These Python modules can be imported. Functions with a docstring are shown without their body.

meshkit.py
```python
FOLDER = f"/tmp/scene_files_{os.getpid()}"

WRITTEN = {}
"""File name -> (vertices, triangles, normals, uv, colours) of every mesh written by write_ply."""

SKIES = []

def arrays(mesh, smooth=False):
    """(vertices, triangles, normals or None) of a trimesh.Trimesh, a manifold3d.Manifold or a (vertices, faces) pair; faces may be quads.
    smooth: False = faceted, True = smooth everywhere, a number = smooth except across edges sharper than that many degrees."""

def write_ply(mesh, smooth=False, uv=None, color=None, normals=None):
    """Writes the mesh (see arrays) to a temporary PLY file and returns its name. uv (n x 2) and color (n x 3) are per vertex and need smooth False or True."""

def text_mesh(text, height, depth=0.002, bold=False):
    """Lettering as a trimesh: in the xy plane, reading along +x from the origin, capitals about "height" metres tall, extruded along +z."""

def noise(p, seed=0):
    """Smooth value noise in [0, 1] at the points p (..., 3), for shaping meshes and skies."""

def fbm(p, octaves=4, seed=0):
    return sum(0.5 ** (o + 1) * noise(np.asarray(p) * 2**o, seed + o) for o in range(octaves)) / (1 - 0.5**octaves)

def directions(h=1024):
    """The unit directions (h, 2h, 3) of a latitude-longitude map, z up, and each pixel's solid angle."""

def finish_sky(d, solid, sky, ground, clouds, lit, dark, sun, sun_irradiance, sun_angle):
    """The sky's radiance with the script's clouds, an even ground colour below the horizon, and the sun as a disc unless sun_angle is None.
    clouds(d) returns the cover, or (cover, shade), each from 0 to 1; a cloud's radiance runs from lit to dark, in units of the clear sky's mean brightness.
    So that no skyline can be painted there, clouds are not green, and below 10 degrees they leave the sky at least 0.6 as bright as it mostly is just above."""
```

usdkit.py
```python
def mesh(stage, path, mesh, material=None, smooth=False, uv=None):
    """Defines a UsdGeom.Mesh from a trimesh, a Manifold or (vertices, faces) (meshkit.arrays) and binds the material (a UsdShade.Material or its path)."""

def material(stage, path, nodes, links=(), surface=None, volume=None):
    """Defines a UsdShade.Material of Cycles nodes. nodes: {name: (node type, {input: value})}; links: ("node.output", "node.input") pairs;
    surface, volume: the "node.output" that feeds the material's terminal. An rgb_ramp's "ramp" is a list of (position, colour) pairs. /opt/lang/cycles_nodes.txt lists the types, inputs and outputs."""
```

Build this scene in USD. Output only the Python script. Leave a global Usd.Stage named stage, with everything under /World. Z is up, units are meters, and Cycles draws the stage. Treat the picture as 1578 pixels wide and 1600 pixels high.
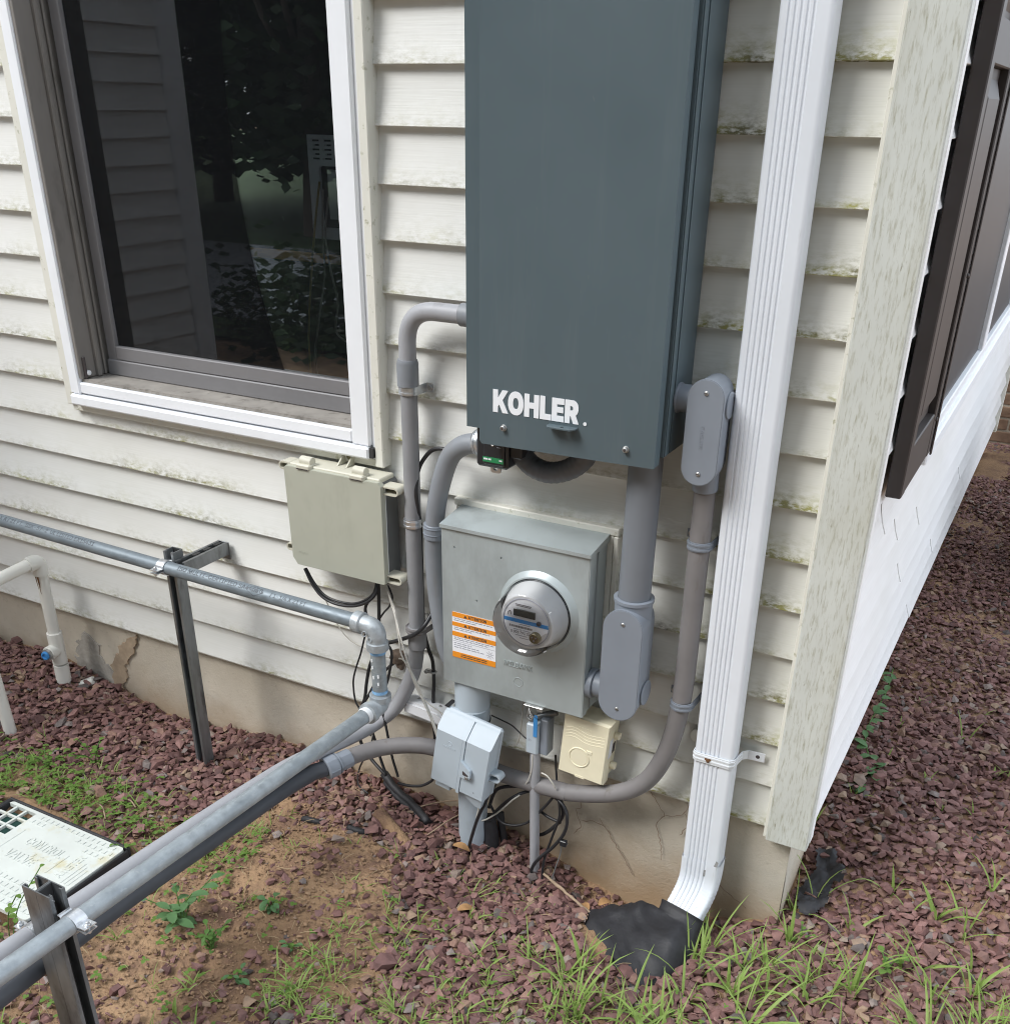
import math, glob
import numpy as np, trimesh, shapely
from shapely.geometry import Polygon, LineString, Point, box as sbox
from shapely import affinity
from pxr import Usd, UsdGeom, UsdLux, UsdShade, Gf, Sdf, Vt
import usdkit, meshkit

stage = Usd.Stage.CreateInMemory()
UsdGeom.SetStageUpAxis(stage, 'Z'); UsdGeom.SetStageMetersPerUnit(stage, 1.0)
UsdGeom.Xform.Define(stage, '/World')
RNG = np.random.default_rng(7)

# ------------------------------------------------------------------ camera
EXPOSURE = 1.33
CAM_POS = np.array((0.2891, -2.2980, 1.6974))
CAM_ROT = np.array([(0.8792946, 0.4761196, 0.0122916), (-0.2406100, 0.4217890, 0.8741858), (-0.4110325, 0.7716244, -0.4854359)])          # rows: right, up, forward
cam = UsdGeom.Camera.Define(stage, '/World/camera')
_m = Gf.Matrix4d(*CAM_ROT[0], 0, *CAM_ROT[1], 0, *(-CAM_ROT[2]), 0, *CAM_POS, 1)
cam.AddTransformOp().Set(_m)
cam.CreateHorizontalApertureAttr(36.0)
cam.CreateVerticalApertureAttr(36.0 * 1024 / 1009)
cam.CreateFocalLengthAttr(36.4719)
cam.CreateVerticalApertureOffsetAttr(5.7490)
cam.CreateClippingRangeAttr(Gf.Vec2f(0.05, 2000))
cam.CreateExposureAttr(EXPOSURE)

# ------------------------------------------------------------------ sky and sun (bright overcast, light from the front left)
SUN = np.array([-0.52, -0.66, 0.95]); SUN = SUN / np.linalg.norm(SUN)
SKY_STRENGTH = 0.086
SUN_INT, SUN_ANGLE = 0.33, 24.0
CLOUD = (7.9, 8.5, 9.3)
usdkit.material(stage, '/World/Looks/sky_overcast', {
    'sky': ('sky_texture', {'sky_type': 'single_scattering', 'sun_disc': False, 'sun_elevation': float(math.asin(SUN[2])), 'sun_rotation': float(math.atan2(SUN[0], SUN[1]))}),
    'tc': ('texture_coordinate', {}),
    'n': ('noise_texture', {'scale': 2.2, 'detail': 6.0, 'roughness': 0.6}),
    'r': ('rgb_ramp', {'ramp': [(0.30, (0.72, 0.72, 0.72)), (0.62, (0.97, 0.97, 0.97))]}),
    'cn': ('noise_texture', {'scale': 3.1, 'detail': 5.0}),
    'cr': ('rgb_ramp', {'ramp': [(0.3, tuple(c * 0.75 for c in CLOUD)), (0.7, tuple(c * 1.2 for c in CLOUD))]}),
    'mix': ('mix', {'mix_type': 'mix'}),
    'bg': ('background_shader', {'strength': SKY_STRENGTH})},
    [('tc.generated', 'n.vector'), ('n.fac', 'r.fac'), ('r.color', 'mix.fac'), ('tc.generated', 'cn.vector'), ('cn.fac', 'cr.fac'),
     ('sky.color', 'mix.color1'), ('cr.color', 'mix.color2'), ('mix.color', 'bg.color')], surface='bg.background')
dome = UsdLux.DomeLight.Define(stage, '/World/sky')
UsdShade.MaterialBindingAPI.Apply(dome.GetPrim()).Bind(UsdShade.Material.Get(stage, '/World/Looks/sky_overcast'))
dome.GetPrim().SetCustomDataByKey('kind', 'structure')
sun = UsdLux.DistantLight.Define(stage, '/World/sun')
sun.CreateIntensityAttr(SUN_INT); sun.CreateAngleAttr(SUN_ANGLE); sun.CreateNormalizeAttr(True)
sun.CreateColorAttr(Gf.Vec3f(1.0, 0.985, 0.96))
_z = SUN; _x = np.cross([0, 0, 1], _z); _x /= np.linalg.norm(_x); _y = np.cross(_z, _x)
sun.AddTransformOp().Set(Gf.Matrix4d(*_x, 0, *_y, 0, *_z, 0, 0, 0, 0, 1))

# ------------------------------------------------------------------ helpers: prims
_taken = {}
def numbered(parent, name):
    k = _taken.get((parent, name), 0); _taken[(parent, name)] = k + 1
    return f'{parent}/{name}' if k == 0 else f'{parent}/{name}_{k:03d}'
def data(prim, **kw):
    for k, v in kw.items():
        if v: prim.SetCustomDataByKey(k, v)
def thing(name, label=None, cat=None, group=None, kind=None, loc=(0, 0, 0)):
    p = numbered('/World', name)
    x = UsdGeom.Xform.Define(stage, p)
    if any(loc): x.AddTranslateOp().Set(Gf.Vec3d(*map(float, loc)))
    data(x.GetPrim(), label=label, category=cat, group=group, kind=kind)
    return p
def xpart(parent, name, label=None):
    p = numbered(parent, name); x = UsdGeom.Xform.Define(stage, p); data(x.GetPrim(), label=label); return p
def part(parent, name, mesh, mat, smooth=False, label=None, kind=None):
    p = numbered(parent, name)
    m = usdkit.mesh(stage, p, mesh, MATS[mat], smooth=smooth)
    data(m.GetPrim(), label=label, kind=kind)
    return p
def solo(name, mesh, mat, label, cat=None, group=None, kind=None, smooth=False):
    p = numbered('/World', name)
    m = usdkit.mesh(stage, p, mesh, MATS[mat], smooth=smooth)
    data(m.GetPrim(), label=label, category=cat, group=group, kind=kind)
    return p

# ------------------------------------------------------------------ helpers: shapes
V = lambda *a: np.array(a, float)
def cat(*ms):
    ms = [m for m in ms if m is not None]
    return trimesh.util.concatenate(ms)
def bx(x0, x1, y0, y1, z0, z1, b=0.0):
    lo = V(min(x0, x1), min(y0, y1), min(z0, z1)); hi = V(max(x0, x1), max(y0, y1), max(z0, z1))
    if b <= 0:
        m = trimesh.creation.box(hi - lo); m.apply_translation((lo + hi) / 2); return m
    pts = []
    for sx in (0, 1):
        for sy in (0, 1):
            for sz in (0, 1):
                c = V(*[(lo, hi)[s][i] for i, s in enumerate((sx, sy, sz))]); d = V(*[(1, -1)[s] for s in (sx, sy, sz)]) * b
                for keep in range(3):
                    q = c + d; q[keep] = c[keep]; pts.append(q)
    return trimesh.convex.convex_hull(np.array(pts))
def frame_along(pts):
    pts = np.asarray(pts, float)
    t = np.gradient(pts, axis=0); t /= np.linalg.norm(t, axis=1, keepdims=True) + 1e-12
    a = V(0, 0, 1) if abs(t[0][2]) < 0.9 else V(1, 0, 0)
    u = np.cross(t[0], a); u /= np.linalg.norm(u); us = [u]
    for i in range(1, len(pts)):
        u = us[-1] - t[i] * np.dot(us[-1], t[i]); us.append(u / np.linalg.norm(u))
    us = np.array(us); return t, us, np.cross(t, us)
def tube(pts, r, n=14, caps=True):
    pts = np.asarray(pts, float); r = np.broadcast_to(np.asarray(r, float), (len(pts),))
    t, u, w = frame_along(pts)
    a = np.linspace(0, 2 * np.pi, n, endpoint=False)
    ring = np.cos(a)[None, :, None] * u[:, None] + np.sin(a)[None, :, None] * w[:, None]
    v = (pts[:, None] + ring * r[:, None, None]).reshape(-1, 3)
    f = []
    m = len(pts)
    i = np.arange(m - 1)[:, None]; j = np.arange(n)[None, :]; k = (j + 1) % n
    A, B, C, D = i * n + j, i * n + k, (i + 1) * n + k, (i + 1) * n + j
    f = np.concatenate([np.stack([A, B, C], -1).reshape(-1, 3), np.stack([A, C, D], -1).reshape(-1, 3)])
    if caps:
        v = np.vstack([v, pts[0], pts[-1]]); c0, c1 = m * n, m * n + 1
        jj = np.arange(n); kk = (jj + 1) % n
        f = np.vstack([f, np.stack([np.full(n, c0), kk, jj], 1), np.stack([np.full(n, c1), (m - 1) * n + jj, (m - 1) * n + kk], 1)])
    return trimesh.Trimesh(v, f, process=False)
def spline(pts, per=8):
    p = np.asarray(pts, float); p = np.vstack([2 * p[0] - p[1], p, 2 * p[-1] - p[-2]]); out = []
    for i in range(1, len(p) - 2):
        s = np.linspace(0, 1, per, endpoint=False)[:, None]
        a, b, c, d = p[i - 1], p[i], p[i + 1], p[i + 2]
        out.append(0.5 * (2 * b + (c - a) * s + (2 * a - 5 * b + 4 * c - d) * s ** 2 + (3 * b - a - 3 * c + d) * s ** 3))
    return np.vstack(out + [p[-2][None]])
def fillet(pts, rad, seg=8):
    p = [V(*q) for q in pts]; out = [p[0]]
    for i in range(1, len(p) - 1):
        a, b = p[i - 1] - p[i], p[i + 1] - p[i]; la, lb = np.linalg.norm(a), np.linalg.norm(b)
        d = min(rad, la * 0.48, lb * 0.48); s, e = p[i] + a / la * d, p[i] + b / lb * d
        for t in np.linspace(0, 1, seg + 1): out.append((1 - t) ** 2 * s + 2 * t * (1 - t) * p[i] + t * t * e)
    out.append(p[-1]); return np.array(out)
def resample(pts, step):
    pts = np.asarray(pts, float); d = np.r_[0, np.cumsum(np.linalg.norm(np.diff(pts, axis=0), axis=1))]
    s = np.linspace(0, d[-1], max(2, int(d[-1] / step) + 1)); return np.stack([np.interp(s, d, pts[:, k]) for k in range(3)], 1)
def facing(poly, y0, y1):
    """Polygon in (x, z), extruded from y0 (front) to y1 (back)."""
    ms = []
    for g in getattr(poly, 'geoms', [poly]):
        m = trimesh.creation.extrude_polygon(g, abs(y1 - y0), engine='earcut')
        v = m.vertices.copy(); m.vertices = np.stack([v[:, 0], max(y0, y1) - v[:, 2], v[:, 1]], 1); ms.append(m)
    return cat(*ms)
def stadium(x, z0, z1, w):
    return LineString([(x, z0 + w / 2), (x, z1 - w / 2)]).buffer(w / 2, quad_segs=10)
def rrect(x0, x1, z0, z1, r):
    return sbox(x0 + r, z0 + r, x1 - r, z1 - r).buffer(r, quad_segs=5)
def lathe(prof, org, axis, n=32):
    """prof: (distance along axis, radius) pairs."""
    prof = np.array(prof, float); axis = V(*axis) / np.linalg.norm(axis)
    a = V(0, 0, 1) if abs(axis[2]) < 0.9 else V(1, 0, 0)
    u = np.cross(axis, a); u /= np.linalg.norm(u); w = np.cross(axis, u)
    th = np.linspace(0, 2 * np.pi, n, endpoint=False)
    ring = np.cos(th)[:, None] * u + np.sin(th)[:, None] * w
    v = (V(*org) + prof[:, 0][:, None, None] * axis + prof[:, 1][:, None, None] * ring[None]).reshape(-1, 3)
    i = np.arange(len(prof) - 1)[:, None]; j = np.arange(n)[None]; k = (j + 1) % n
    A, B, C, D = i * n + j, i * n + k, (i + 1) * n + k, (i + 1) * n + j
    f = np.concatenate([np.stack([A, B, C], -1).reshape(-1, 3), np.stack([A, C, D], -1).reshape(-1, 3)])
    return trimesh.Trimesh(v, f, process=False)
def cyl(p0, p1, r, n=24, b=None):
    p0, p1 = V(*p0), V(*p1); L = np.linalg.norm(p1 - p0); b = min(0.0015, r * 0.3, L * 0.3) if b is None else b
    return lathe([(0, 0), (0, r - b), (b, r), (L - b, r), (L, r - b), (L, 0)], p0, (p1 - p0) / L, n)
def torus(org, axis, R, r, n=24, m=8):
    a = np.linspace(0, 2 * np.pi, m + 1)
    return lathe(np.stack([np.sin(a) * r, R + np.cos(a) * r], 1), org, axis, n)
def hexhead(p, axis, r, h):
    return lathe([(0, 0), (0, r), (h * 0.8, r), (h, r * 0.8), (h, 0)], p, axis, 6)
def screw(p, axis, r, h):
    return lathe([(0, 0), (0, r), (h * 0.5, r), (h, r * 0.6), (h, 0)], p, axis, 12)
_FONT = glob.glob('/opt/blender-*/*/datafiles/fonts/Inter.woff2')[0]
def letters(text, height, weight=700, res=64, width=None):
    """Lettering as shapely shapes in (x, y), from the origin along +x, capitals 'height' tall; width rescales the whole run."""
    from PIL import Image, ImageDraw, ImageFont
    f = ImageFont.truetype(_FONT, res)
    f.set_variation_by_axes([14, weight])
    x0, y0, x1, y1 = f.getbbox(text, anchor='ls')
    im = Image.new('L', (x1 - x0 + 8, y1 - y0 + 8)); ImageDraw.Draw(im).text((4 - x0, 4 - y0), text, 255, f, anchor='ls')
    on = np.pad(np.asarray(im) > 127, ((0, 0), (1, 1))).astype(np.int8)
    rows, st = np.nonzero(np.diff(on, axis=1) == 1); en = np.nonzero(np.diff(on, axis=1) == -1)[1]
    shape = shapely.union_all(shapely.box(st, -rows - 1, en, -rows)).buffer(0.6).buffer(-0.6).simplify(0.7)
    s = height / (res * 0.727); sx = s if width is None else width / (x1 - x0)
    return affinity.affine_transform(shape, [sx, 0, 0, s, -4 * sx, (4 - y0) * s])
def sign(text, x, z, y, height, weight=700, width=None, depth=0.0006, rot=0.0, res=64):
    g = affinity.translate(affinity.rotate(letters(text, height, weight, res, width), rot, origin=(0, 0)), x, z)
    return facing(g, y - depth, y)
def ngrid(v, scale, amp, seed=0):
    return (meshkit.fbm(np.asarray(v) * scale + 50.0, 3, seed) - 0.5) * 2 * amp
def roty(m, ang, org):
    m.apply_transform(trimesh.transformations.rotation_matrix(ang, [0, 1, 0], org)); return m

# ------------------------------------------------------------------ materials
MATS = {}
def M(name, col, rough=0.5, metal=0.0, var=0.12, scale=6.0, col2=None, stretch=(1, 1, 1), bump=0.0, bscale=300.0, spec=0.5, detail=5.0, bdist=0.002, extra=None, rvar=0.0):
    col = np.array(col, float); a = col * (1 - var); b = np.array(col2, float) if col2 is not None else col * (1 + var)
    nodes = {'g': ('geometry', {}), 'mp': ('mapping', {'scale': stretch}), 'n': ('noise_texture', {'scale': scale, 'detail': detail, 'roughness': 0.6}),
             'r': ('rgb_ramp', {'ramp': [(0.3, tuple(a)), (0.7, tuple(b))]}),
             'p': ('principled_bsdf', {'roughness': rough, 'metallic': metal, 'specular_ior_level': spec})}
    links = [('g.position', 'mp.vector'), ('mp.vector', 'n.vector'), ('n.fac', 'r.fac')]
    out = 'r.color'
    for i, (kind, c, nscale, lo, hi, st) in enumerate(extra or []):     # stains of their own shape laid over the colour
        nodes[f'em{i}'] = ('mapping', {'scale': st, 'location': (3.7 * i + 1.3, 1.1, 0.4)}); nodes[f'en{i}'] = ('noise_texture', {'scale': nscale, 'detail': 6.0, 'roughness': 0.65})
        nodes[f'er{i}'] = ('rgb_ramp', {'ramp': [(lo, (0, 0, 0)), (hi, (1, 1, 1))]}); nodes[f'ex{i}'] = ('mix', {'mix_type': 'mix', 'color2': c})
        links += [('g.position', f'em{i}.vector'), (f'em{i}.vector', f'en{i}.vector'), (f'en{i}.fac', f'er{i}.fac'), (f'er{i}.color', f'ex{i}.fac'), (out, f'ex{i}.color1')]; out = f'ex{i}.color'
    links.append((out, 'p.base_color'))
    if rvar:
        nodes['rr'] = ('map_range', {'from_min': 0.3, 'from_max': 0.7, 'to_min': rough - rvar, 'to_max': rough + rvar}); links += [('n.fac', 'rr.value'), ('rr.result', 'p.roughness')]
    if bump:
        nodes['bn'] = ('noise_texture', {'scale': bscale, 'detail': 3.0}); nodes['bp'] = ('bump', {'strength': bump, 'distance': bdist})
        links += [('mp.vector', 'bn.vector'), ('bn.fac', 'bp.height'), ('bp.normal', 'p.normal')]
    MATS[name] = usdkit.material(stage, f'/World/Looks/{name}', nodes, links, surface='p.BSDF')

COURSE = 0.127
def siding_material(name, base, algae_amt, strong):
    """Vinyl with fine wood grain; algae grows along the drip edge of each course, more of it on the damp right-hand stretch."""
    nodes = {'g': ('geometry', {}), 's': ('separate_xyz', {}), 'dz': ('math', {'math_type': 'divide', 'value2': COURSE}), 'ofs': ('math', {'math_type': 'add', 'value2': 100.0}), 'fr': ('math', {'math_type': 'fraction'}),
             'edge': ('rgb_ramp', {'ramp': [(0.0, (1, 1, 1)), (0.05, (0.85, 0.85, 0.85)), (0.14, (0.42, 0.42, 0.42)), (0.30, (0.16, 0.16, 0.16)), (0.60, (0.0, 0.0, 0.0)), (1.0, (0, 0, 0))]}),
             'n1': ('noise_texture', {'scale': 2.6, 'detail': 4.0, 'roughness': 0.6}), 'r1': ('rgb_ramp', {'ramp': [(0.40, (0.05, 0.05, 0.05)), (0.62, (1, 1, 1))]}),
             'n2m': ('mapping', {'scale': (1, 1, 2.2)}), 'n2': ('noise_texture', {'scale': 42.0, 'detail': 7.0, 'roughness': 0.68}), 'r2': ('rgb_ramp', {'ramp': [(0.40, (0, 0, 0)), (0.66, (1, 1, 1))]}),
             'damp': ('map_range', {'from_min': -0.62, 'from_max': -0.30, 'to_min': algae_amt, 'to_max': strong, 'clamp': True}),
             'm1': ('math', {'math_type': 'multiply'}), 'm2': ('math', {'math_type': 'multiply'}), 'm3': ('math', {'math_type': 'multiply', 'use_clamp': True}),
             'gm': ('mapping', {'scale': (6, 6, 260)}), 'gn': ('noise_texture', {'scale': 1.0, 'detail': 4.0}),
             'gr': ('rgb_ramp', {'ramp': [(0.3, tuple(np.array(base) * 0.95)), (0.7, base)]}),
             'hz': ('noise_texture', {'scale': 1.1, 'detail': 5.0, 'roughness': 0.65}), 'hr': ('rgb_ramp', {'ramp': [(0.45, (0, 0, 0)), (0.80, (0.20, 0.20, 0.20))]}),
             'hm': ('mix', {'mix_type': 'mix', 'color2': (0.46, 0.46, 0.36)}), 'dm': ('map_range', {'from_min': -0.62, 'from_max': -0.34, 'to_min': 0.0, 'to_max': 0.62 if strong > 1 else 0.0, 'clamp': True}), 'dn': ('math', {'math_type': 'multiply', 'use_clamp': True}), 'dx': ('mix', {'mix_type': 'mix', 'color2': (0.40, 0.395, 0.29)}),
             'cn': ('noise_texture', {'scale': 9.0, 'detail': 3.0}), 'cr': ('rgb_ramp', {'ramp': [(0.35, (0.33, 0.32, 0.10)), (0.55, (0.23, 0.22, 0.10)), (0.7, (0.10, 0.095, 0.065))]}),
             'mx': ('mix', {'mix_type': 'mix'}), 'bp': ('bump', {'strength': 0.25, 'distance': 0.0015}),
             'p': ('principled_bsdf', {'roughness': 0.42, 'specular_ior_level': 0.4})}
    links = [('g.position', 's.vector'), ('s.z', 'dz.value1'), ('dz.value', 'ofs.value1'), ('ofs.value', 'fr.value1'), ('fr.value', 'edge.fac'),
             ('g.position', 'n1.vector'), ('n1.fac', 'r1.fac'), ('g.position', 'n2m.vector'), ('n2m.vector', 'n2.vector'), ('n2.fac', 'r2.fac'), ('s.x', 'damp.value'),
             ('edge.color', 'm1.value1'), ('r1.color', 'm1.value2'), ('m1.value', 'm2.value1'), ('r2.color', 'm2.value2'), ('m2.value', 'm3.value1'), ('damp.result', 'm3.value2'),
             ('g.position', 'gm.vector'), ('gm.vector', 'gn.vector'), ('gn.fac', 'gr.fac'), ('g.position', 'hz.vector'), ('hz.fac', 'hr.fac'), ('hr.color', 'hm.fac'), ('gr.color', 'hm.color1'),
             ('g.position', 'cn.vector'), ('cn.fac', 'cr.fac'), ('m3.value', 'mx.fac'), ('s.x', 'dm.value'), ('dm.result', 'dn.value1'), ('hz.fac', 'dn.value2'), ('dn.value', 'dx.fac'), ('hm.color', 'dx.color1'), ('dx.color', 'mx.color1'), ('cr.color', 'mx.color2'), ('mx.color', 'p.base_color'),
             ('gn.fac', 'bp.height'), ('bp.normal', 'p.normal')]
    MATS[name] = usdkit.material(stage, f'/World/Looks/{name}', nodes, links, surface='p.BSDF')
siding_material('siding_vinyl', (0.77, 0.772, 0.745), 1.25, 3.0)
siding_material('siding_vinyl_clean', (0.87, 0.87, 0.87), 0.0, 0.0)

M('corner_vinyl', (0.56, 0.58, 0.545), 0.5, var=0.05, scale=4, extra=[('s', (0.45, 0.45, 0.38), 2.6, 0.48, 0.80, (3, 3, 0.8)), ('s', (0.30, 0.29, 0.21), 70.0, 0.50, 0.76, (2.5, 2.5, 0.35)), ('s', (0.24, 0.23, 0.17), 90.0, 0.63, 0.74, (1.6, 1.6, 0.30))], bump=0.15, bscale=90, stretch=(4, 4, 1))
M('white_vinyl', (0.82, 0.84, 0.87), 0.35, var=0.03)
M('cream_vinyl', (0.72, 0.71, 0.64), 0.4, var=0.05, extra=[('s', (0.22, 0.22, 0.08), 40.0, 0.60, 0.78, (1, 1, 1))])
M('taupe_vinyl', (0.20, 0.185, 0.17), 0.5, var=0.12, scale=5, stretch=(1, 1, 0.3), extra=[('s', (0.09, 0.085, 0.075), 12.0, 0.5, 0.8, (1, 1, 0.4))])
M('sash_vinyl', (0.19, 0.185, 0.19), 0.45, var=0.06, scale=5)
M('sill_dirty', (0.27, 0.25, 0.225), 0.6, var=0.2, scale=14, extra=[('s', (0.10, 0.09, 0.075), 30.0, 0.55, 0.75, (1, 1, 1))])
MATS['concrete'] = usdkit.material(stage, '/World/Looks/concrete', {
    'g': ('geometry', {}), 's': ('separate_xyz', {}), 'n': ('noise_texture', {'scale': 3.5, 'detail': 6.0, 'roughness': 0.6}), 'r': ('rgb_ramp', {'ramp': [(0.3, (0.50, 0.445, 0.36)), (0.7, (0.61, 0.55, 0.455))]}),
    'n2': ('noise_texture', {'scale': 55.0, 'detail': 5.0, 'roughness': 0.7}), 'r2': ('rgb_ramp', {'ramp': [(0.58, (0, 0, 0)), (0.74, (0.6, 0.6, 0.6))]}), 'm2': ('mix', {'mix_type': 'mix', 'color2': (0.36, 0.31, 0.24)}),
    'n3': ('noise_texture', {'scale': 7.0, 'detail': 6.0, 'roughness': 0.65}), 'zz': ('math', {'math_type': 'multiply_add', 'value2': 0.22}), 'zr': ('map_range', {'from_min': -0.30, 'from_max': -0.06, 'to_min': 0.90, 'to_max': 0.0, 'clamp': True}), 'm3': ('mix', {'mix_type': 'mix', 'color2': (0.36, 0.245, 0.14)}),
    'n4': ('noise_texture', {'scale': 2.1, 'detail': 6.0, 'roughness': 0.6}), 'r4': ('rgb_ramp', {'ramp': [(0.48, (0, 0, 0)), (0.70, (0.55, 0.55, 0.55))]}), 'm4': ('mix', {'mix_type': 'mix', 'color2': (0.35, 0.33, 0.29)}),
    'bn': ('noise_texture', {'scale': 110.0, 'detail': 5.0, 'roughness': 0.7}), 'bp': ('bump', {'strength': 0.6, 'distance': 0.004}), 'p': ('principled_bsdf', {'roughness': 0.92, 'specular_ior_level': 0.3})},
    [('g.position', x + '.vector') for x in ('s', 'n', 'n2', 'n3', 'n4', 'bn')] + [('n.fac', 'r.fac'), ('n2.fac', 'r2.fac'), ('r2.color', 'm2.fac'), ('r.color', 'm2.color1'), ('n4.fac', 'r4.fac'), ('r4.color', 'm4.fac'), ('m2.color', 'm4.color1'),
     ('n3.fac', 'zz.value1'), ('s.z', 'zz.value3'), ('zz.value', 'zr.value'), ('zr.result', 'm3.fac'), ('m4.color', 'm3.color1'), ('m3.color', 'p.base_color'), ('bn.fac', 'bp.height'), ('bp.normal', 'p.normal')], surface='p.BSDF')
M('concrete_stain', (0.37, 0.345, 0.305), 0.95, var=0.25, scale=20, bump=0.5, bscale=90, bdist=0.006)
M('brown_stain', (0.37, 0.285, 0.20), 0.95, var=0.25, scale=25)
M('worn_metal', (0.33, 0.33, 0.33), 0.6, metal=0.3, var=0.25, scale=60)
M('soil_crumb', (0.26, 0.16, 0.09), 0.95, var=0.3, scale=15, col2=(0.37, 0.24, 0.145))
M('crack_dark', (0.25, 0.18, 0.13), 0.95, var=0.2, scale=60)
M('cabinet_paint', (0.080, 0.109, 0.123), 0.40, var=0.05, scale=2.2, bump=0.12, bscale=900, bdist=0.0006, rvar=0.06, extra=[('s', (0.105, 0.132, 0.145), 5.0, 0.55, 0.85, (2.5, 2.5, 0.25)), ('s', (0.125, 0.145, 0.15), 60.0, 0.70, 0.80, (1, 1, 0.5))])
M('logo_white', (0.78, 0.80, 0.83), 0.4, var=0.02)
M('meter_grey', (0.39, 0.435, 0.44), 0.42, metal=0.25, var=0.08, scale=5, extra=[('s', (0.25, 0.265, 0.265), 4.5, 0.5, 0.8, (1, 1, 0.5)), ('s', (0.47, 0.50, 0.51), 7.0, 0.62, 0.82, (1.4, 1, 0.4))], rvar=0.1)
M('meter_grey_dark', (0.27, 0.295, 0.30), 0.5, metal=0.2, var=0.12, scale=6, stretch=(1, 1, 0.5))
M('conduit_riser', (0.175, 0.190, 0.212), 0.5, var=0.07, scale=6, extra=[('s', (0.15, 0.155, 0.17), 7.0, 0.55, 0.8, (1, 1, 0.2))])
M('conduit_run', (0.255, 0.257, 0.268), 0.55, var=0.10, scale=8, extra=[('s', (0.17, 0.165, 0.165), 16.0, 0.5, 0.72, (1, 1, 0.12))])
M('conduit_grey', (0.225, 0.240, 0.262), 0.5, var=0.08, scale=8, extra=[('s', (0.22, 0.21, 0.20), 10.0, 0.56, 0.76, (1, 1, 0.25))])
M('conduit_pale', (0.34, 0.345, 0.365), 0.5, var=0.06, scale=8, extra=[('s', (0.25, 0.25, 0.26), 14.0, 0.6, 0.76, (1, 0.3, 1))])
M('conduit_weathered', (0.195, 0.185, 0.185), 0.6, var=0.10, scale=8, extra=[('s', (0.15, 0.135, 0.12), 22.0, 0.62, 0.74, (1, 1, 0.25))])
M('conduit_dark', (0.050, 0.055, 0.065), 0.5, var=0.12, scale=10)
M('fitting_grey', (0.215, 0.240, 0.278), 0.45, var=0.05, scale=7)
M('nid_grey', (0.42, 0.48, 0.53), 0.45, var=0.05, scale=6, extra=[('s', (0.33, 0.35, 0.36), 9.0, 0.58, 0.8, (1, 1, 0.6))])
M('beige_plastic', (0.405, 0.41, 0.34), 0.5, var=0.05, scale=5, extra=[('s', (0.33, 0.33, 0.27), 8.0, 0.55, 0.8, (1, 1, 0.4))])
M('beige_pale', (0.54, 0.52, 0.43), 0.5, var=0.05, scale=9)
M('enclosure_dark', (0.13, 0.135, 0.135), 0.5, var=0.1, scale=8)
M('cream_plastic', (0.80, 0.745, 0.56), 0.45, var=0.05, scale=10)
M('bright_plastic', (0.78, 0.79, 0.81), 0.4, var=0.03)
M('black_rubber', (0.018, 0.018, 0.021), 0.62, var=0.3, scale=30, bump=0.3, bscale=120, bdist=0.003)
M('black_cable', (0.018, 0.018, 0.02), 0.4, var=0.15)
M('white_cable', (0.52, 0.50, 0.45), 0.5, var=0.12, scale=20)
M('yellow_cable', (0.42, 0.33, 0.12), 0.5, var=0.12, scale=20)
M('black_plastic', (0.018, 0.019, 0.022), 0.38, var=0.1)
M('green_print', (0.02, 0.22, 0.08), 0.5, var=0.05)
M('zinc', (0.62, 0.64, 0.66), 0.35, metal=0.9, var=0.15, scale=40)
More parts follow.
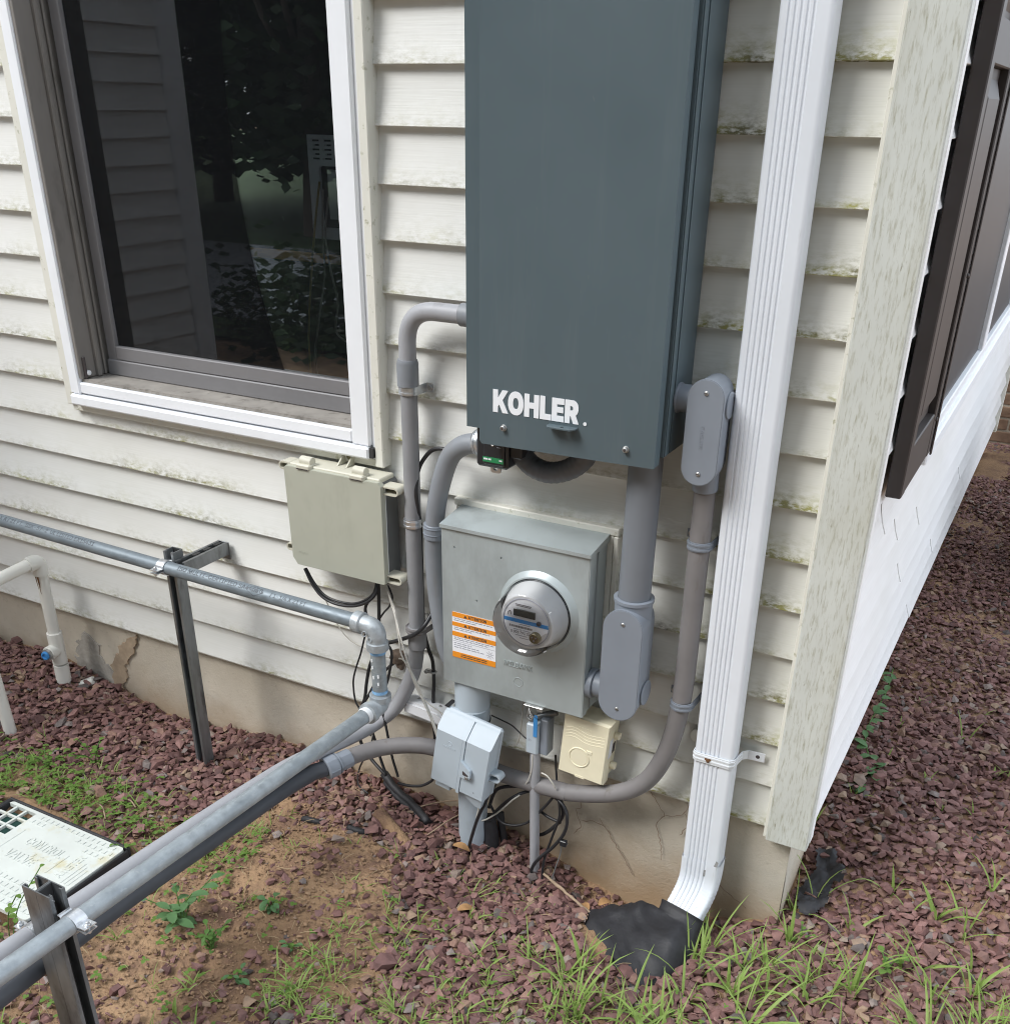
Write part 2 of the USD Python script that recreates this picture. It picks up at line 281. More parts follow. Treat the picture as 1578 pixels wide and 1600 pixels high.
M('steel_dull', (0.42, 0.42, 0.41), 0.45, metal=0.85, var=0.2, scale=60)
M('galvanised', (0.33, 0.365, 0.385), 0.50, metal=0.45, var=0.22, scale=34, stretch=(1, 1, 1), rvar=0.12, extra=[('s', (0.25, 0.285, 0.31), 30.0, 0.42, 0.75, (1, 0.25, 1)), ('s', (0.45, 0.475, 0.49), 110.0, 0.60, 0.80, (0.4, 0.4, 1))])
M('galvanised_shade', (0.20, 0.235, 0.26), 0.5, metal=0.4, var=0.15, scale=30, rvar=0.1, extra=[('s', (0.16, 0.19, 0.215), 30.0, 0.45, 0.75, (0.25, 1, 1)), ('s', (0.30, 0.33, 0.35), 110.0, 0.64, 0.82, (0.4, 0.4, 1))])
M('galvanised_fitting', (0.38, 0.41, 0.43), 0.5, metal=0.45, var=0.2, scale=50, bump=0.2, bscale=160, rvar=0.1)
M('strut_steel', (0.21, 0.22, 0.225), 0.42, metal=0.75, var=0.3, scale=12, stretch=(2, 2, 0.5), rvar=0.1, extra=[('s', (0.09, 0.09, 0.09), 18.0, 0.52, 0.72, (1, 1, 0.4))])
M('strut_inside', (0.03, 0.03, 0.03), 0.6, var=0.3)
M('blue_tape', (0.22, 0.42, 0.66), 0.6, var=0.25, scale=70)
M('white_tape', (0.70, 0.72, 0.73), 0.6, var=0.12, scale=70)
M('pipe_print', (0.085, 0.10, 0.115), 0.6, var=0.2, scale=80)
M('pvc_white', (0.68, 0.67, 0.62), 0.35, var=0.04, scale=9, extra=[('s', (0.50, 0.44, 0.33), 12.0, 0.62, 0.8, (1, 1, 0.3))])
M('rust', (0.16, 0.075, 0.03), 0.8, var=0.3, scale=80)
M('blue_print', (0.05, 0.24, 0.55), 0.5, var=0.05)
M('orange_print', (0.78, 0.27, 0.015), 0.5, var=0.04)
M('paper_white', (0.78, 0.80, 0.84), 0.5, var=0.02)
M('ink_dark', (0.055, 0.045, 0.045), 0.6, var=0.1)
M('ink_grey', (0.27, 0.28, 0.33), 0.6, var=0.1)
M('dial_grey', (0.56, 0.57, 0.59), 0.5, var=0.03)
M('dial_body', (0.50, 0.505, 0.505), 0.45, var=0.04)
M('lcd', (0.045, 0.048, 0.042), 0.25, var=0.1)
M('lcd_digit', (0.02, 0.022, 0.02), 0.3, var=0.1)
M('brass_dull', (0.20, 0.18, 0.11), 0.4, metal=0.6, var=0.2, scale=60)
M('downspout_white', (0.70, 0.735, 0.785), 0.32, var=0.03, scale=4, extra=[('s', (0.42, 0.43, 0.42), 16.0, 0.64, 0.80, (3, 3, 0.22))])
M('strap_white', (0.70, 0.73, 0.76), 0.35, var=0.06, scale=30)
M('lid_plastic', (0.58, 0.61, 0.575), 0.6, var=0.06, scale=9, extra=[('s', (0.52, 0.47, 0.28), 9.0, 0.55, 0.75, (1, 1, 1)), ('s', (0.36, 0.36, 0.24), 60.0, 0.64, 0.78, (1, 1, 1))])
M('lid_hole', (0.015, 0.06, 0.05), 0.6, var=0.2)
M('shutter_brown', (0.040, 0.032, 0.030), 0.5, var=0.12, scale=6, stretch=(1, 1, 0.4))
M('screen_dark', (0.030, 0.032, 0.037), 0.45, var=0.06)
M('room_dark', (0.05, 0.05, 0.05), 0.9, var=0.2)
M('loop_grey', (0.115, 0.12, 0.132), 0.5, var=0.15, scale=14)
M('wood_plank', (0.85, 0.48, 0.20), 0.6, var=0.25, scale=5, stretch=(1, 6, 6))
M('box_grey', (0.84, 0.86, 0.86), 0.5, var=0.05)
M('box_slot', (0.05, 0.055, 0.06), 0.5, var=0.1)
M('wasp_mud', (0.20, 0.15, 0.115), 0.95, var=0.3, scale=70, bump=0.5, bscale=220)
M('brick', (0.20, 0.115, 0.075), 0.9, var=0.35, scale=12, col2=(0.26, 0.17, 0.11), bump=0.5, bscale=150)
M('mortar', (0.40, 0.35, 0.28), 0.95, var=0.15, scale=40)
M('lawn_green', (0.05, 0.085, 0.025), 0.95, var=0.3, scale=2)
M('asphalt', (0.30, 0.31, 0.32), 0.85, var=0.12, scale=2)
M('bark', (0.07, 0.055, 0.04), 0.9, var=0.3, scale=10, stretch=(1, 1, 0.3))
M('twig', (0.30, 0.22, 0.15), 0.85, var=0.25, scale=20)
M('dry_leaf', (0.36, 0.20, 0.085), 0.8, var=0.3, scale=30)
M('straw', (0.36, 0.27, 0.16), 0.85, var=0.3, scale=4)
M('soil', (0.265, 0.160, 0.088), 0.95, var=0.30, scale=3.0, detail=8.0, col2=(0.36, 0.230, 0.132), bump=0.9, bscale=70, bdist=0.012,
  extra=[('s', (0.155, 0.088, 0.06), 7.0, 0.47, 0.66, (1, 1, 1)), ('s', (0.12, 0.10, 0.045), 26.0, 0.62, 0.78, (1, 1, 1))])

def leaf_material(name, dark, light, rough=0.5):
    MATS[name] = usdkit.material(stage, f'/World/Looks/{name}', {
        'g': ('geometry', {}), 'n': ('noise_texture', {'scale': 9.0, 'detail': 4.0}), 'a': ('math', {'math_type': 'multiply_add', 'value2': 0.6, 'value3': -0.05}), 'b': ('math', {'math_type': 'multiply_add', 'value2': 0.5}),
        'r': ('rgb_ramp', {'ramp': [(0.25, dark), (0.75, light)]}),
        'p': ('principled_bsdf', {'roughness': rough, 'specular_ior_level': 0.35}), 't': ('translucent_bsdf', {}), 'm': ('mix_closure', {'fac': 0.35})},
        [('g.position', 'n.vector'), ('n.fac', 'a.value1'), ('g.random_per_island', 'b.value1'), ('a.value', 'b.value3'), ('b.value', 'r.fac'), ('r.color', 'p.base_color'), ('r.color', 't.color'), ('p.BSDF', 'm.closure1'), ('t.BSDF', 'm.closure2')], surface='m.closure')
leaf_material('grass_blade', (0.25, 0.36, 0.09), (0.52, 0.60, 0.22))
leaf_material('weed_leaf', (0.11, 0.22, 0.055), (0.24, 0.37, 0.11))
leaf_material('broad_leaf', (0.12, 0.24, 0.10), (0.22, 0.36, 0.17))
leaf_material('clover_leaf', (0.14, 0.25, 0.05), (0.30, 0.42, 0.11))
leaf_material('tree_leaf', (0.018, 0.036, 0.012), (0.045, 0.078, 0.026))

MATS['stone_red'] = usdkit.material(stage, '/World/Looks/stone_red', {
    'o': ('object_info', {}), 'g': ('geometry', {}), 'n': ('noise_texture', {'scale': 45.0, 'detail': 5.0, 'roughness': 0.65}),
    'r': ('rgb_ramp', {'ramp': [(0.0, (0.085, 0.043, 0.040)), (0.3, (0.155, 0.080, 0.073)), (0.55, (0.220, 0.124, 0.114)), (0.72, (0.125, 0.068, 0.065)), (0.84, (0.205, 0.120, 0.095)), (0.92, (0.255, 0.178, 0.125)), (0.96, (0.21, 0.175, 0.165)), (1.0, (0.07, 0.058, 0.056))]}),
    'v': ('rgb_ramp', {'ramp': [(0.3, (0.85, 0.85, 0.85)), (0.7, (1.38, 1.36, 1.32))]}), 'mx': ('mix', {'mix_type': 'multiply', 'fac': 1.0}),
    'bp': ('bump', {'strength': 0.5, 'distance': 0.003}), 'p': ('principled_bsdf', {'roughness': 0.72, 'specular_ior_level': 0.35})},
    [('o.random', 'r.fac'), ('g.position', 'n.vector'), ('n.fac', 'v.fac'), ('r.color', 'mx.color1'), ('v.color', 'mx.color2'), ('mx.color', 'p.base_color'), ('n.fac', 'bp.height'), ('bp.normal', 'p.normal')], surface='p.BSDF')

def pane_material(name, tint, boost=1.0):
    MATS[name] = usdkit.material(stage, f'/World/Looks/{name}', {
        'f': ('fresnel', {'IOR': 1.5}), 'fm': ('math', {'math_type': 'multiply', 'value2': boost, 'use_clamp': True}), 't': ('transparent_bsdf', {'color': tint}), 'gl': ('glossy_bsdf', {'color': (1, 1, 1), 'roughness': 0.0}), 'm': ('mix_closure', {})},
        [('f.fac', 'fm.value1'), ('fm.value', 'm.fac'), ('t.BSDF', 'm.closure1'), ('gl.BSDF', 'm.closure2')], surface='m.closure')
pane_material('window_glass', (0.92, 0.95, 0.95), 1.1)
MATS['insect_screen'] = usdkit.material(stage, '/World/Looks/insect_screen', {'t': ('transparent_bsdf', {}), 'd': ('diffuse_bsdf', {'color': (0.035, 0.037, 0.04)}), 'm': ('mix_closure', {'fac': 0.055})}, [('t.BSDF', 'm.closure1'), ('d.BSDF', 'm.closure2')], surface='m.closure')
pane_material('meter_glass', (0.985, 0.985, 0.99), 0.9)

# ------------------------------------------------------------------ terrain
def sstep(a, b, x):
    t = np.clip((np.asarray(x, float) - a) / (b - a), 0, 1); return t * t * (3 - 2 * t)
DIRT = Polygon([(-1.95, -0.70), (-1.93, -0.47), (-1.72, -0.16), (-1.25, -0.20), (-1.08, -0.36), (-0.92, -0.44), (-0.94, -0.80), (-1.25, -1.00), (-1.48, -1.22), (-1.70, -1.05)])
_dirt_soft = None
def dirt_mask(x, y):
    p = shapely.points(np.stack([np.ravel(x), np.ravel(y)], 1))
    d = shapely.distance(DIRT, p); inside = shapely.contains(DIRT, p); de = shapely.distance(DIRT.exterior, p)
    s = np.where(inside, -de, d)
    n = ngrid(np.stack([np.ravel(x), np.ravel(y), np.zeros(np.size(x))], 1), 5.0, 0.11, 3)
    return sstep(0.09, -0.09, s + n).reshape(np.shape(x))
def ground_z(x, y):
    x, y = np.asarray(x, float), np.asarray(y, float)
    z = -0.325 + 0.0 * x
    z = z + 0.075 * sstep(-2.35, -3.0, x) * sstep(-0.5, 0.0, y) + 0.045 * np.exp(-((x + 1.85) / 0.22) ** 2 - (y / 0.16) ** 2)
    z = z - 0.145 * np.exp(-((x + 0.46) / 0.30) ** 2 - ((y + 0.03) / 0.17) ** 2)
    z = z + 0.125 * sstep(-0.05, 0.75, y) * sstep(-0.25, -0.02, x)
    z = z + 0.03 * np.exp(-((x + 1.35) / 0.3) ** 2 - ((y + 0.45) / 0.3) ** 2)
    z = z - 0.09 * sstep(0.01, -0.03, np.maximum(np.abs(x + 2.135) - 0.25, np.abs(y + 0.85) - 0.185))
    q = np.stack([np.ravel(x), np.ravel(y), np.zeros(np.size(x))], 1)
    near = np.exp(-(np.ravel(x) ** 2 + np.ravel(y) ** 2) / 60)
    return z + ((ngrid(q, 3.0, 0.035, 5) + ngrid(q, 14.0, 0.012, 8)) * near).reshape(np.shape(x))
def axis_coords(lo, hi, step, far):
    a = np.arange(lo, hi + step / 2, step); g = step * 1.6; out = []
    p = hi
    while p < far: p += g; g *= 1.5; out.append(min(p, far))
    up = np.array(out); out = []; g = step * 1.6; p = lo
    while p > -far: p -= g; g *= 1.5; out.append(max(p, -far))
    return np.r_[np.array(out)[::-1], a, up]
gx, gy = axis_coords(-3.6, 1.1, 0.022, 160.0), axis_coords(-1.8, 1.2, 0.022, 160.0)
GX, GY = np.meshgrid(gx, gy); GZ = ground_z(GX, GY)
q = np.stack([GX.ravel(), GY.ravel(), np.zeros(GX.size)], 1)
GZ = GZ + (ngrid(q, 38.0, 0.010, 11) * np.exp(-(q[:, 0] ** 2 + q[:, 1] ** 2) / 12)).reshape(GX.shape)
nx, ny = len(gx), len(gy); i, j = np.meshgrid(np.arange(nx - 1), np.arange(ny - 1)); a = (j * nx + i).ravel()
gv = np.stack([GX.ravel(), GY.ravel(), GZ.ravel()], 1); gf = np.concatenate([np.stack([a, a + 1, a + nx + 1], 1), np.stack([a, a + nx + 1, a + nx], 1)])
solo('ground', (gv, gf), 'soil', 'bare brown soil sloping away from the house', kind='structure', smooth=True)

# ------------------------------------------------------------------ the house
H = thing('house', 'house corner clad in off-white horizontal vinyl siding on a parged concrete foundation', 'house')
def course_mesh(a0, a1, k, side=None, seed=0, lift=0.0, thin=False, dep=0.017, pw=1.7):
    """One siding course: curved face, drip edge at the bottom. Along x on the front wall; along y on the side wall (side = its butt plane)."""
    n = max(2, int((a1 - a0) / (0.10 if not thin else 0.6)) + 1); s = np.linspace(a0, a1, n); z0 = k * COURSE
    t = np.linspace(0, 1, 6 if not thin else 4)
    prof = [(0.016, 0.0005), (0.001, 0.0), (0.0, 0.0015)] + [(dep * (1 - (1 - u) ** pw), 0.0015 + u * (COURSE + 0.004)) for u in t[1:]] + [(dep + 0.003, COURSE + 0.006), (dep + 0.003, 0.0005)]
    prof = np.array(prof); m = len(prof)
    wob = ngrid(np.stack([s * 1.7, np.full(n, z0 * 9.0), np.full(n, float(seed))], 1), 1.0, 0.0022, 2); dip = ngrid(np.stack([s * 1.1, np.full(n, z0 * 5 + 3.0), np.full(n, float(seed))], 1), 1.0, 0.0022, 4)
    d = prof[None, :, 0] - lift + wob[:, None] * np.where(np.arange(m) < m - 2, 1, 0); z = z0 + prof[None, :, 1] + dip[:, None]; s2 = np.broadcast_to(s[:, None], d.shape)
    v = (np.stack([s2, d, z], -1) if side is None else np.stack([side - d, s2, z], -1)).reshape(-1, 3)
    f = []
    for p in range(n - 1):
        for b in range(m):
            c = (b + 1) % m; f += [[p * m + b, (p + 1) * m + b, (p + 1) * m + c], [p * m + b, (p + 1) * m + c, p * m + c]]
    for b in range(1, m - 1): f += [[0, b, b + 1], [(n - 1) * m, (n - 1) * m + b + 1, (n - 1) * m + b]]
    M_ = trimesh.Trimesh(v, np.array(f), process=False); M_.fix_normals() if False else None
    if side is not None: M_.faces = M_.faces[:, ::-1]
    return M_
NC = 24
front = xpart(H, 'front_siding', 'off-white front siding, green algae along the drip edges')
WX0, WX1, WZ = -2.528, -1.325, 0.83
for k in range(NC):
    if (k + 1) * COURSE > WZ + 0.06 and k < 20:
        part(front, 'siding_course', course_mesh(-4.2, WX0 + 0.008, k), 'siding_vinyl', 35); part(front, 'siding_course', course_mesh(WX1 - 0.008, -0.112, k), 'siding_vinyl', 35)
    else:
        part(front, 'siding_course', course_mesh(-4.2, -0.112, k), 'siding_vinyl', 35)
part(front, 'starter_strip', bx(-4.2, -0.122, 0.006, 0.03, -0.006, 0.004), 'cream_vinyl')
SIDE_X, SIDE_END = -0.016, 4.72
side = xpart(H, 'side_siding', 'bright clean white siding on the side wall')
seams = {0: 1.55, 1: 1.95, 2: 2.6, 3: 0.95, 4: 1.15, 5: 0.62, 6: 0.30, 7: 1.2}
for k in range(NC):
    y0 = 0.055
    if k in seams:
        part(side, 'siding_course', course_mesh(y0, seams[k] + 0.02, k, SIDE_X, 1, dep=0.026, pw=2.3), 'siding_vinyl_clean', 35); part(side, 'siding_course', course_mesh(seams[k], SIDE_END, k, SIDE_X, 1, lift=0.0028, dep=0.026, pw=2.3), 'siding_vinyl_clean', 35)
    else:
        part(side, 'siding_course', course_mesh(y0, SIDE_END, k, SIDE_X, 1, dep=0.026, pw=2.3), 'siding_vinyl_clean', 35)
# corner post: front board, edge bead and the return on the side wall
post = xpart(H, 'corner_post', 'grey-green weathered corner post streaked with mildew')
part(post, 'post_face', bx(-0.121, -0.0115, -0.022, 0.018, -0.03, 3.06, 0.003), 'corner_vinyl', 30)
part(post, 'post_return', bx(-0.045, -0.0105, 0.0185, 0.0545, -0.028, 3.06, 0.002), 'siding_vinyl_clean', 30)
part(post, 'post_edge', bx(-0.130, -0.1215, -0.012, 0.018, -0.026, 3.06, 0.001), 'cream_vinyl', 30)
part(H, 'far_corner_post', bx(-0.09, -0.004, SIDE_END + 0.001, SIDE_END + 0.06, -0.05, 3.06, 0.003), 'cream_vinyl', 30)
# foundation: two parged walls
def bumpy_wall(a0, a1, z0, z1, side=None, step=0.04, off=0.03):
    s, z = np.arange(a0, a1 + step / 2, step), np.linspace(z0, z1, int((z1 - z0) / step) + 2); S, Z = np.meshgrid(s, z)
    d = off + ngrid(np.stack([S.ravel(), Z.ravel(), np.full(S.size, 9.0 + (side or 0))], 1), 4.0, 0.006, 21).reshape(S.shape)
    d[:, -1] = off if side is None else d[:, -1]
    v = np.stack([S, d, Z], -1).reshape(-1, 3) if side is None else np.stack([side - (d - off), S, Z], -1).reshape(-1, 3)
    n_, m_ = len(s), len(z); i, j = np.meshgrid(np.arange(n_ - 1), np.arange(m_ - 1)); a = (j * n_ + i).ravel()
    f = np.concatenate([np.stack([a, a + 1, a + n_ + 1], 1), np.stack([a, a + n_ + 1, a + n_], 1)])
    return trimesh.Trimesh(v, f, process=False)
part(H, 'foundation', cat(bumpy_wall(-4.3, -0.056, -0.9, 0.012), bx(-0.30, -0.0582, 0.0268, 0.3, -0.9, 0.010)), 'concrete', 30, label='tan parged concrete foundation under the front siding')
part(H, 'foundation', bumpy_wall(0.0265, 4.74, -0.9, 0.012, side=-0.058), 'concrete', True, label='concrete foundation strip under the side siding')
def ribbon(pts, w, y):
    p = resample(np.array([(x, y, z) for x, z in pts], float), 0.012); p[1:-1, 0] += RNG.normal(0, 0.0022, len(p) - 2); p[1:-1, 2] += RNG.normal(0, 0.0022, len(p) - 2)
    t = np.gradient(p, axis=0); nrm = np.stack([-t[:, 2], 0 * t[:, 0], t[:, 0]], 1); nrm /= np.linalg.norm(nrm, axis=1, keepdims=True) + 1e-9
    ww = w * (0.4 + 0.6 * RNG.random(len(p)))[:, None]
    v = np.vstack([p + nrm * ww / 2, p - nrm * ww / 2]); n = len(p); a = np.arange(n - 1)
    return trimesh.Trimesh(v, np.vstack([np.stack([a, a + n, a + 1], 1), np.stack([a + 1, a + n, a + n + 1], 1)]), process=False)
for c in ([(-0.70, -0.10), (-0.675, -0.15), (-0.70, -0.165), (-0.676, -0.224), (-0.70, -0.26)], [(-0.676, -0.20), (-0.64, -0.19), (-0.60, -0.196)], [(-0.62, -0.17), (-0.56, -0.25), (-0.512, -0.32), (-0.50, -0.34)],
          [(-0.468, -0.02), (-0.447, -0.05), (-0.419, -0.086), (-0.44, -0.12), (-0.432, -0.156), (-0.42, -0.20), (-0.415, -0.25)], [(-0.419, -0.086), (-0.385, -0.08), (-0.36, -0.055), (-0.35, -0.02)], [(-0.36, -0.06), (-0.35, -0.1), (-0.37, -0.14)], [(-0.26, -0.25), (-0.2, -0.29), (-0.15, -0.32)]):
    part(H, 'crack', ribbon(c, 0.0032, 0.0235), 'crack_dark', label='hairline crack in the foundation')
def ragged(pts, amp, seed):
    p = resample(np.array([(x, 0.0, z) for x, z in pts + pts[:1]], float), 0.010)[:-1]; r_ = np.random.default_rng(seed)
    k = ngrid(p, 22.0, amp, seed) + r_.normal(0, amp * 0.25, len(p)); l = ngrid(p + 7.0, 22.0, amp, seed + 1) + r_.normal(0, amp * 0.25, len(p)); return Polygon(np.stack([p[:, 0] + k, p[:, 2] + l], 1)).buffer(0)
part(H, 'mortar_patch', facing(ragged([(-2.80, -0.10), (-2.74, -0.10), (-2.70, -0.17), (-2.66, -0.24), (-2.62, -0.33), (-2.86, -0.31), (-2.84, -0.17)], 0.022, 3), 0.0232, 0.03), 'concrete_stain', label='grey damp patch of rough mortar at the foundation')
part(H, 'brown_streak', facing(ragged([(-2.66, -0.20), (-2.61, -0.12), (-2.53, -0.05), (-2.49, -0.03), (-2.52, -0.10), (-2.57, -0.17), (-2.60, -0.27), (-2.66, -0.30)], 0.016, 5), 0.0228, 0.03), 'brown_stain', label='brown seep stain on the foundation')

# front window
win = xpart(H, 'front_window', 'white framed window with dark glass, taupe tracks and grey sash')
J = 'cream_vinyl'
part(win, 'trim_channel', bx(WX0 - 0.034, WX0 - 0.001, -0.020, 0.02, 0.825, 2.5, 0.002), J, 30)
part(win, 'trim_channel', bx(-1.337, -1.309, -0.030, 0.02, 0.812, 2.5, 0.003), J, 30)
part(win, 'trim_channel', bx(WX0 - 0.02, -1.338, -0.012, 0.02, 0.806, 0.828, 0.002), J, 30)
part(win, 'frame_side', bx(-2.527, -2.512, -0.026, 0.02, 0.868, 2.5, 0.002), 'white_vinyl', 30)
part(win, 'frame_side', bx(-2.5115, -2.476, -0.034, 0.05, 0.868, 2.5, 0.004), 'white_vinyl', 30)
part(win, 'frame_side', bx(-1.410, -1.350, -0.034, 0.05, 0.868, 2.5, 0.004), 'white_vinyl', 30)
part(win, 'frame_side', bx(-1.3495, -1.338, -0.022, 0.02, 0.832, 2.5, 0.002), 'white_vinyl', 30)
part(win, 'frame_sill', bx(-2.475, -1.411, -0.032, 0.06, 0.872, 0.906, 0.004), 'white_vinyl', 30)
part(win, 'frame_nose', bx(-2.520, -1.3505, -0.042, 0.02, 0.832, 0.867, 0.006), 'white_vinyl', 30)
part(win, 'end_gap', bx(-1.3502, -1.338, -0.038, -0.0225, 0.838, 0.866), 'strut_inside')
part(win, 'inner_sill', bx(-2.470, -1.411, -0.020, 0.14, 0.9065, 0.916), 'sill_dirty')
part(win, 'jamb', bx(-2.4758, -2.462, -0.028, 0.18, 0.917, 2.5, 0.002), 'taupe_vinyl', 30)
part(win, 'jamb_rib', bx(-2.4615, -2.447, 0.030, 0.046, 0.917, 2.5, 0.003), 'taupe_vinyl', 30)
part(win, 'jamb_rib', bx(-2.4615, -2.452, 0.062, 0.070, 0.917, 2.5, 0.003), 'taupe_vinyl', 30)
part(win, 'jamb', bx(-1.4115, -1.395, 0.0505, 0.18, 0.907, 2.5, 0.002), 'taupe_vinyl', 30)
part(win, 'sash_stile', bx(-2.4455, -2.405, 0.076, 0.11, 0.932, 2.5, 0.003), 'sash_vinyl', 30)
part(win, 'sash_stile', bx(-1.452, -1.413, 0.076, 0.11, 0.932, 2.5, 0.003), 'sash_vinyl', 30)
part(win, 'sash_rail', bx(-2.447, -1.4125, 0.070, 0.112, 0.9165, 0.965, 0.003), 'sash_vinyl', 30)
part(win, 'sash_rail', bx(-2.4045, -1.4525, 0.074, 0.11, 0.9655, 1.008, 0.003), 'sash_vinyl', 30)
part(win, 'pane', bx(-2.404, -1.453, 0.0900, 0.0904, 1.0085, 2.5), 'window_glass')
part(win, 'insect_screen', bx(-2.4040, -1.4530, 0.0735, 0.0738, 1.009, 2.5), 'insect_screen')
part(win, 'drain_notch', bx(-2.461, -2.4505, -0.018, -0.010, 0.917, 0.985, 0.002), 'ink_dark')
part(win, 'sash_stop', cyl((-2.459, -0.006, 0.935), (-2.447, -0.006, 0.935), 0.008), 'white_vinyl', 30)
part(win, 'leaf_scrap', facing(Polygon([(-1.50, 0.9), (-1.475, 0.912), (-1.455, 0.9), (-1.47, 0.905)]), 0.0, 0.001), 'straw') if False else None
# the dark room behind it
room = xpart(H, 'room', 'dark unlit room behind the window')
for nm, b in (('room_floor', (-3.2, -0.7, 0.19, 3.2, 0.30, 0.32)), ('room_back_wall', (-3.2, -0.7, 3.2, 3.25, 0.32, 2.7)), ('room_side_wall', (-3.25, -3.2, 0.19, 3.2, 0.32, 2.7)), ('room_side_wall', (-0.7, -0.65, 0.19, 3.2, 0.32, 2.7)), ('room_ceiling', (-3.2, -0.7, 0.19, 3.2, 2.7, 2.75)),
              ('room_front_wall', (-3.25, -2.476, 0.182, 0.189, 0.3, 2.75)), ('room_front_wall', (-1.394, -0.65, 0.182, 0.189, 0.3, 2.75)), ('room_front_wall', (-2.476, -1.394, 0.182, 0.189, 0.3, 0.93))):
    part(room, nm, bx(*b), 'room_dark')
# backing of the walls and a plain eave, so that no light leaks in and rain has something to run off
part(H, 'wall_sheathing', cat(bx(-4.2, WX0, 0.0215, 0.18, 0.0, 3.05), bx(WX1, -0.1, 0.0215, 0.18, 0.0, 3.05), bx(WX0, WX1, 0.0215, 0.18, 0.0, 0.80), bx(-0.10, -0.0575, 0.19, 4.7, 0.0, 3.05)), 'room_dark')

# side windows and shutter
sw = xpart(H, 'side_window', 'white framed side windows with dark insect screens')
SX = -0.012
part(sw, 'frame_sill', bx(SX - 0.03, SX + 0.030, 0.60, 4.45, 0.862, 0.905, 0.004), 'white_vinyl', 30)
part(sw, 'frame_rail', bx(SX - 0.03, SX + 0.018, 0.60, 4.45, 0.9055, 0.945, 0.003), 'white_vinyl', 30)
for y0, y1 in ((0.62, 0.80), (1.86, 1.965), (3.02, 3.12), (4.33, 4.43)):
    part(sw, 'frame_side', bx(SX - 0.03, SX + 0.018, y0, y1, 0.9455, 2.5, 0.003), 'white_vinyl', 30)
for y0, y1 in ((0.80, 1.86), (1.965, 3.02), (3.12, 4.33)):
    part(sw, 'screen', bx(SX - 0.028, SX + 0.002, y0 + 0.001, y1 - 0.001, 0.946, 2.5), 'screen_dark')
shut = thing('shutter', 'dark brown panelled window shutter on the bright side wall', 'shutter')
hx0, hx1 = -0.014, 0.022
part(shut, 'stile', bx(hx0, hx1, 0.150, 0.205, 0.905, 2.4, 0.003), 'shutter_brown', 30)
part(shut, 'stile', bx(hx0, hx1, 0.530, 0.585, 0.905, 2.4, 0.003), 'shutter_brown', 30)
for z0, z1 in ((0.905, 1.02), (1.78, 1.86)): part(shut, 'rail', bx(hx0, hx1 - 0.001, 0.2055, 0.5295, z0, z1, 0.003), 'shutter_brown', 30)
part(shut, 'edge_lip', bx(hx1 + 0.0005, hx1 + 0.006, 0.575, 0.590, 0.90, 2.4, 0.002), 'shutter_brown', 30)
for z0, z1 in ((1.021, 1.779), (1.861, 2.38)):
    part(shut, 'panel', cat(bx(hx0 + 0.004, hx0 + 0.016, 0.2055, 0.5295, z0, z1), trimesh.convex.convex_hull(np.array([(hx0 + 0.016, y, z) for y in (0.225, 0.51) for z in (z0 + 0.02, z1 - 0.02)] + [(hx1 - 0.004, y, z) for y in (0.262, 0.473) for z in (z0 + 0.057, z1 - 0.057)]))), 'shutter_brown')
for z in (1.0, 1.35, 2.0): part(shut, 'fixing_screw', screw((hx1, 0.56, z), (1, 0, 0), 0.006, 0.005), 'shutter_brown')
# the wing of the house that closes the yard on the left (it shows in the window glass)
WING_Y = -2.30
wing = xpart(H, 'wing_siding', 'siding of the wing beside the window')
for k in range(NC): part(wing, 'siding_course', course_mesh(WING_Y + 0.14, 0.0, k, -4.28, 3, thin=True), 'siding_vinyl_clean', 35)
part(wing, 'wing_post', bx(-4.38, -4.265, WING_Y, WING_Y + 0.135, -0.03, 3.06, 0.003), 'white_vinyl', 30)
part(wing, 'wing_base', bx(-4.6, -4.31, WING_Y + 0.06, 0.03, -0.8, 0.01), 'concrete')
part(wing, 'wing_sheathing', bx(-4.6, -4.3005, WING_Y + 0.06, 0.02, 0.011, 3.05), 'room_dark')

# brick wall beyond the side wall
bw = thing('brick_wall', 'low brown brick wall beyond the far end of the side siding', 'brick wall')
part(bw, 'mortar_core', bx(-0.6, 1.29, 5.022, 5.25, -0.5, 0.86), 'mortar')
for r in range(16):
    z0 = -0.42 + r * 0.08; off = 0.112 if r % 2 else 0.0
    for c in range(10):
        x0 = -0.62 + c * 0.224 - off
        if x0 + 0.212 > 1.31 or x0 < -0.66: continue
        d = RNG.uniform(0, 0.006)
        part(bw, 'brick', bx(x0, x0 + 0.212, 5.012 + d, 5.10, z0, z0 + 0.066, 0.004), 'brick')

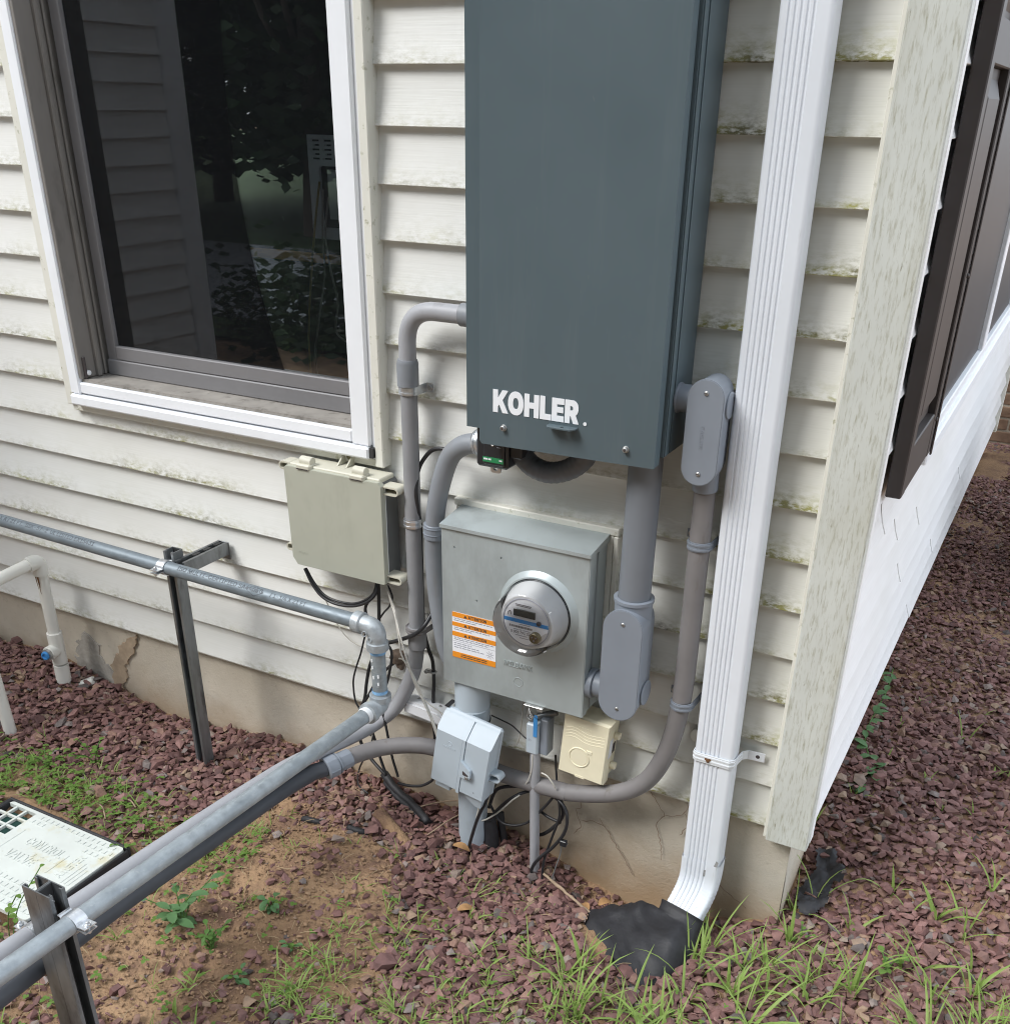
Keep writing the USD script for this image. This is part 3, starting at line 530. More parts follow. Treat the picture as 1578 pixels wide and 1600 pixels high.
# ------------------------------------------------------------------ downspout
def ribbed_profile(w, d, ribs=5):
    """Cross-section, front towards -y, about its centre: ribbed front, rounded corners."""
    h, e, rc = w / 2, d / 2, 0.011
    pts = []
    def arc(cx, cy, a0, a1):
        for a in np.linspace(a0, a1, 6): pts.append((cx + rc * math.cos(a), cy + rc * math.sin(a)))
    arc(-h + rc, -e + rc, -math.pi, -math.pi / 2)
    span = w * 0.56; x = -h + rc + 0.005
    for kk in range(ribs):
        p = span / ribs; pts += [(x + p * 0.10, -e), (x + p * 0.28, -e + 0.0028), (x + p * 0.52, -e + 0.0028), (x + p * 0.70, -e)]; x += p
    arc(h - rc, -e + rc, -math.pi / 2, 0); arc(h - rc, e - rc, 0, math.pi / 2); arc(-h + rc, e - rc, math.pi / 2, math.pi)
    return np.array(pts)
def sweep_profile(path, prof, scale=None):
    path = np.asarray(path, float); n, m = len(path), len(prof); t = np.gradient(path, axis=0); t /= np.linalg.norm(t, axis=1, keepdims=True)
    v = []
    for p_, tt, s in zip(path, t, scale if scale is not None else np.ones(n)):
        ex = V(1, 0, 0) - tt * tt[0]; ex /= np.linalg.norm(ex); ey = np.cross(ex, tt)
        v.append(p_ + s * (prof[:, :1] * ex + prof[:, 1:] * ey))
    v = np.vstack(v); i = np.arange(n - 1)[:, None]; j = np.arange(m)[None]; k = (j + 1) % m
    A, B, C, D = i * m + j, i * m + k, (i + 1) * m + k, (i + 1) * m + j
    return trimesh.Trimesh(v, np.concatenate([np.stack([A, B, C], -1).reshape(-1, 3), np.stack([A, C, D], -1).reshape(-1, 3)])[:, ::-1], process=False)
ds = thing('downspout', 'white ribbed downspout running down beside the corner post', 'downspout')
DW, DD = 0.104, 0.062
dpath = np.array([(-0.293, -0.046, 3.0), (-0.290, -0.046, 2.2), (-0.284, -0.046, 1.0), (-0.2755, -0.047, 0.15), (-0.2735, -0.049, -0.155)])
part(ds, 'pipe', sweep_profile(resample(dpath, 0.1), ribbed_profile(DW, DD)), 'downspout_white', 30)
el = spline([(-0.2735, -0.049, -0.125), (-0.2740, -0.051, -0.19), (-0.278, -0.066, -0.235), (-0.287, -0.095, -0.275), (-0.298, -0.135, -0.312), (-0.303, -0.155, -0.33)], 12)
ss = np.linspace(0, 1, len(el)); sc = 1.055 - 0.05 * ss + 0.012 * np.where((ss > 0.30) & (ss < 0.8), np.sin(ss * 2 * math.pi * 22), 0)
part(ds, 'elbow', sweep_profile(el, ribbed_profile(DW, DD, 5), sc), 'downspout_white', 40, label='white crimped elbow at the downspout foot')
# strap: band round the front and an ear screwed to the wall on the right
sp = []
bz = 0.2109
for zz, hh, y_out in ((bz, 0.026, 0.0),):
    x0, x1 = -0.2762 - DW / 2 - 0.002, -0.2762 + DW / 2 + 0.002; yf = -0.047 - DD / 2 - 0.003
    outline = [(x0 - 0.012, -0.004), (x0, -0.006), (x0, yf + 0.008), (x0 + 0.008, yf), (x1 - 0.010, yf), (x1, yf + 0.010), (x1 + 0.006, -0.020), (x1 + 0.018, -0.006), (x1 + 0.062, -0.003)]
    ol = LineString(outline).buffer(0.0012, cap_style=2)
    band = trimesh.creation.extrude_polygon(ol, hh, engine='earcut'); band.apply_translation((0, 0, zz - hh / 2))
    band2 = trimesh.creation.extrude_polygon(LineString(outline[1:7]).buffer(0.0024, cap_style=2), 0.004, engine='earcut'); band2.apply_translation((0, 0, zz + 0.004))
    band3 = band2.copy(); band3.apply_translation((0, 0, -0.011))
    stp = part(ds, 'strap', cat(band, band2, band3), 'strap_white')
    part(stp, 'screw_hole', cyl((x1 + 0.044, -0.0045, zz), (x1 + 0.044, -0.0062, zz), 0.0055), 'ink_dark', 30)
    part(stp, 'screw', hexhead((x0 + 0.042, yf - 0.0012, zz - 0.001), (0, -1, 0), 0.0055, 0.004), 'rust')
    part(stp, 'rust_stain', cyl((x0 + 0.042, yf - 0.0008, zz - 0.001), (x0 + 0.042, yf - 0.0016, zz - 0.001), 0.009), 'rust', 30)
part(ds, 'tear', facing(Polygon([(-0.262, -0.17), (-0.235, -0.163), (-0.226, -0.142), (-0.2235, -0.11), (-0.229, -0.105), (-0.236, -0.13), (-0.252, -0.146), (-0.266, -0.15)]), -0.0808, -0.0795), 'worn_metal', label='bare worn metal at the downspout end')
# black drain adapter in the ground
bo = thing('drain_boot', 'black rubber drain boot that the downspout elbow empties into', 'drain boot')
cp = spline([(-0.2925, -0.112, -0.288), (-0.302, -0.148, -0.318), (-0.335, -0.195, -0.338), (-0.385, -0.250, -0.362), (-0.440, -0.312, -0.392), (-0.490, -0.365, -0.425)], 9)
nb_ = 40; th = np.linspace(0, 2 * math.pi, nb_, endpoint=False); sv = np.linspace(0, 1, len(cp)); vs = []
tt_, uu_, ww_ = frame_along(cp)
for k_ in range(len(cp)):
    ex = np.cross(tt_[k_], V(0, 0, 1)); ex /= np.linalg.norm(ex); up_ = np.cross(ex, tt_[k_])
    w_, h_ = np.interp(sv[k_], [0, 0.05, 0.15, 0.4, 0.75, 1], [0.070, 0.066, 0.066, 0.128, 0.178, 0.165]), np.interp(sv[k_], [0, 0.05, 0.15, 0.4, 0.75, 1], [0.046, 0.042, 0.046, 0.072, 0.075, 0.045])
    e_ = 0.75; c_, s_ = np.cos(th), np.sin(th)
    vs.append(cp[k_] + np.outer(np.sign(c_) * np.abs(c_) ** e_ * w_, ex) + np.outer(np.sign(s_) * np.abs(s_) ** e_ * h_, up_))
vv = np.vstack(vs); amt = np.repeat(np.clip(sv * 4 - 0.3, 0.05, 1), nb_)[:, None]
vv = vv + amt * np.stack([ngrid(vv, 9.0, 0.022, 41), ngrid(vv, 9.0, 0.022, 42), ngrid(vv, 11.0, 0.030, 43) + ngrid(vv, 32.0, 0.011, 44)], 1)
i = np.arange(len(cp) - 1)[:, None]; j = np.arange(nb_)[None]; k = (j + 1) % nb_; A, B, C, D = i * nb_ + j, i * nb_ + k, (i + 1) * nb_ + k, (i + 1) * nb_ + j
part(bo, 'sleeve', trimesh.Trimesh(np.vstack([vv, vv[-nb_:].mean(0)]), np.concatenate([np.stack([A, D, C], -1).reshape(-1, 3), np.stack([A, C, B], -1).reshape(-1, 3), np.stack([(len(cp) - 1) * nb_ + j[0], np.full(nb_, len(vv)), (len(cp) - 1) * nb_ + k[0]], 1)]), process=False), 'black_rubber', True)
rag = ragged([(-0.035, 0.08), (0.03, 0.05), (0.06, 0.12), (0.05, 0.17), (0.085, 0.22), (0.05, 0.27), (0.02, 0.31), (-0.02, 0.30), (-0.015, 0.22), (-0.04, 0.16)], 0.018, 8)
ga, gb = np.meshgrid(np.arange(-0.09, 0.14, 0.005), np.arange(0.0, 0.36, 0.005)); ins = shapely.contains(rag, shapely.points(np.stack([ga.ravel(), gb.ravel()], 1)))
sv_ = np.stack([ga.ravel(), gb.ravel(), ground_z(ga.ravel(), gb.ravel()) + 0.036], 1); sv_[:, 2] += ngrid(sv_ * np.array([1, 1, 0]), 16.0, 0.026, 61) + ngrid(sv_ * np.array([1, 1, 0]), 45.0, 0.010, 62)
na_, nb2 = ga.shape[1], ga.shape[0]; i, j = np.meshgrid(np.arange(na_ - 1), np.arange(nb2 - 1)); a_ = (j * na_ + i).ravel(); ok_ = ins[a_] & ins[a_ + 1] & ins[a_ + na_] & ins[a_ + na_ + 1]; a_ = a_[ok_]
solo('black_sheet_scrap', (lambda m: (m.remove_unreferenced_vertices(), m)[1])(trimesh.Trimesh(sv_, np.concatenate([np.stack([a_, a_ + 1, a_ + na_ + 1], 1), np.stack([a_, a_ + na_ + 1, a_ + na_], 1)]), process=False)), 'black_rubber', 'crumpled scrap of black sheet in the red stone by the house corner', 'plastic scrap', smooth=True)

# ------------------------------------------------------------------ transfer switch cabinet
ts = thing('transfer_switch', 'tall dark blue-grey electrical cabinet with white lettering above the meter', 'electrical cabinet')
KY = -0.19
part(ts, 'back_box', facing(sbox(-0.968, 1.010, -0.459, 2.3), -0.155, -0.004), 'cabinet_paint')
cov = Polygon([(-0.906, 0.985), (-0.4655, 0.992), (-0.4655, 2.3), (-0.9125, 2.3), (-0.9125, 0.992)])
part(ts, 'cover', cat(facing(cov, KY, KY + 0.003), bx(-0.9123, -0.9093, KY + 0.003, -0.158, 0.996, 2.3), bx(-0.4687, -0.4657, KY + 0.003, -0.158, 0.994, 2.3), bx(-0.905, -0.4687, KY + 0.003, -0.170, 0.9925, 0.996)), 'cabinet_paint', label='front cover with rolled edges')
part(ts, 'side_flange', bx(-0.4588, -0.4565, -0.120, -0.112, 1.012, 2.3), 'cabinet_paint')
part(ts, 'side_flange', bx(-0.4588, -0.4560, -0.152, -0.140, 1.012, 2.3), 'cabinet_paint')
word = affinity.translate(letters('KOHLER', 0.0505, 880, 128, 0.222), -0.8765, 1.0672)
part(ts, 'logo_lettering', facing(word.buffer(0.0012, join_style=2), KY - 0.0012, KY), 'logo_white')
part(ts, 'registered_mark', facing(Point(-0.638, 1.0695).buffer(0.0042), KY - 0.0012, KY), 'logo_white')
for x, z in ((-0.8459, 1.0314), (-0.535, 1.0271)):
    s_ = part(ts, 'screw', cat(cyl((x, KY, z), (x, KY - 0.010, z), 0.0062), torus((x, KY - 0.001, z), (0, -1, 0), 0.0065, 0.0016)), 'steel_dull', 30)
    part(s_, 'hex_socket', lathe([(0, 0.0), (0.0004, 0.0034), (0.0005, 0.0)], (x, KY - 0.0101, z), (0, -1, 0), 6), 'ink_dark')
tab = Polygon([(-0.727, KY), (-0.655, KY), (-0.655, KY - 0.016), (-0.663, KY - 0.028), (-0.719, KY - 0.028), (-0.727, KY - 0.016)]).difference(Point(-0.688, KY - 0.015).buffer(0.0045))
tm = trimesh.creation.extrude_polygon(tab, 0.003, engine='earcut'); tm.apply_translation((0, 0, 1.0555))
part(ts, 'padlock_tab', tm, 'cabinet_paint')
for x in (-0.92, -0.50): part(ts, 'drain_slot', bx(x - 0.008, x + 0.008, -0.10, -0.06, 1.0085, 1.0098), 'ink_dark')

sp = thing('surge_module', 'small black module with a green strip under the dark cabinet', 'electrical module')
part(sp, 'body', bx(-0.958, -0.868, -0.128, -0.03, 0.905, 1.006, 0.006), 'black_plastic', 30)
part(sp, 'face', bx(-0.934, -0.874, -0.137, -0.1285, 0.914, 1.004, 0.004), 'black_plastic', 30)
part(sp, 'side_block', bx(-0.8675, -0.835, -0.118, -0.03, 0.935, 1.006, 0.003), 'black_plastic', 30)
part(sp, 'green_strip', bx(-0.933, -0.875, -0.1378, -0.1372, 0.923, 0.936), 'green_print')
part(sp, 'strip_text', cat(*[bx(x, x + w, -0.1384, -0.1379, 0.9285, 0.9325) for x, w in ((-0.930, 0.011), (-0.917, 0.008), (-0.886, 0.008))]), 'paper_white')
part(sp, 'indicator', cyl((-0.905, -0.137, 0.968), (-0.905, -0.1395, 0.968), 0.0035), 'box_grey', 30)
part(sp, 'label_text', cat(*[bx(x, x + w, -0.1377, -0.1372, z, z + 0.0018) for x, w, z in ((-0.893, 0.006, 0.968), (-0.894, 0.012, 0.962))]), 'ink_grey')
tb = rrect(-0.931, -0.902, 0.884, 0.925, 0.006).difference(Point(-0.9165, 0.898).buffer(0.0055))
part(sp, 'mounting_tab', cat(facing(tb, -0.100, -0.096), torus((-0.9165, -0.1005, 0.898), (0, -1, 0), 0.007, 0.0016)), 'zinc', 30)

# ------------------------------------------------------------------ meter socket and meter
MY = -0.132
ms = thing('meter_socket', 'grey galvanised meter box with an orange and white warning label', 'meter box')
part(ms, 'body', bx(-1.060, -0.632, MY + 0.004, -0.022, 0.262, 0.728, 0.002), 'meter_grey', 30)
ring_c, ring_r = (-0.768, 0.543), 0.100
face = sbox(-1.0615, 0.2615, -0.6315, 0.7225).difference(Point(*ring_c).buffer(ring_r, quad_segs=16))
for x, z in ((-1.0216, 0.6731), (-0.8807, 0.6716), (-0.9535, 0.5324)): face = face.difference(Point(x, z).buffer(0.0026))
part(ms, 'cover', cat(facing(face, MY, MY + 0.0035), bx(-0.6312, -0.6290, MY + 0.001, -0.105, 0.2615, 0.7225)), 'meter_grey')
part(ms, 'hood', trimesh.convex.convex_hull(np.array([(x, y, z) for x in (-1.064, -0.6275) for y, z in ((MY - 0.006, 0.7235), (MY - 0.006, 0.733), (-0.021, 0.750), (-0.021, 0.7285))])), 'meter_grey')
part(ms, 'side_seam', bx(-0.6319, -0.6300, -0.085, -0.078, 0.268, 0.72), 'meter_grey_dark')
part(ms, 'cover_ring', lathe([(0, ring_r + 0.016), (0.002, ring_r + 0.014), (0.010, ring_r + 0.005), (0.014, ring_r + 0.002), (0.014, ring_r - 0.002), (-0.002, ring_r - 0.002)], (ring_c[0], MY + 0.0005, ring_c[1]), (0, -1, 0), 56), 'meter_grey', 40)
part(ms, 'embossed_name', sign('MILBANK', -0.870, 0.362, MY, 0.0145, 600, 0.088, 0.0020, res=48), 'meter_grey')
ks = torus((-0.823, MY, 0.318), (0, -1, 0), 0.0135, 0.0011)
part(ms, 'knockout', ks, 'meter_grey', 30)
part(ms, 'mounting_block', cat(bx(-1.089, -0.603, -0.021, 0.012, 0.745, 0.766, 0.003), bx(-0.618, -0.603, -0.021, 0.012, 0.30, 0.7445, 0.003), bx(-1.083, -1.066, -0.020, 0.012, 0.66, 0.7445, 0.003), bx(-1.064, -0.619, -0.0195, 0.012, 0.29, 0.744)), 'cream_vinyl', 30, label='cream vinyl mounting block behind the meter box')
hs = part(ms, 'hasp', cat(bx(-0.800, -0.742, MY - 0.012, MY + 0.03, 0.2575, 0.2605, 0.001), bx(-0.760, -0.744, MY - 0.010, MY - 0.007, 0.248, 0.2612, 0.001)), 'steel_dull')
part(hs, 'seal_ring', cat(torus((-0.782, MY - 0.008, 0.243), (1, 0.2, 0), 0.011, 0.0018), torus((-0.782, MY - 0.006, 0.224), (0.3, 1, 0), 0.010, 0.0016)), 'steel_dull', 40)
# warning label
lx0, lx1, lz0, lz1 = -1.031, -0.894, 0.3445, 0.484
wl = part(ms, 'warning_label', facing(rrect(lx0, lx1, lz0, lz1, 0.003), MY - 0.0008, MY), 'paper_white')
Wl, Hl = lx1 - lx0, lz1 - lz0; U = lambda f: lz1 - Hl * f
for f0, f1, t in ((0.0, 0.105, 'ATTENTION'), (0.215, 0.305, 'ATTENTION'), (0.425, 0.525, 'ATENCIÓN'), (0.875, 1.0, None)):
    b_ = part(wl, 'orange_band', facing(rrect(lx0, lx1, U(f1), U(f0), 0.002), MY - 0.0012, MY - 0.0008), 'orange_print')
    if t:
        h = Hl * 0.066; xx = lx0 + Wl * 0.37
        part(wl, 'heading', cat(sign(t, xx, U(f1) + (Hl * (f1 - f0) - h) / 2, MY - 0.0012, h, 800, Wl * 0.42, 0.0003, res=40), facing(Polygon([(xx - 0.014, U(f1) + 0.0025), (xx - 0.003, U(f1) + 0.0025), (xx - 0.0085, U(f1) + 0.0115)]), MY - 0.0015, MY - 0.0012)), 'ink_dark')
    else:
        for q_ in (0.33, 0.66): part(wl, 'fine_print', cat(*[bx(lx0 + Wl * a_, lx0 + Wl * b2, MY - 0.0015, MY - 0.0012, U(f0 + (f1 - f0) * q_) - 0.0012, U(f0 + (f1 - f0) * q_) + 0.0012) for a_, b2 in ((0.2, 0.24), (0.25, 0.33), (0.34, 0.48), (0.49, 0.55), (0.56, 0.66), (0.67, 0.8))]), 'ink_dark')
for ff, ends in ((0.135, 0.92), (0.175, 0.55), (0.335, 0.86), (0.375, 0.45), (0.555, 0.95), (0.595, 0.84), (0.68, 0.45), (0.725, 0.62), (0.77, 0.74)):
    x_, ws = 0.04, []
    while x_ < ends: w_ = RNG.uniform(0.04, 0.13); ws.append(bx(lx0 + Wl * x_, lx0 + Wl * min(x_ + w_, ends), MY - 0.0011, MY - 0.0008, U(ff) - 0.0011, U(ff) + 0.0011)); x_ += w_ + 0.018
    part(wl, 'fine_print', cat(*ws), 'ink_grey')
part(wl, 'rule_line', bx(lx0 + 0.002, lx1 - 0.002, MY - 0.0011, MY - 0.0008, U(0.64), U(0.634)), 'ink_grey')
sx_, sz_ = lx0 + Wl * 0.87, U(0.76)
part(wl, 'star_diagram', cat(*[facing(LineString([(sx_ + 0.003 * math.cos(a_), sz_ + 0.003 * math.sin(a_)), (sx_ + 0.0115 * math.cos(a_), sz_ + 0.0115 * math.sin(a_))]).buffer(0.0006), MY - 0.0011, MY - 0.0008) for a_ in np.arange(8) * math.pi / 4 + 0.2]), 'ink_grey')

em = thing('electric_meter', 'round glass-fronted electric meter plugged into the grey meter box', 'electric meter')
cx_, cz_ = ring_c
part(em, 'base_ring', lathe([(-0.004, 0.100), (-0.010, 0.0985), (-0.014, 0.094), (-0.014, 0.088)], (cx_, MY, cz_), (0, 1, 0), 56), 'black_plastic', 40)
part(em, 'body', lathe([(0.0, 0.0945), (0.018, 0.0915), (0.062, 0.0770), (0.070, 0.0735), (0.071, 0.0700), (0.0695, 0.064)], (cx_, MY, cz_), (0, -1, 0), 56), 'dial_body', 40)
part(em, 'glass_cover', lathe([(0.012, 0.0965), (0.030, 0.0955), (0.080, 0.0880), (0.089, 0.0872), (0.0935, 0.0840), (0.0945, 0.0795), (0.0915, 0.0750), (0.0860, 0.0710), (0.0840, 0.0660), (0.0845, 0.0)], (cx_, MY, cz_), (0, -1, 0), 64), 'meter_glass', 50)
fy = MY - 0.0705
fp = part(em, 'face_plate', facing(Point(cx_, cz_).buffer(0.0645, quad_segs=20), fy, fy + 0.002), 'dial_grey')
dsp = part(em, 'display', bx(cx_ - 0.036, cx_ + 0.026, fy - 0.003, fy, cz_ + 0.014, cz_ + 0.034, 0.0008), 'lcd')
part(dsp, 'digits', sign('35 978', cx_ - 0.030, cz_ + 0.0185, fy - 0.003, 0.011, 400, 0.046, 0.0003, res=40), 'lcd_digit') if False else None
band = sbox(cx_ - 0.09, cz_ - 0.005, cx_ + 0.09, cz_ + 0.005).intersection(Point(cx_, cz_).buffer(0.0635, quad_segs=20))
part(em, 'blue_band', facing(band, fy - 0.0008, fy), 'blue_print')
low = Point(cx_, cz_).buffer(0.0635, quad_segs=20).intersection(Polygon([(cx_ - 0.09, cz_ - 0.0055), (cx_ + 0.09, cz_ - 0.0055), (cx_ + 0.055, cz_ - 0.018), (cx_ + 0.008, cz_ - 0.062), (cx_ + 0.0, cz_ - 0.09), (cx_ - 0.09, cz_ - 0.09)]))
part(em, 'paper_dial', facing(low, fy - 0.0006, fy), 'paper_white')
part(em, 'serial_number', sign('5 003 791 323', cx_ - 0.044, cz_ - 0.036, fy - 0.0006, 0.0072, 500, 0.062, 0.0003, res=40), 'ink_dark')
part(em, 'barcode', cat(*[bx(cx_ - 0.048 + k_ * 0.0022, cx_ - 0.048 + k_ * 0.0022 + RNG.uniform(0.0006, 0.0016), fy - 0.0009, fy - 0.0006, cz_ - 0.0195, cz_ - 0.0135) for k_ in range(30)]), 'ink_dark')
part(em, 'fine_print', cat(*[bx(cx_ + a_, cx_ + b_, fy - 0.0009, fy - 0.0006, cz_ + z_, cz_ + z_ + 0.0016) for a_, b_, z_ in ((-0.036, -0.022, -0.0255), (-0.019, -0.012, -0.0255), (-0.008, 0.012, -0.0255), (-0.030, 0.004, -0.0415), (-0.018, 0.010, -0.048), (-0.02, 0.012, -0.0095))]), 'ink_grey')
part(em, 'type_mark', cat(*[bx(cx_ + a_, cx_ + b_, fy - 0.0004, fy, cz_ + z_, cz_ + z_ + 0.0016) for a_, b_, z_ in ((-0.032, 0.014, 0.0455), (-0.030, 0.012, 0.042))] + [facing(LineString([(cx_ - 0.052, cz_ + 0.012), (cx_ - 0.052, cz_ + 0.02), (cx_ - 0.046, cz_ + 0.024), (cx_ - 0.044, cz_ + 0.014)]).buffer(0.0009), fy - 0.0004, fy)]), 'ink_dark')
part(em, 'dial_socket', lathe([(0.0, 0.0148), (0.012, 0.0148), (0.014, 0.0125), (0.0120, 0.0118), (0.0118, 0)], (cx_ + 0.030, fy, cz_ - 0.034), (0, -1, 0), 24), 'brass_dull', 30)
part(em, 'dial_key', cat(*[cyl((cx_ + 0.030 + 0.006 * math.cos(a_), fy - 0.0118, cz_ - 0.034 + 0.006 * math.sin(a_)), (cx_ + 0.030 + 0.006 * math.cos(a_), fy - 0.0145, cz_ - 0.034 + 0.006 * math.sin(a_)), 0.0026, 8) for a_ in (0.5, 2.6, 4.7)]), 'ink_dark', 30)
part(em, 'face_rim', torus((cx_, fy - 0.0005, cz_), (0, -1, 0), 0.0652, 0.0010, 56, 6), 'ink_grey', 40)
part(em, 'optical_port', cyl((cx_ + 0.037, fy, cz_ + 0.006), (cx_ + 0.037, fy - 0.006, cz_ + 0.006), 0.0062), 'ink_dark', 30)
for a_ in (0.6, 2.5, 3.7, 5.5):
    part(em, 'cover_rib', cyl((cx_ + 0.0885 * math.cos(a_), MY - 0.078, cz_ + 0.0885 * math.sin(a_)), (cx_ + 0.0872 * math.cos(a_), MY - 0.0885, cz_ + 0.0872 * math.sin(a_)), 0.0014, 8), 'dial_body', 30)

# ------------------------------------------------------------------ conduits
def two_hole_strap(parent, c, axis_z, r, mat='zinc', ears=True, wide=0.020):
    """A pipe strap round a vertical conduit at c, with screwed ears on the wall."""
    x, y, z = c
    pts = [(x + (r + 0.0018) * math.cos(a), y + (r + 0.0018) * math.sin(a)) for a in np.linspace(-math.pi * 1.02, 0.02 * math.pi, 17)]
    line = LineString([(x - r - 0.026, -0.004), (x - r - 0.004, -0.004)] + [(x - r - 0.0018, y)] + pts[1:-1] + [(x + r + 0.0018, y), (x + r + 0.004, -0.004), (x + r + 0.026, -0.004)] if ears else pts)
    b = trimesh.creation.extrude_polygon(line.buffer(0.0012, cap_style=2), wide, engine='earcut'); b.apply_translation((0, 0, z - wide / 2))
    rib = [trimesh.creation.extrude_polygon(LineString(pts).buffer(0.0028, cap_style=2), 0.004, engine='earcut') for _ in range(2)]
    rib[0].apply_translation((0, 0, z - wide * 0.36)); rib[1].apply_translation((0, 0, z + wide * 0.16))
    s_ = part(parent, 'strap', cat(b, *rib), mat, 40)
    if ears:
        for sg in (-1, 1): part(s_, 'strap_screw', hexhead((x + sg * (r + 0.016), -0.0052, z), (0, -1, 0), 0.0075, 0.006), 'steel_dull', 30)
# a: slim conduit left of the cabinet, swept out along the gas pipe
ca = thing('slim_conduit', 'slim grey conduit bent out of the left side of the dark cabinet', 'conduit')
part(ca, 'elbow', tube(fillet([(-0.985, -0.055, 1.250), (-1.199, -0.055, 1.250), (-1.204, -0.052, 1.072)], 0.13, 12), 0.0225, 18), 'conduit_pale', 40)
part(ca, 'box_adapter', cyl((-1.04, -0.055, 1.250), (-0.969, -0.055, 1.250), 0.0275), 'conduit_grey', 30)
part(ca, 'coupling', tube(np.array([(-1.2035, -0.052, 1.125), (-1.204, -0.052, 1.115), (-1.204, -0.052, 1.058)]), [0.0255, 0.0285, 0.0285], 20), 'conduit_grey', 30)
run = np.vstack([[(-1.204, -0.05, 1.06), (-1.2035, -0.05, 0.85), (-1.204, -0.05, 0.62), (-1.203, -0.05, 0.45), (-1.203, -0.05, 0.33)], spline([(-1.203, -0.05, 0.30), (-1.222, -0.05, 0.20), (-1.283, -0.052, 0.07), (-1.345, -0.075, 0.0), (-1.375, -0.15, -0.015), (-1.40, -0.26, -0.008), (-1.424, -0.42, 0.008), (-1.431, -0.60, 0.022)], 8), [(-1.432, -0.9, 0.046), (-1.433, -1.30, 0.072), (-1.434, -1.75, 0.10)]])
part(ca, 'run', tube(run[:12], 0.0225, 18), 'conduit_run', 40)
part(ca, 'sweep', tube(run[11:], 0.0228, 18), 'conduit_pale', 40)
part(ca, 'coupling', cyl((-1.203, -0.05, 0.36), (-1.203, -0.05, 0.29), 0.0275), 'conduit_run', 30)
for z in (1.048, 0.682): two_hole_strap(ca, (-1.204, -0.05, z), 1, 0.0230, ears=(z > 0.9), wide=0.024)
part(ca, 'strap_screw', hexhead((-1.235, -0.006, 0.70), (0, -1, 0), 0.0075, 0.006), 'steel_dull', 30)
two_hole_strap(ca, (-1.203, -0.05, 0.352), 1, 0.0285, 'conduit_weathered', True, 0.018)
part(ca, 'printed_text', cat(*[bx(0, 0.011, 0, 0.0005, 0, 0.006).apply_transform(trimesh.transformations.translation_matrix((-1.411, -0.62 - 0.016 * q_, 0.030 + 0.0012 * q_))) for q_ in range(14)]), 'ink_grey') if False else None
# b: larger conduit from the surge module down behind the meter box
cb = thing('curved_conduit', 'grey flexible conduit curving from the metal ring down the left of the meter box', 'conduit')
pb = spline([(-0.975, -0.075, 0.945), (-1.02, -0.075, 0.935), (-1.062, -0.074, 0.902), (-1.09, -0.072, 0.84), (-1.113, -0.070, 0.755), (-1.124, -0.066, 0.68)], 8)
part(cb, 'bend', tube(pb, 0.0262, 20), 'conduit_grey', 40)
part(cb, 'run', tube(spline([(-1.124, -0.066, 0.69), (-1.130, -0.062, 0.60), (-1.126, -0.06, 0.50), (-1.115, -0.058, 0.40), (-1.100, -0.055, 0.31), (-1.07, -0.052, 0.262), (-1.02, -0.05, 0.25)], 8), np.interp(np.linspace(0, 1, 49), [0, 0.6, 1], [0.0262, 0.025, 0.022]), 20), 'conduit_grey', 40)
part(cb, 'coupling', cat(cyl((-1.1225, -0.067, 0.700), (-1.1255, -0.065, 0.658), 0.0300), torus((-1.1232, -0.0665, 0.690), (0, 0, 1), 0.0295, 0.0022), torus((-1.1250, -0.0655, 0.672), (0, 0, 1), 0.0295, 0.0022)), 'fitting_grey', 40)
part(cb, 'ring_connector', lathe([(0, 0.0), (0, 0.030), (0.006, 0.034), (0.009, 0.034), (0.0095, 0.031), (0.013, 0.031), (0.0135, 0.036), (0.022, 0.036), (0.0225, 0.031), (0.027, 0.031), (0.0275, 0.034), (0.034, 0.032), (0.034, 0)], (-0.988, -0.075, 0.947), (1, 0, 0.12), 36), 'zinc', 40)
# c: flexible loop under the cabinet
cc = thing('flexible_loop', 'short dark grey flexible conduit looping under the dark cabinet', 'conduit')
lp = spline([(-0.872, -0.072, 0.948), (-0.855, -0.074, 0.932), (-0.825, -0.078, 0.912), (-0.785, -0.080, 0.903), (-0.745, -0.080, 0.910), (-0.705, -0.08, 0.932), (-0.675, -0.08, 0.968), (-0.66, -0.08, 1.02)], 10)
rl = 0.0265 + 0.0006 * np.sin(np.arange(len(lp)) * 1.9) * (np.abs(np.arange(len(lp)) - 38) < 22)
part(cc, 'hose', tube(lp, rl, 20), 'loop_grey', 50)
# d: riser from the cabinet into the lower access fitting
cd = thing('riser_conduit', 'thick grey conduit from the cabinet down to the access fitting beside the meter', 'conduit')
part(cd, 'pipe', cyl((-0.520, -0.095, 1.02), (-0.521, -0.098, 0.60), 0.0405), 'conduit_riser', 40)
def access_fitting(parent, x, z0, z1, w, yf, depth, hub_r, top_round):
    sh = stadium(x, z0, z1, w)
    b = cat(facing(sh.buffer(-0.003), yf + 0.006, yf + depth * 0.55), facing(sh.buffer(-0.007), yf + depth * 0.55 + 0.0001, yf + depth * 0.85), facing(sh.buffer(-0.014), yf + depth * 0.85 + 0.0001, yf + depth))
    bp = part(parent, 'fitting_body', b, 'fitting_grey', 40)
    c_ = part(parent, 'fitting_cover', cat(facing(sh, yf, yf + 0.0055), facing(sh.buffer(-0.002), yf - 0.0012, yf)), 'fitting_grey', 40)
    for z in (z1 - w * 0.36, z0 + w * 0.33):
        part(c_, 'cover_screw', screw((x, yf - 0.0012, z), (0, -1, 0), 0.0052, 0.003), 'steel_dull', 30); part(c_, 'screw_slot', bx(x - 0.0042, x + 0.0042, yf - 0.0047, yf - 0.0042, z - 0.0008, z + 0.0008), 'ink_dark')
    return bp
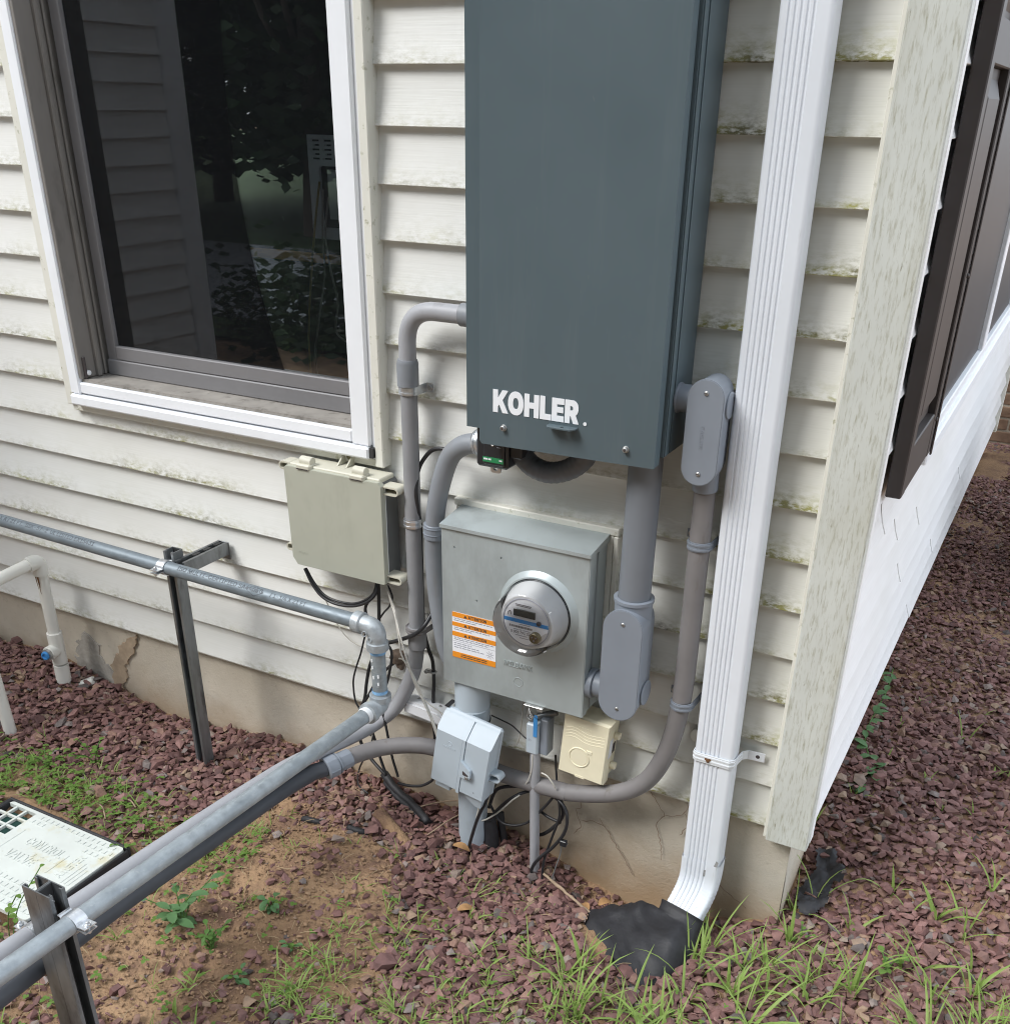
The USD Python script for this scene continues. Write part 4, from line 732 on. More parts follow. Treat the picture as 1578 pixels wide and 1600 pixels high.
access_fitting(cd, -0.522, 0.302, 0.617, 0.106, -0.158, 0.115, 0.05, False)
part(cd, 'hub', lathe([(0, 0.0), (0, 0.0465), (0.055, 0.048), (0.058, 0.051), (0.066, 0.051), (0.067, 0.0478), (0.067, 0.041)], (-0.521, -0.098, 0.565), (0, 0, 1), 32), 'fitting_grey', 40)
part(cd, 'side_nipple', cat(cyl((-0.635, -0.09, 0.352), (-0.565, -0.09, 0.352), 0.034), cyl((-0.6295, -0.09, 0.352), (-0.612, -0.09, 0.352), 0.041)), 'fitting_grey', 40)
part(cd, 'side_knockout', cyl((-0.471, -0.10, 0.37), (-0.4665, -0.10, 0.37), 0.034), 'fitting_grey', 40)
# e: upper access fitting, conduit down and swept along the foundation, then flexible out to the yard
ce = thing('swept_conduit', 'weathered grey conduit dropping beside the downspout and sweeping left along the foundation', 'conduit')
access_fitting(ce, -0.380, 0.953, 1.190, 0.083, -0.136, 0.10, 0.03, True)
part(ce, 'fitting_heel', cat(lathe([(0, 0), (0, 0.036), (0.07, 0.036), (0.076, 0.030), (0.076, 0)], (-0.380, -0.128, 1.152), (0, 1, 0), 28)), 'fitting_grey', 40)
part(ce, 'side_nipple', cat(cyl((-0.456, -0.09, 1.132), (-0.405, -0.09, 1.132), 0.0305), cyl((-0.4585, -0.09, 1.132), (-0.4525, -0.09, 1.132), 0.0335)), 'fitting_grey', 40)
part(ce, 'side_knockout', cyl((-0.342, -0.085, 1.128), (-0.3372, -0.085, 1.128), 0.030), 'fitting_grey', 40)
part(ce, 'embossed_name', roty(sign('CARLON', 0, 0, -0.1372, 0.0085, 600, 0.052, 0.0007, res=40), math.pi / 2, (0, 0, 0)).apply_translation((-0.385, 0, 1.09)), 'fitting_grey')
part(ce, 'hub', cyl((-0.380, -0.075, 0.972), (-0.380, -0.070, 0.925), 0.0300), 'fitting_grey', 40)
pe = np.vstack([[(-0.380, -0.07, 0.95), (-0.3795, -0.066, 0.80), (-0.379, -0.065, 0.60), (-0.379, -0.065, 0.42)], spline([(-0.381, -0.065, 0.36), (-0.392, -0.065, 0.26), (-0.412, -0.064, 0.170), (-0.446, -0.064, 0.090), (-0.490, -0.064, 0.038), (-0.545, -0.064, 0.002), (-0.615, -0.064, -0.026), (-0.69, -0.064, -0.047)], 8)])
part(ce, 'run', tube(pe, 0.0255, 20), 'conduit_weathered', 40)
pl = spline([(-0.69, -0.064, -0.047), (-0.85, -0.064, -0.055), (-1.02, -0.064, -0.048), (-1.14, -0.068, -0.036), (-1.215, -0.09, -0.037), (-1.285, -0.135, -0.042), (-1.335, -0.20, -0.046), (-1.352, -0.245, -0.047)], 8)
part(ce, 'elbow', tube(pl, 0.0258, 20), 'conduit_weathered', 40)
u_ = V(-0.030, -0.078, -0.004); u_ /= np.linalg.norm(u_); o_ = V(-1.346, -0.228, -0.046)
part(ce, 'connector', cat(lathe([(0, 0.0), (0, 0.0295), (0.040, 0.0295), (0.042, 0.034), (0.046, 0.034), (0.047, 0.0305), (0.051, 0.0305), (0.052, 0.036), (0.085, 0.036), (0.087, 0.033), (0.087, 0.02)], o_, u_, 12)), 'fitting_grey', 30)
part(ce, 'connector_rib', cat(*[bx(-0.002, 0.002, -0.0375, -0.034, -0.014, 0.014).apply_transform(trimesh.geometry.align_vectors([0, 0, 1], u_)).apply_translation(o_ + u_ * 0.068) for _ in range(1)]), 'fitting_grey')
part(ce, 'flexible_run', tube(np.vstack([o_ + u_ * 0.08, spline([(-1.392, -0.345, -0.045), (-1.412, -0.47, -0.045), (-1.430, -0.72, -0.045), (-1.445, -1.0, -0.04), (-1.445, -1.4, -0.035), (-1.44, -1.8, -0.03)], 8)]), 0.0245, 20), 'conduit_dark', 50)
for z in (0.788, 0.346): two_hole_strap(ce, (-0.3792, -0.065, z), 1, 0.0262, 'fitting_grey', True, 0.022)
# f: service pipe below the meter box
cf = thing('service_pipe', 'broad pale grey pipe from under the meter box down into the stones', 'conduit')
part(cf, 'upper_coupling', cat(cyl((-1.003, -0.072, 0.262), (-1.003, -0.072, 0.075), 0.0515), torus((-1.003, -0.072, 0.16), (0, 0, 1), 0.0515, 0.0022)), 'nid_grey', 40)
part(cf, 'lower_pipe', tube(np.array([(-1.003, -0.072, 0.09), (-1.003, -0.072, -0.10), (-1.000, -0.075, -0.46)]), [0.0455, 0.0455, 0.0435], 24), 'nid_grey', 40)
part(cf, 'cable_tie', cat(torus((-1.003, -0.072, 0.120), (0.12, 0.0, 1), 0.0535, 0.002), bx(-1.06, -1.048, -0.14, -0.10, 0.150, 0.153), bx(-1.062, -1.048, -0.13, -0.09, 0.17, 0.173)), 'black_cable', 40)
part(cf, 'tie_clip', cat(bx(-0.985, -0.940, -0.136, -0.128, 0.098, 0.125, 0.002), bx(-0.972, -0.955, -0.142, -0.1365, 0.112, 0.118)), 'nid_grey', 30)

# ------------------------------------------------------------------ small boxes on the wall
bb = thing('telecom_box', 'large beige plastic enclosure hanging below the window', 'enclosure')
BX0, BX1, BZ0, BZ1, BY = -1.606, -1.272, 0.4935, 0.795, -0.100
oct_ = Polygon([(BX0 + 0.004, BZ0 + 0.022), (BX0 + 0.020, BZ0), (BX1 - 0.004, BZ0), (BX1, BZ0 + 0.004), (BX1, BZ1 - 0.010), (BX1 - 0.010, BZ1), (BX0 + 0.008, BZ1), (BX0, BZ1 - 0.008)])
part(bb, 'cover', cat(facing(oct_.buffer(-0.0012), BY - 0.0012, BY), facing(oct_, BY, BY + 0.018)), 'beige_plastic', 25)
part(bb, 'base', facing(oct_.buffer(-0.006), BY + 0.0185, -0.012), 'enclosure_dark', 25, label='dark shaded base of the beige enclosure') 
part(bb, 'cover_edge', bx(BX1 - 0.0055, BX1 - 0.002, BY + 0.019, BY + 0.024, BZ0 + 0.004, BZ1 - 0.012), 'box_grey')
part(bb, 'top_ledge', bx(BX0 + 0.012, BX1 - 0.012, BY + 0.012, -0.016, BZ1 - 0.008, BZ1 + 0.006, 0.003), 'beige_pale', 30)
for x in (-1.535, -1.352):
    h_ = part(bb, 'hinge', cat(bx(x - 0.024, x + 0.024, BY - 0.004, BY + 0.035, BZ1 - 0.004, BZ1 + 0.012, 0.004), cyl((x - 0.020, BY + 0.020, BZ1 + 0.016), (x + 0.020, BY + 0.020, BZ1 + 0.016), 0.014, 16)), 'beige_pale', 30)
    part(h_, 'hinge_slot', bx(x - 0.022, x + 0.018, BY - 0.0048, BY - 0.0042, BZ1 - 0.003, BZ1 - 0.0005), 'ink_dark')
def ring_lug(z, right=True):
    x = BX1 if right else BX0; sg = 1 if right else -1; L_ = 0.036 if right else 0.014
    st_ = LineString([(x - sg * 0.004, z), (x + sg * L_, z)]).buffer(0.012, quad_segs=8)
    return cat(facing(st_.difference(st_.buffer(-0.0042)), BY + 0.010, BY + 0.055), facing(st_.buffer(-0.004), BY + 0.045, BY + 0.055))
for z, r_ in ((BZ1 - 0.022, True), (BZ0 + 0.016, True), (BZ1 - 0.006, False), (BZ0 + 0.046, False)):
    lg = part(bb, 'corner_lug', ring_lug(z, r_), 'beige_pale', 30)
    x_ = BX1 + 0.026 if r_ else BX0 - 0.010
    part(lg, 'lug_screw', screw((x_, BY + 0.044, z), (0, -1, 0), 0.006, 0.006), 'steel_dull', 30)
wt = part(bb, 'wall_tab', cat(facing(sbox(-1.4555, 0.805, -1.421, 0.838).difference(Point(-1.438, 0.822).buffer(0.004)), -0.010, -0.004), *[trimesh.convex.convex_hull(np.array([(x, -0.010, 0.802), (x + 0.004, -0.010, 0.802), (x, -0.010, 0.836), (x + 0.004, -0.010, 0.836), (x, -0.05, 0.802), (x + 0.004, -0.05, 0.802)])) for x in (-1.456, -1.425)], bx(-1.4555, -1.421, -0.06, -0.0105, 0.799, 0.8015)), 'beige_pale')
part(wt, 'tab_screw', screw((-1.438, -0.0105, 0.822), (0, -1, 0), 0.009, 0.006), 'brass_dull', 30)
part(bb, 'embossed_mark', cat(*[bx(BX0 + 0.026 + k_ * 0.0065, BX0 + 0.026 + k_ * 0.0065 + 0.0042, BY - 0.0012 - 0.0005, BY - 0.0012, BZ0 + 0.040, BZ0 + 0.040 + 0.006) for k_ in range(6)]), 'beige_plastic', kind='stuff')
part(bb, 'cable_gland', cyl((-1.548, -0.06, 0.494), (-1.548, -0.06, 0.478), 0.010), 'black_rubber', 30)
part(bb, 'cable_gland', cyl((-1.295, -0.05, 0.494), (-1.295, -0.05, 0.478), 0.012), 'black_rubber', 30)

wb = thing('splitter_box', 'slim white plastic cover at the bottom edge of the siding', 'junction cover')
part(wb, 'cover', facing(Polygon([(-1.262, 0.048), (-1.085, 0.030), (-1.092, 0.048), (-1.10, 0.066), (-1.135, 0.084), (-1.252, 0.094), (-1.262, 0.086)]), -0.046, -0.004), 'bright_plastic', 25)
part(wb, 'cover_face', facing(Polygon([(-1.257, 0.052), (-1.12, 0.040), (-1.125, 0.060), (-1.14, 0.074), (-1.25, 0.084)]), -0.0500, -0.0465), 'bright_plastic', 25)
for x, z in ((-1.224, 0.091), (-1.148, 0.0855)): part(wb, 'cover_screw', cyl((x, -0.018, z - 0.003), (x, -0.018, z + 0.0025), 0.005), 'steel_dull', 30)

# grey phone interface box, leaning on the service pipe
NC_ = V(-0.984, 0.0, 0.030); NA = math.radians(8.5)
nb = thing('phone_interface_box', 'tilted light grey plastic interface box in front of the broad service pipe', 'interface box')
hull = lambda *p: trimesh.convex.convex_hull(np.array(p, float))
def nlocal(m):
    m.apply_translation((NC_[0], 0, NC_[2])); return roty(m, NA, (NC_[0], 0, NC_[2]))
def door(x0, x1):
    return hull(*[(x, -0.178, z) for x in (x0 + 0.003, x1 - 0.003) for z in (-0.106, 0.078)], *[(x, -0.172, z) for x in (x0, x1) for z in (-0.110, 0.084)], *[(x, -0.142, z) for x in (x0, x1) for z in (-0.112, 0.118)], *[(x, -0.132, z) for x in (x0, x1) for z in (-0.112, 0.124)])
part(nb, 'left_door', nlocal(door(-0.0905, 0.0015)), 'nid_grey', 20)
part(nb, 'right_door', nlocal(door(0.0085, 0.0905)), 'nid_grey', 20)
part(nb, 'ridge', nlocal(hull(*[(x, -0.1805, z) for x in (0.0005, 0.0095) for z in (-0.113, 0.080)], *[(x, -0.138, z) for x in (0.0005, 0.0095) for z in (-0.114, 0.128)])), 'nid_grey', 20)
part(nb, 'back_shell', nlocal(bx(-0.0945, 0.0945, -0.1315, -0.112, -0.114, 0.128, 0.006)), 'nid_grey', 30)
lt = part(nb, 'latch', nlocal(facing(Polygon([(0.006, 0.012), (0.040, -0.010), (0.043, -0.020), (0.043, -0.038), (0.036, -0.043), (0.006, -0.043)]), -0.190, -0.1785)), 'nid_grey', 20)
part(lt, 'lock_hole', nlocal(facing(Polygon([(0.020, -0.020), (0.036, -0.028), (0.034, -0.031), (0.022, -0.029)]).buffer(0.002), -0.1906, -0.1900)), 'ink_dark')
part(lt, 'latch_screw', nlocal(screw((0.034, -0.190, -0.037), (0, -1, 0), 0.0062, 0.003)), 'steel_dull', 30)
lug = LineString([(0.088, -0.026), (0.112, -0.022)]).buffer(0.0135, quad_segs=8)
part(nb, 'side_lug', nlocal(cat(facing(lug.difference(lug.buffer(-0.0045)), -0.158, -0.126), facing(lug.buffer(-0.004), -0.135, -0.126))), 'nid_grey', 30)
part(nb, 'cable_entry', nlocal(bx(-0.080, -0.028, -0.160, -0.118, -0.140, -0.1125, 0.003)), 'nid_grey', 30)
part(nb, 'cable_entry', nlocal(hull(*[(x, y, z) for x in (0.022, 0.080) for y in (-0.160, -0.118) for z in (-0.1125, -0.130)], (0.06, -0.155, -0.155), (0.078, -0.155, -0.155), (0.06, -0.12, -0.155), (0.078, -0.12, -0.155))), 'nid_grey', 20)
part(nb, 'embossed_mark', nlocal(cat(*[bx(-0.062 + k_ * 0.007, -0.0575 + k_ * 0.007, -0.1786, -0.178, 0.028, 0.034) for k_ in range(6)], torus((-0.040, -0.178, 0.045), (0, -1, 0), 0.007, 0.0008))), 'nid_grey')
part(nb, 'door_dot', nlocal(cyl((0.058, -0.178, -0.088), (0.058, -0.1788, -0.088), 0.0018)), 'ink_dark', 30)
for z in (0.03, -0.01, -0.05): part(nb, 'hinge', nlocal(cyl((-0.0965, -0.140, z), (-0.0965, -0.140, z + 0.022), 0.004, 10)), 'nid_grey', 30)

# ground bonding block on its slim standpipe
gb = thing('bonding_block', 'small grey block with a blue tag on top of a slim standpipe', 'bonding block')
part(gb, 'block', bx(-0.8155, -0.778, -0.093, -0.055, 0.068, 0.168, 0.004), 'nid_grey', 30)
part(gb, 'side_block', bx(-0.7775, -0.752, -0.082, -0.040, 0.068, 0.185, 0.003), 'fitting_grey', 30)
part(gb, 'clamp', cat(cyl((-0.806, -0.075, 0.168), (-0.806, -0.075, 0.186), 0.009), cyl((-0.795, -0.060, 0.178), (-0.742, -0.045, 0.200), 0.010)), 'strut_steel', 30)
part(gb, 'blue_tag', facing(LineString([(-0.785, 0.198), (-0.785, 0.132)]).buffer(0.006, cap_style=2).union(Point(-0.785, 0.198).buffer(0.006)), -0.0965, -0.0945), 'blue_print')
part(gb, 'tag_wire', tube(spline([(-0.785, -0.0975, 0.198), (-0.783, -0.115, 0.212), (-0.782, -0.135, 0.226)], 5), 0.0014, 6), 'steel_dull', 30)
part(gb, 'face_mark', torus((-0.803, -0.093, 0.115), (0, -1, 0), 0.0035, 0.0007, 14, 6), 'ink_grey')
part(gb, 'standpipe', tube(np.array([(-0.7925, -0.075, 0.070), (-0.7895, -0.075, -0.10), (-0.778, -0.077, -0.46)]), 0.0148, 18), 'conduit_pale', 40)

# cream connection box
cr = thing('cream_box', 'cream plastic connection box with a round knockout under the access fitting', 'connection box')
CA = math.radians(4.0); CC = (-0.638, 0.0, 0.130)
def clocal(m):
    m.apply_translation((CC[0], 0, CC[2])); return roty(m, CA, CC)
part(cr, 'cover', clocal(cat(hull(*[(x, -0.088, z) for x in (-0.066, 0.066) for z in (-0.092, 0.098)], *[(x, -0.080, z) for x in (-0.070, 0.070) for z in (-0.097, 0.103)], *[(x, -0.050, z) for x in (-0.070, 0.070) for z in (-0.097, 0.103)]))), 'cream_plastic', 20)
part(cr, 'back_shell', clocal(bx(-0.066, 0.066, -0.0495, -0.008, -0.088, 0.10, 0.004)), 'cream_plastic', 30)
part(cr, 'knockout_ring', clocal(cat(torus((-0.010, -0.088, -0.028), (0, -1, 0), 0.030, 0.0024, 36), bx(0.010, 0.026, -0.090, -0.088, -0.006, 0.004, 0.0005))), 'cream_plastic', 40)
part(cr, 'knockout_dish', clocal(cyl((-0.010, -0.0875, -0.028), (-0.010, -0.0888, -0.028), 0.027)), 'cream_plastic', 30)
part(cr, 'snap_notch', clocal(facing(rrect(-0.016, 0.014, -0.0955, -0.0885, 0.003), -0.0888, -0.087)), 'cream_plastic')
part(cr, 'embossed_mark', clocal(cat(*[bx(-0.022 + k_ * 0.008, -0.017 + k_ * 0.008, -0.0886, -0.088, 0.066, 0.072) for k_ in range(5)])), 'cream_plastic')
part(cr, 'mould_lines', clocal(cat(*[tube(spline([(-0.058, -0.0883, z), (-0.03, -0.0883, z + 0.006), (0.01, -0.0883, z - 0.003), (0.058, -0.0883, z + 0.004)], 5), 0.0007, 5) for z in (0.028, 0.038, 0.048, 0.058)])), 'cream_plastic', 40)
for z in (0.055, -0.045): part(cr, 'side_lug', clocal(cyl((0.070, -0.045, z), (0.086, -0.045, z), 0.011, 16)), 'cream_plastic', 30)
part(cr, 'side_port', clocal(bx(0.0662, 0.0672, -0.040, -0.022, -0.012, 0.020)), 'ink_dark')
part(cr, 'rating_label', clocal(bx(0.0702, 0.0708, -0.076, -0.054, -0.010, 0.050)), 'paper_white')

solo('wasp_nest', trimesh.Trimesh(*(lambda g: (g.vertices + ngrid(g.vertices, 60.0, 0.006, 5)[:, None] * np.array([1, 1, 1]), g.faces))(cat(trimesh.creation.icosphere(3, 0.025).apply_translation((-1.307, -0.006, 0.212)), trimesh.creation.icosphere(3, 0.016).apply_translation((-1.297, -0.006, 0.183)))), process=False),
     'wasp_mud', 'brown lump of dried mud sealing a cable hole in the siding', 'mud lump', smooth=True)
solo('wall_plug', lathe([(0, 0), (0, 0.021), (0.004, 0.020), (0.005, 0.016), (0.007, 0.0)], (-0.3445, -0.003, 0.2236), (0, -1, 0), 20), 'cream_vinyl', 'round cream plug in the siding half hidden by the downspout', 'wall plug', smooth=40)

# ------------------------------------------------------------------ gas pipe and its strut posts
gp = thing('gas_pipe', 'galvanised steel gas pipe running along the wall and out into the yard', 'gas pipe')
GR, GY_ = 0.0213, -0.222
upper = resample(np.array([(-4.15, GY_, 0.462), (-2.76, GY_, 0.450), (-2.0, GY_, 0.437), (-1.275, GY_, 0.4275)]), 0.1)
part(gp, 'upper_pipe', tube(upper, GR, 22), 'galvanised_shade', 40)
def collar(p, ax, r=0.029, L=0.018): return lathe([(-L, r - 0.004), (-L * 0.8, r), (L * 0.6, r), (L, r - 0.003)], p, ax, 24)
ebend = fillet([(-1.285, GY_, 0.4265), (-1.223, GY_, 0.4245), (-1.223, GY_, 0.362)], 0.045, 10)
part(gp, 'upper_elbow', cat(tube(ebend, 0.0265, 22), lathe([(-0.016, 0.020), (-0.014, 0.0315), (0.010, 0.0315), (0.014, 0.0265)], (-1.279, GY_, 0.4266), (1, 0, 0), 24), lathe([(-0.010, 0.0265), (-0.008, 0.0315), (0.014, 0.0315), (0.016, 0.020)], (-1.223, GY_, 0.372), (0, 0, -1), 24)), 'galvanised_fitting', 40)
part(gp, 'cast_mark', cat(torus((-1.246, GY_ - 0.0285, 0.411), (0.2, -1, 0.35), 0.007, 0.0013, 16, 6), torus((-1.229, GY_ - 0.0275, 0.396), (0.1, -1, 0.3), 0.006, 0.0013, 16, 6)), 'galvanised_fitting', 40)
part(gp, 'nipple', tube(np.array([(-1.223, GY_, 0.37), (-1.2225, GY_, 0.20)]), GR, 22), 'galvanised', 40)
for z_, h_ in ((0.345, 0.012), (0.218, 0.010)): part(gp, 'blue_tape', lathe([(0, GR + 0.0012), (h_, GR + 0.0016)], (-1.2228, GY_, z_), (0, 0, 1), 24), 'blue_tape', 40)
part(gp, 'weld_marks', cat(*[facing(Polygon([(x, z), (x + 0.005, z + 0.002), (x + 0.004, z + 0.012), (x - 0.001, z + 0.010)]), GY_ - 0.0221, GY_ - 0.0205) for x, z in ((-1.231, 0.30), (-1.232, 0.322), (-1.213, 0.275), (-1.214, 0.25), (-1.229, 0.268))]), 'white_tape')
lb_ = np.array([(-1.2225, GY_, 0.212), (-1.2225, GY_, 0.175), (-1.226, GY_ - 0.060, 0.175)])
part(gp, 'lower_elbow', cat(tube(fillet(lb_, 0.034, 10), 0.0265, 22), lathe([(-0.008, 0.0265), (-0.006, 0.0315), (0.012, 0.0315), (0.014, 0.020)], (-1.2225, GY_, 0.198), (0, 0, 1), 24), lathe([(-0.010, 0.0265), (-0.008, 0.0315), (0.010, 0.0315), (0.012, 0.020)], (-1.2256, GY_ - 0.052, 0.175), (-0.05, -1, 0), 24)), 'galvanised_fitting', 40)
ld = V(-0.065, -1.40, 0.004); ld /= np.linalg.norm(ld); l0 = V(-1.2256, GY_ - 0.055, 0.175)
part(gp, 'white_tape', lathe([(0, GR + 0.0015), (0.012, GR + 0.003), (0.018, GR + 0.001)], l0 + ld * 0.008, ld, 24), 'white_tape', 40)
part(gp, 'lower_pipe', tube(np.array([l0 + ld * s_ for s_ in np.linspace(0, 1.75, 12)]), GR, 24), 'galvanised', 40)
def wrap_text(text, x_start, h, ang, wt=600):
    """Print wrapped round the upper pipe, reading along +x, at the angle ang above the front."""
    g = letters(text, h, wt, 48); ms_ = []
    for poly in getattr(g, 'geoms', [g]):
        m = trimesh.creation.extrude_polygon(shapely.segmentize(poly, 0.004), 0.0004, engine='earcut'); v = m.vertices
        x = x_start + v[:, 0]; a = ang + (v[:, 1] - h / 2) / GR; rr = GR + 0.0002 + v[:, 2]
        zc = np.interp(x, upper[:, 0], upper[:, 2])
        m.vertices = np.stack([x, GY_ - rr * np.cos(a), zc + rr * np.sin(a)], 1); ms_.append(m)
    return cat(*ms_)
part(gp, 'printed_text', wrap_text('AST A53  SLX A / 21 FT.  SSK-57-2  UL LISTED EX15431', -2.86, 0.0145, 0.95), 'pipe_print')
part(gp, 'printed_text', wrap_text('ISO MULTI-CERTIFIED SA44550', -1.945, 0.0145, 0.95), 'pipe_print')
part(gp, 'printed_text', wrap_text('FM', -1.653, 0.011, 0.80), 'pipe_print')
dm = LineString([(-1.675, 0.0), (-1.643, 0.016), (-1.611, 0.0), (-1.643, -0.016), (-1.675, 0.0)]).buffer(0.0013)
mm = trimesh.creation.extrude_polygon(shapely.segmentize(dm, 0.003), 0.0004, engine='earcut'); vv = mm.vertices; aa = 0.80 + vv[:, 1] / GR
mm.vertices = np.stack([vv[:, 0], GY_ - (GR + 0.0002 + vv[:, 2]) * np.cos(aa), np.interp(vv[:, 0], upper[:, 0], upper[:, 2]) + (GR + 0.0002 + vv[:, 2]) * np.sin(aa)], 1)
part(gp, 'diamond_mark', mm, 'pipe_print')
part(gp, 'printed_text', wrap_text('/ 1-1/4 X 21 FT', -1.585, 0.0125, 0.85, 400), 'pipe_print')

STRUT = Polygon([(-0.0205, 0), (-0.0205, 0.041), (0.0205, 0.041), (0.0205, 0), (0.011, 0), (0.011, 0.008), (0.0135, 0.008), (0.0135, 0.0028), (0.0178, 0.0028), (0.0178, 0.0384), (-0.0178, 0.0384), (-0.0178, 0.0028), (-0.0135, 0.0028), (-0.0135, 0.008), (-0.011, 0.008), (-0.011, 0)])
def strut(length):
    """Channel standing along +z, its open side towards -y, its back at y = 0.041."""
    return trimesh.creation.extrude_polygon(STRUT, length, engine='earcut')
def rotz(m, a): m.apply_transform(trimesh.transformations.rotation_matrix(a, [0, 0, 1])); return m
p1 = thing('strut_post', 'steel channel post by the wall, with a slotted arm back to the siding', 'support post', 'strut posts carrying the gas pipe')
PX, PY = -2.012, -0.2005
part(p1, 'channel', strut(0.92).apply_translation((PX, PY, -0.44)), 'strut_steel')
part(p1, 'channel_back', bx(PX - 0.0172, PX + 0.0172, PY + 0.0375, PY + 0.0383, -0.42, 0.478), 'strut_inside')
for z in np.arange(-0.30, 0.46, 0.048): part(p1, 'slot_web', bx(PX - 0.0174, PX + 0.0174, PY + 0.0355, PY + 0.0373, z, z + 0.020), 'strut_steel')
arm = strut(0.195); arm.apply_transform(trimesh.transformations.rotation_matrix(-math.pi / 2, [1, 0, 0]))   # z -> y
arm = rotz(arm, 0.0)
b_ = arm.bounds; arm.apply_translation((-1.9705 - (b_[0][0] + b_[1][0]) / 2, -0.200 - b_[0][1], 0.415 - b_[0][2]))
part(p1, 'arm', arm, 'strut_steel', label='slotted arm from the post to the wall')
for q_ in range(3): part(p1, 'arm_slot', trimesh.creation.extrude_polygon(LineString([(-1.9705, -0.135 + q_ * 0.048), (-1.9705, -0.118 + q_ * 0.048)]).buffer(0.0068), 0.0006, engine='earcut').apply_translation((0, 0, arm.bounds[1][2])), 'strut_inside')
part(p1, 'arm_end', bx(-1.993, -1.948, -0.0045, -0.0005, arm.bounds[0][2] - 0.018, arm.bounds[1][2], 0.001), 'strut_steel')
def strut_clamp(parent, pc, axis, out, r, w=0.030):
    """Two stamped halves that hold a pipe to the open side of a channel; out points away from the channel."""
    axis, out = V(*axis) / np.linalg.norm(axis), V(*out) / np.linalg.norm(out); up = np.cross(axis, out)
    R_ = np.stack([out, up, axis], 1)
    for sg in (1, -1):
        a = np.linspace(0.16, math.pi - 0.25, 16) * sg
        line = [(r + 0.026, sg * 0.0052)] + [((r + 0.0016) * math.cos(t), (r + 0.0016) * math.sin(t)) for t in a] + [(-r - 0.006, sg * (r * 0.55)), (-r - 0.012, sg * (r * 0.55))]
        m = trimesh.creation.extrude_polygon(LineString(line).buffer(0.0013, cap_style=2), w, engine='earcut'); m.apply_translation((0, 0, -w / 2))
        m.vertices = m.vertices @ R_.T + V(*pc); c_ = part(parent, 'clamp_half', m, 'zinc', 40)
    bolt = cat(cyl((r + 0.018, -0.016, 0), (r + 0.018, 0.016, 0), 0.0032, 10), lathe([(0, 0), (0, 0.0068), (0.004, 0.0068), (0.005, 0.0)], (r + 0.018, 0.0066, 0), (0, 1, 0), 6), lathe([(0, 0), (0, 0.0062), (0.005, 0.0062), (0.005, 0.0)], (r + 0.018, -0.0066, 0), (0, -1, 0), 6))
    bolt.vertices = bolt.vertices @ R_.T + V(*pc); part(parent, 'clamp_bolt', bolt, 'zinc', 30)
strut_clamp(p1, (PX, GY_, 0.4372), (1, 0, -0.012), (0, -1, 0), GR)
p2 = thing('strut_post', 'double steel channel post in the yard, nearest the viewer', 'support post', 'strut posts carrying the gas pipe')
P2Y = -1.283
ch = rotz(strut(0.80), math.pi / 2); ch.apply_translation((-1.3105 - ch.bounds[1][0], P2Y, -0.56)); part(p2, 'channel', ch, 'strut_steel')
ch2 = rotz(strut(0.80), -math.pi / 2); ch2.apply_translation((-1.3935 - ch2.bounds[0][0], P2Y, -0.56)); part(p2, 'channel', ch2, 'strut_steel')
part(p2, 'channel_back', bx(-1.3487, -1.3478, P2Y - 0.0174, P2Y + 0.0174, -0.55, 0.236), 'strut_inside')
part(p2, 'through_bolt', cat(hexhead((-1.3476, P2Y, 0.205), (1, 0, 0), 0.009, 0.008), cyl((-1.340, P2Y, 0.205), (-1.330, P2Y, 0.205), 0.004, 10)), 'zinc', 30)
gat = lambda y: l0 + ld * ((y - l0[1]) / ld[1])
strut_clamp(p2, gat(P2Y), ld, (1, 0, 0), GR)
strut_clamp(p2, (-1.433, P2Y, 0.0705), (0, 1, -0.06), (-1, 0, 0), 0.0228, 0.024)

# ------------------------------------------------------------------ white plastic drain pipe loop
pv = thing('plastic_pipe', 'white plastic pipe loop rising from the stones with a blue plug', 'plastic pipe')
ax_, ay_ = -2.800, -0.085
gz_ = lambda x, y: float(ground_z(x, y))
part(pv, 'riser', tube(np.array([(ax_, ay_, 0.20), (ax_ - 0.002, ay_, -0.05)]), 0.0215, 20), 'pvc_white', 40)
part(pv, 'elbow', cat(tube(fillet([(ax_, ay_ - 0.050, 0.242), (ax_, ay_, 0.242), (ax_, ay_, 0.190)], 0.032, 8), 0.0270, 20)), 'pvc_white', 40)
part(pv, 'top_pipe', tube(np.array([(ax_, ay_ - 0.045, 0.242), (ax_ + 0.025, -0.40, 0.238)]), 0.0215, 20), 'pvc_white', 40)
part(pv, 'elbow', tube(fillet([(ax_ + 0.022, -0.33, 0.239), (ax_ + 0.026, -0.385, 0.238), (ax_ + 0.026, -0.385, 0.18)], 0.032, 8), 0.0270, 20), 'pvc_white', 40)
part(pv, 'outer_leg', tube(np.array([(ax_ + 0.026, -0.385, 0.20), (ax_ + 0.030, -0.37, -0.42)]), 0.0215, 20), 'pvc_white', 40)
part(pv, 'tee', cat(cyl((ax_ - 0.002, ay_, -0.045), (ax_ - 0.004, ay_, -0.175), 0.0275), cyl((ax_ - 0.003, ay_, -0.115), (ax_ + 0.004, ay_ - 0.048, -0.115), 0.0265)), 'pvc_white', 40)
part(pv, 'plug_ring', lathe([(0, 0.023), (0.010, 0.023), (0.011, 0.017), (0.012, 0.0)], (ax_ + 0.004, ay_ - 0.048, -0.115), (0.14, -1, 0), 8), 'steel_dull', 30)
part(pv, 'blue_plug', lathe([(0, 0.0165), (0.008, 0.0155), (0.009, 0.010), (0.004, 0.009), (0.004, 0.0)], (ax_ + 0.0055, ay_ - 0.060, -0.115), (0.14, -1, 0), 16), 'blue_print', 30)
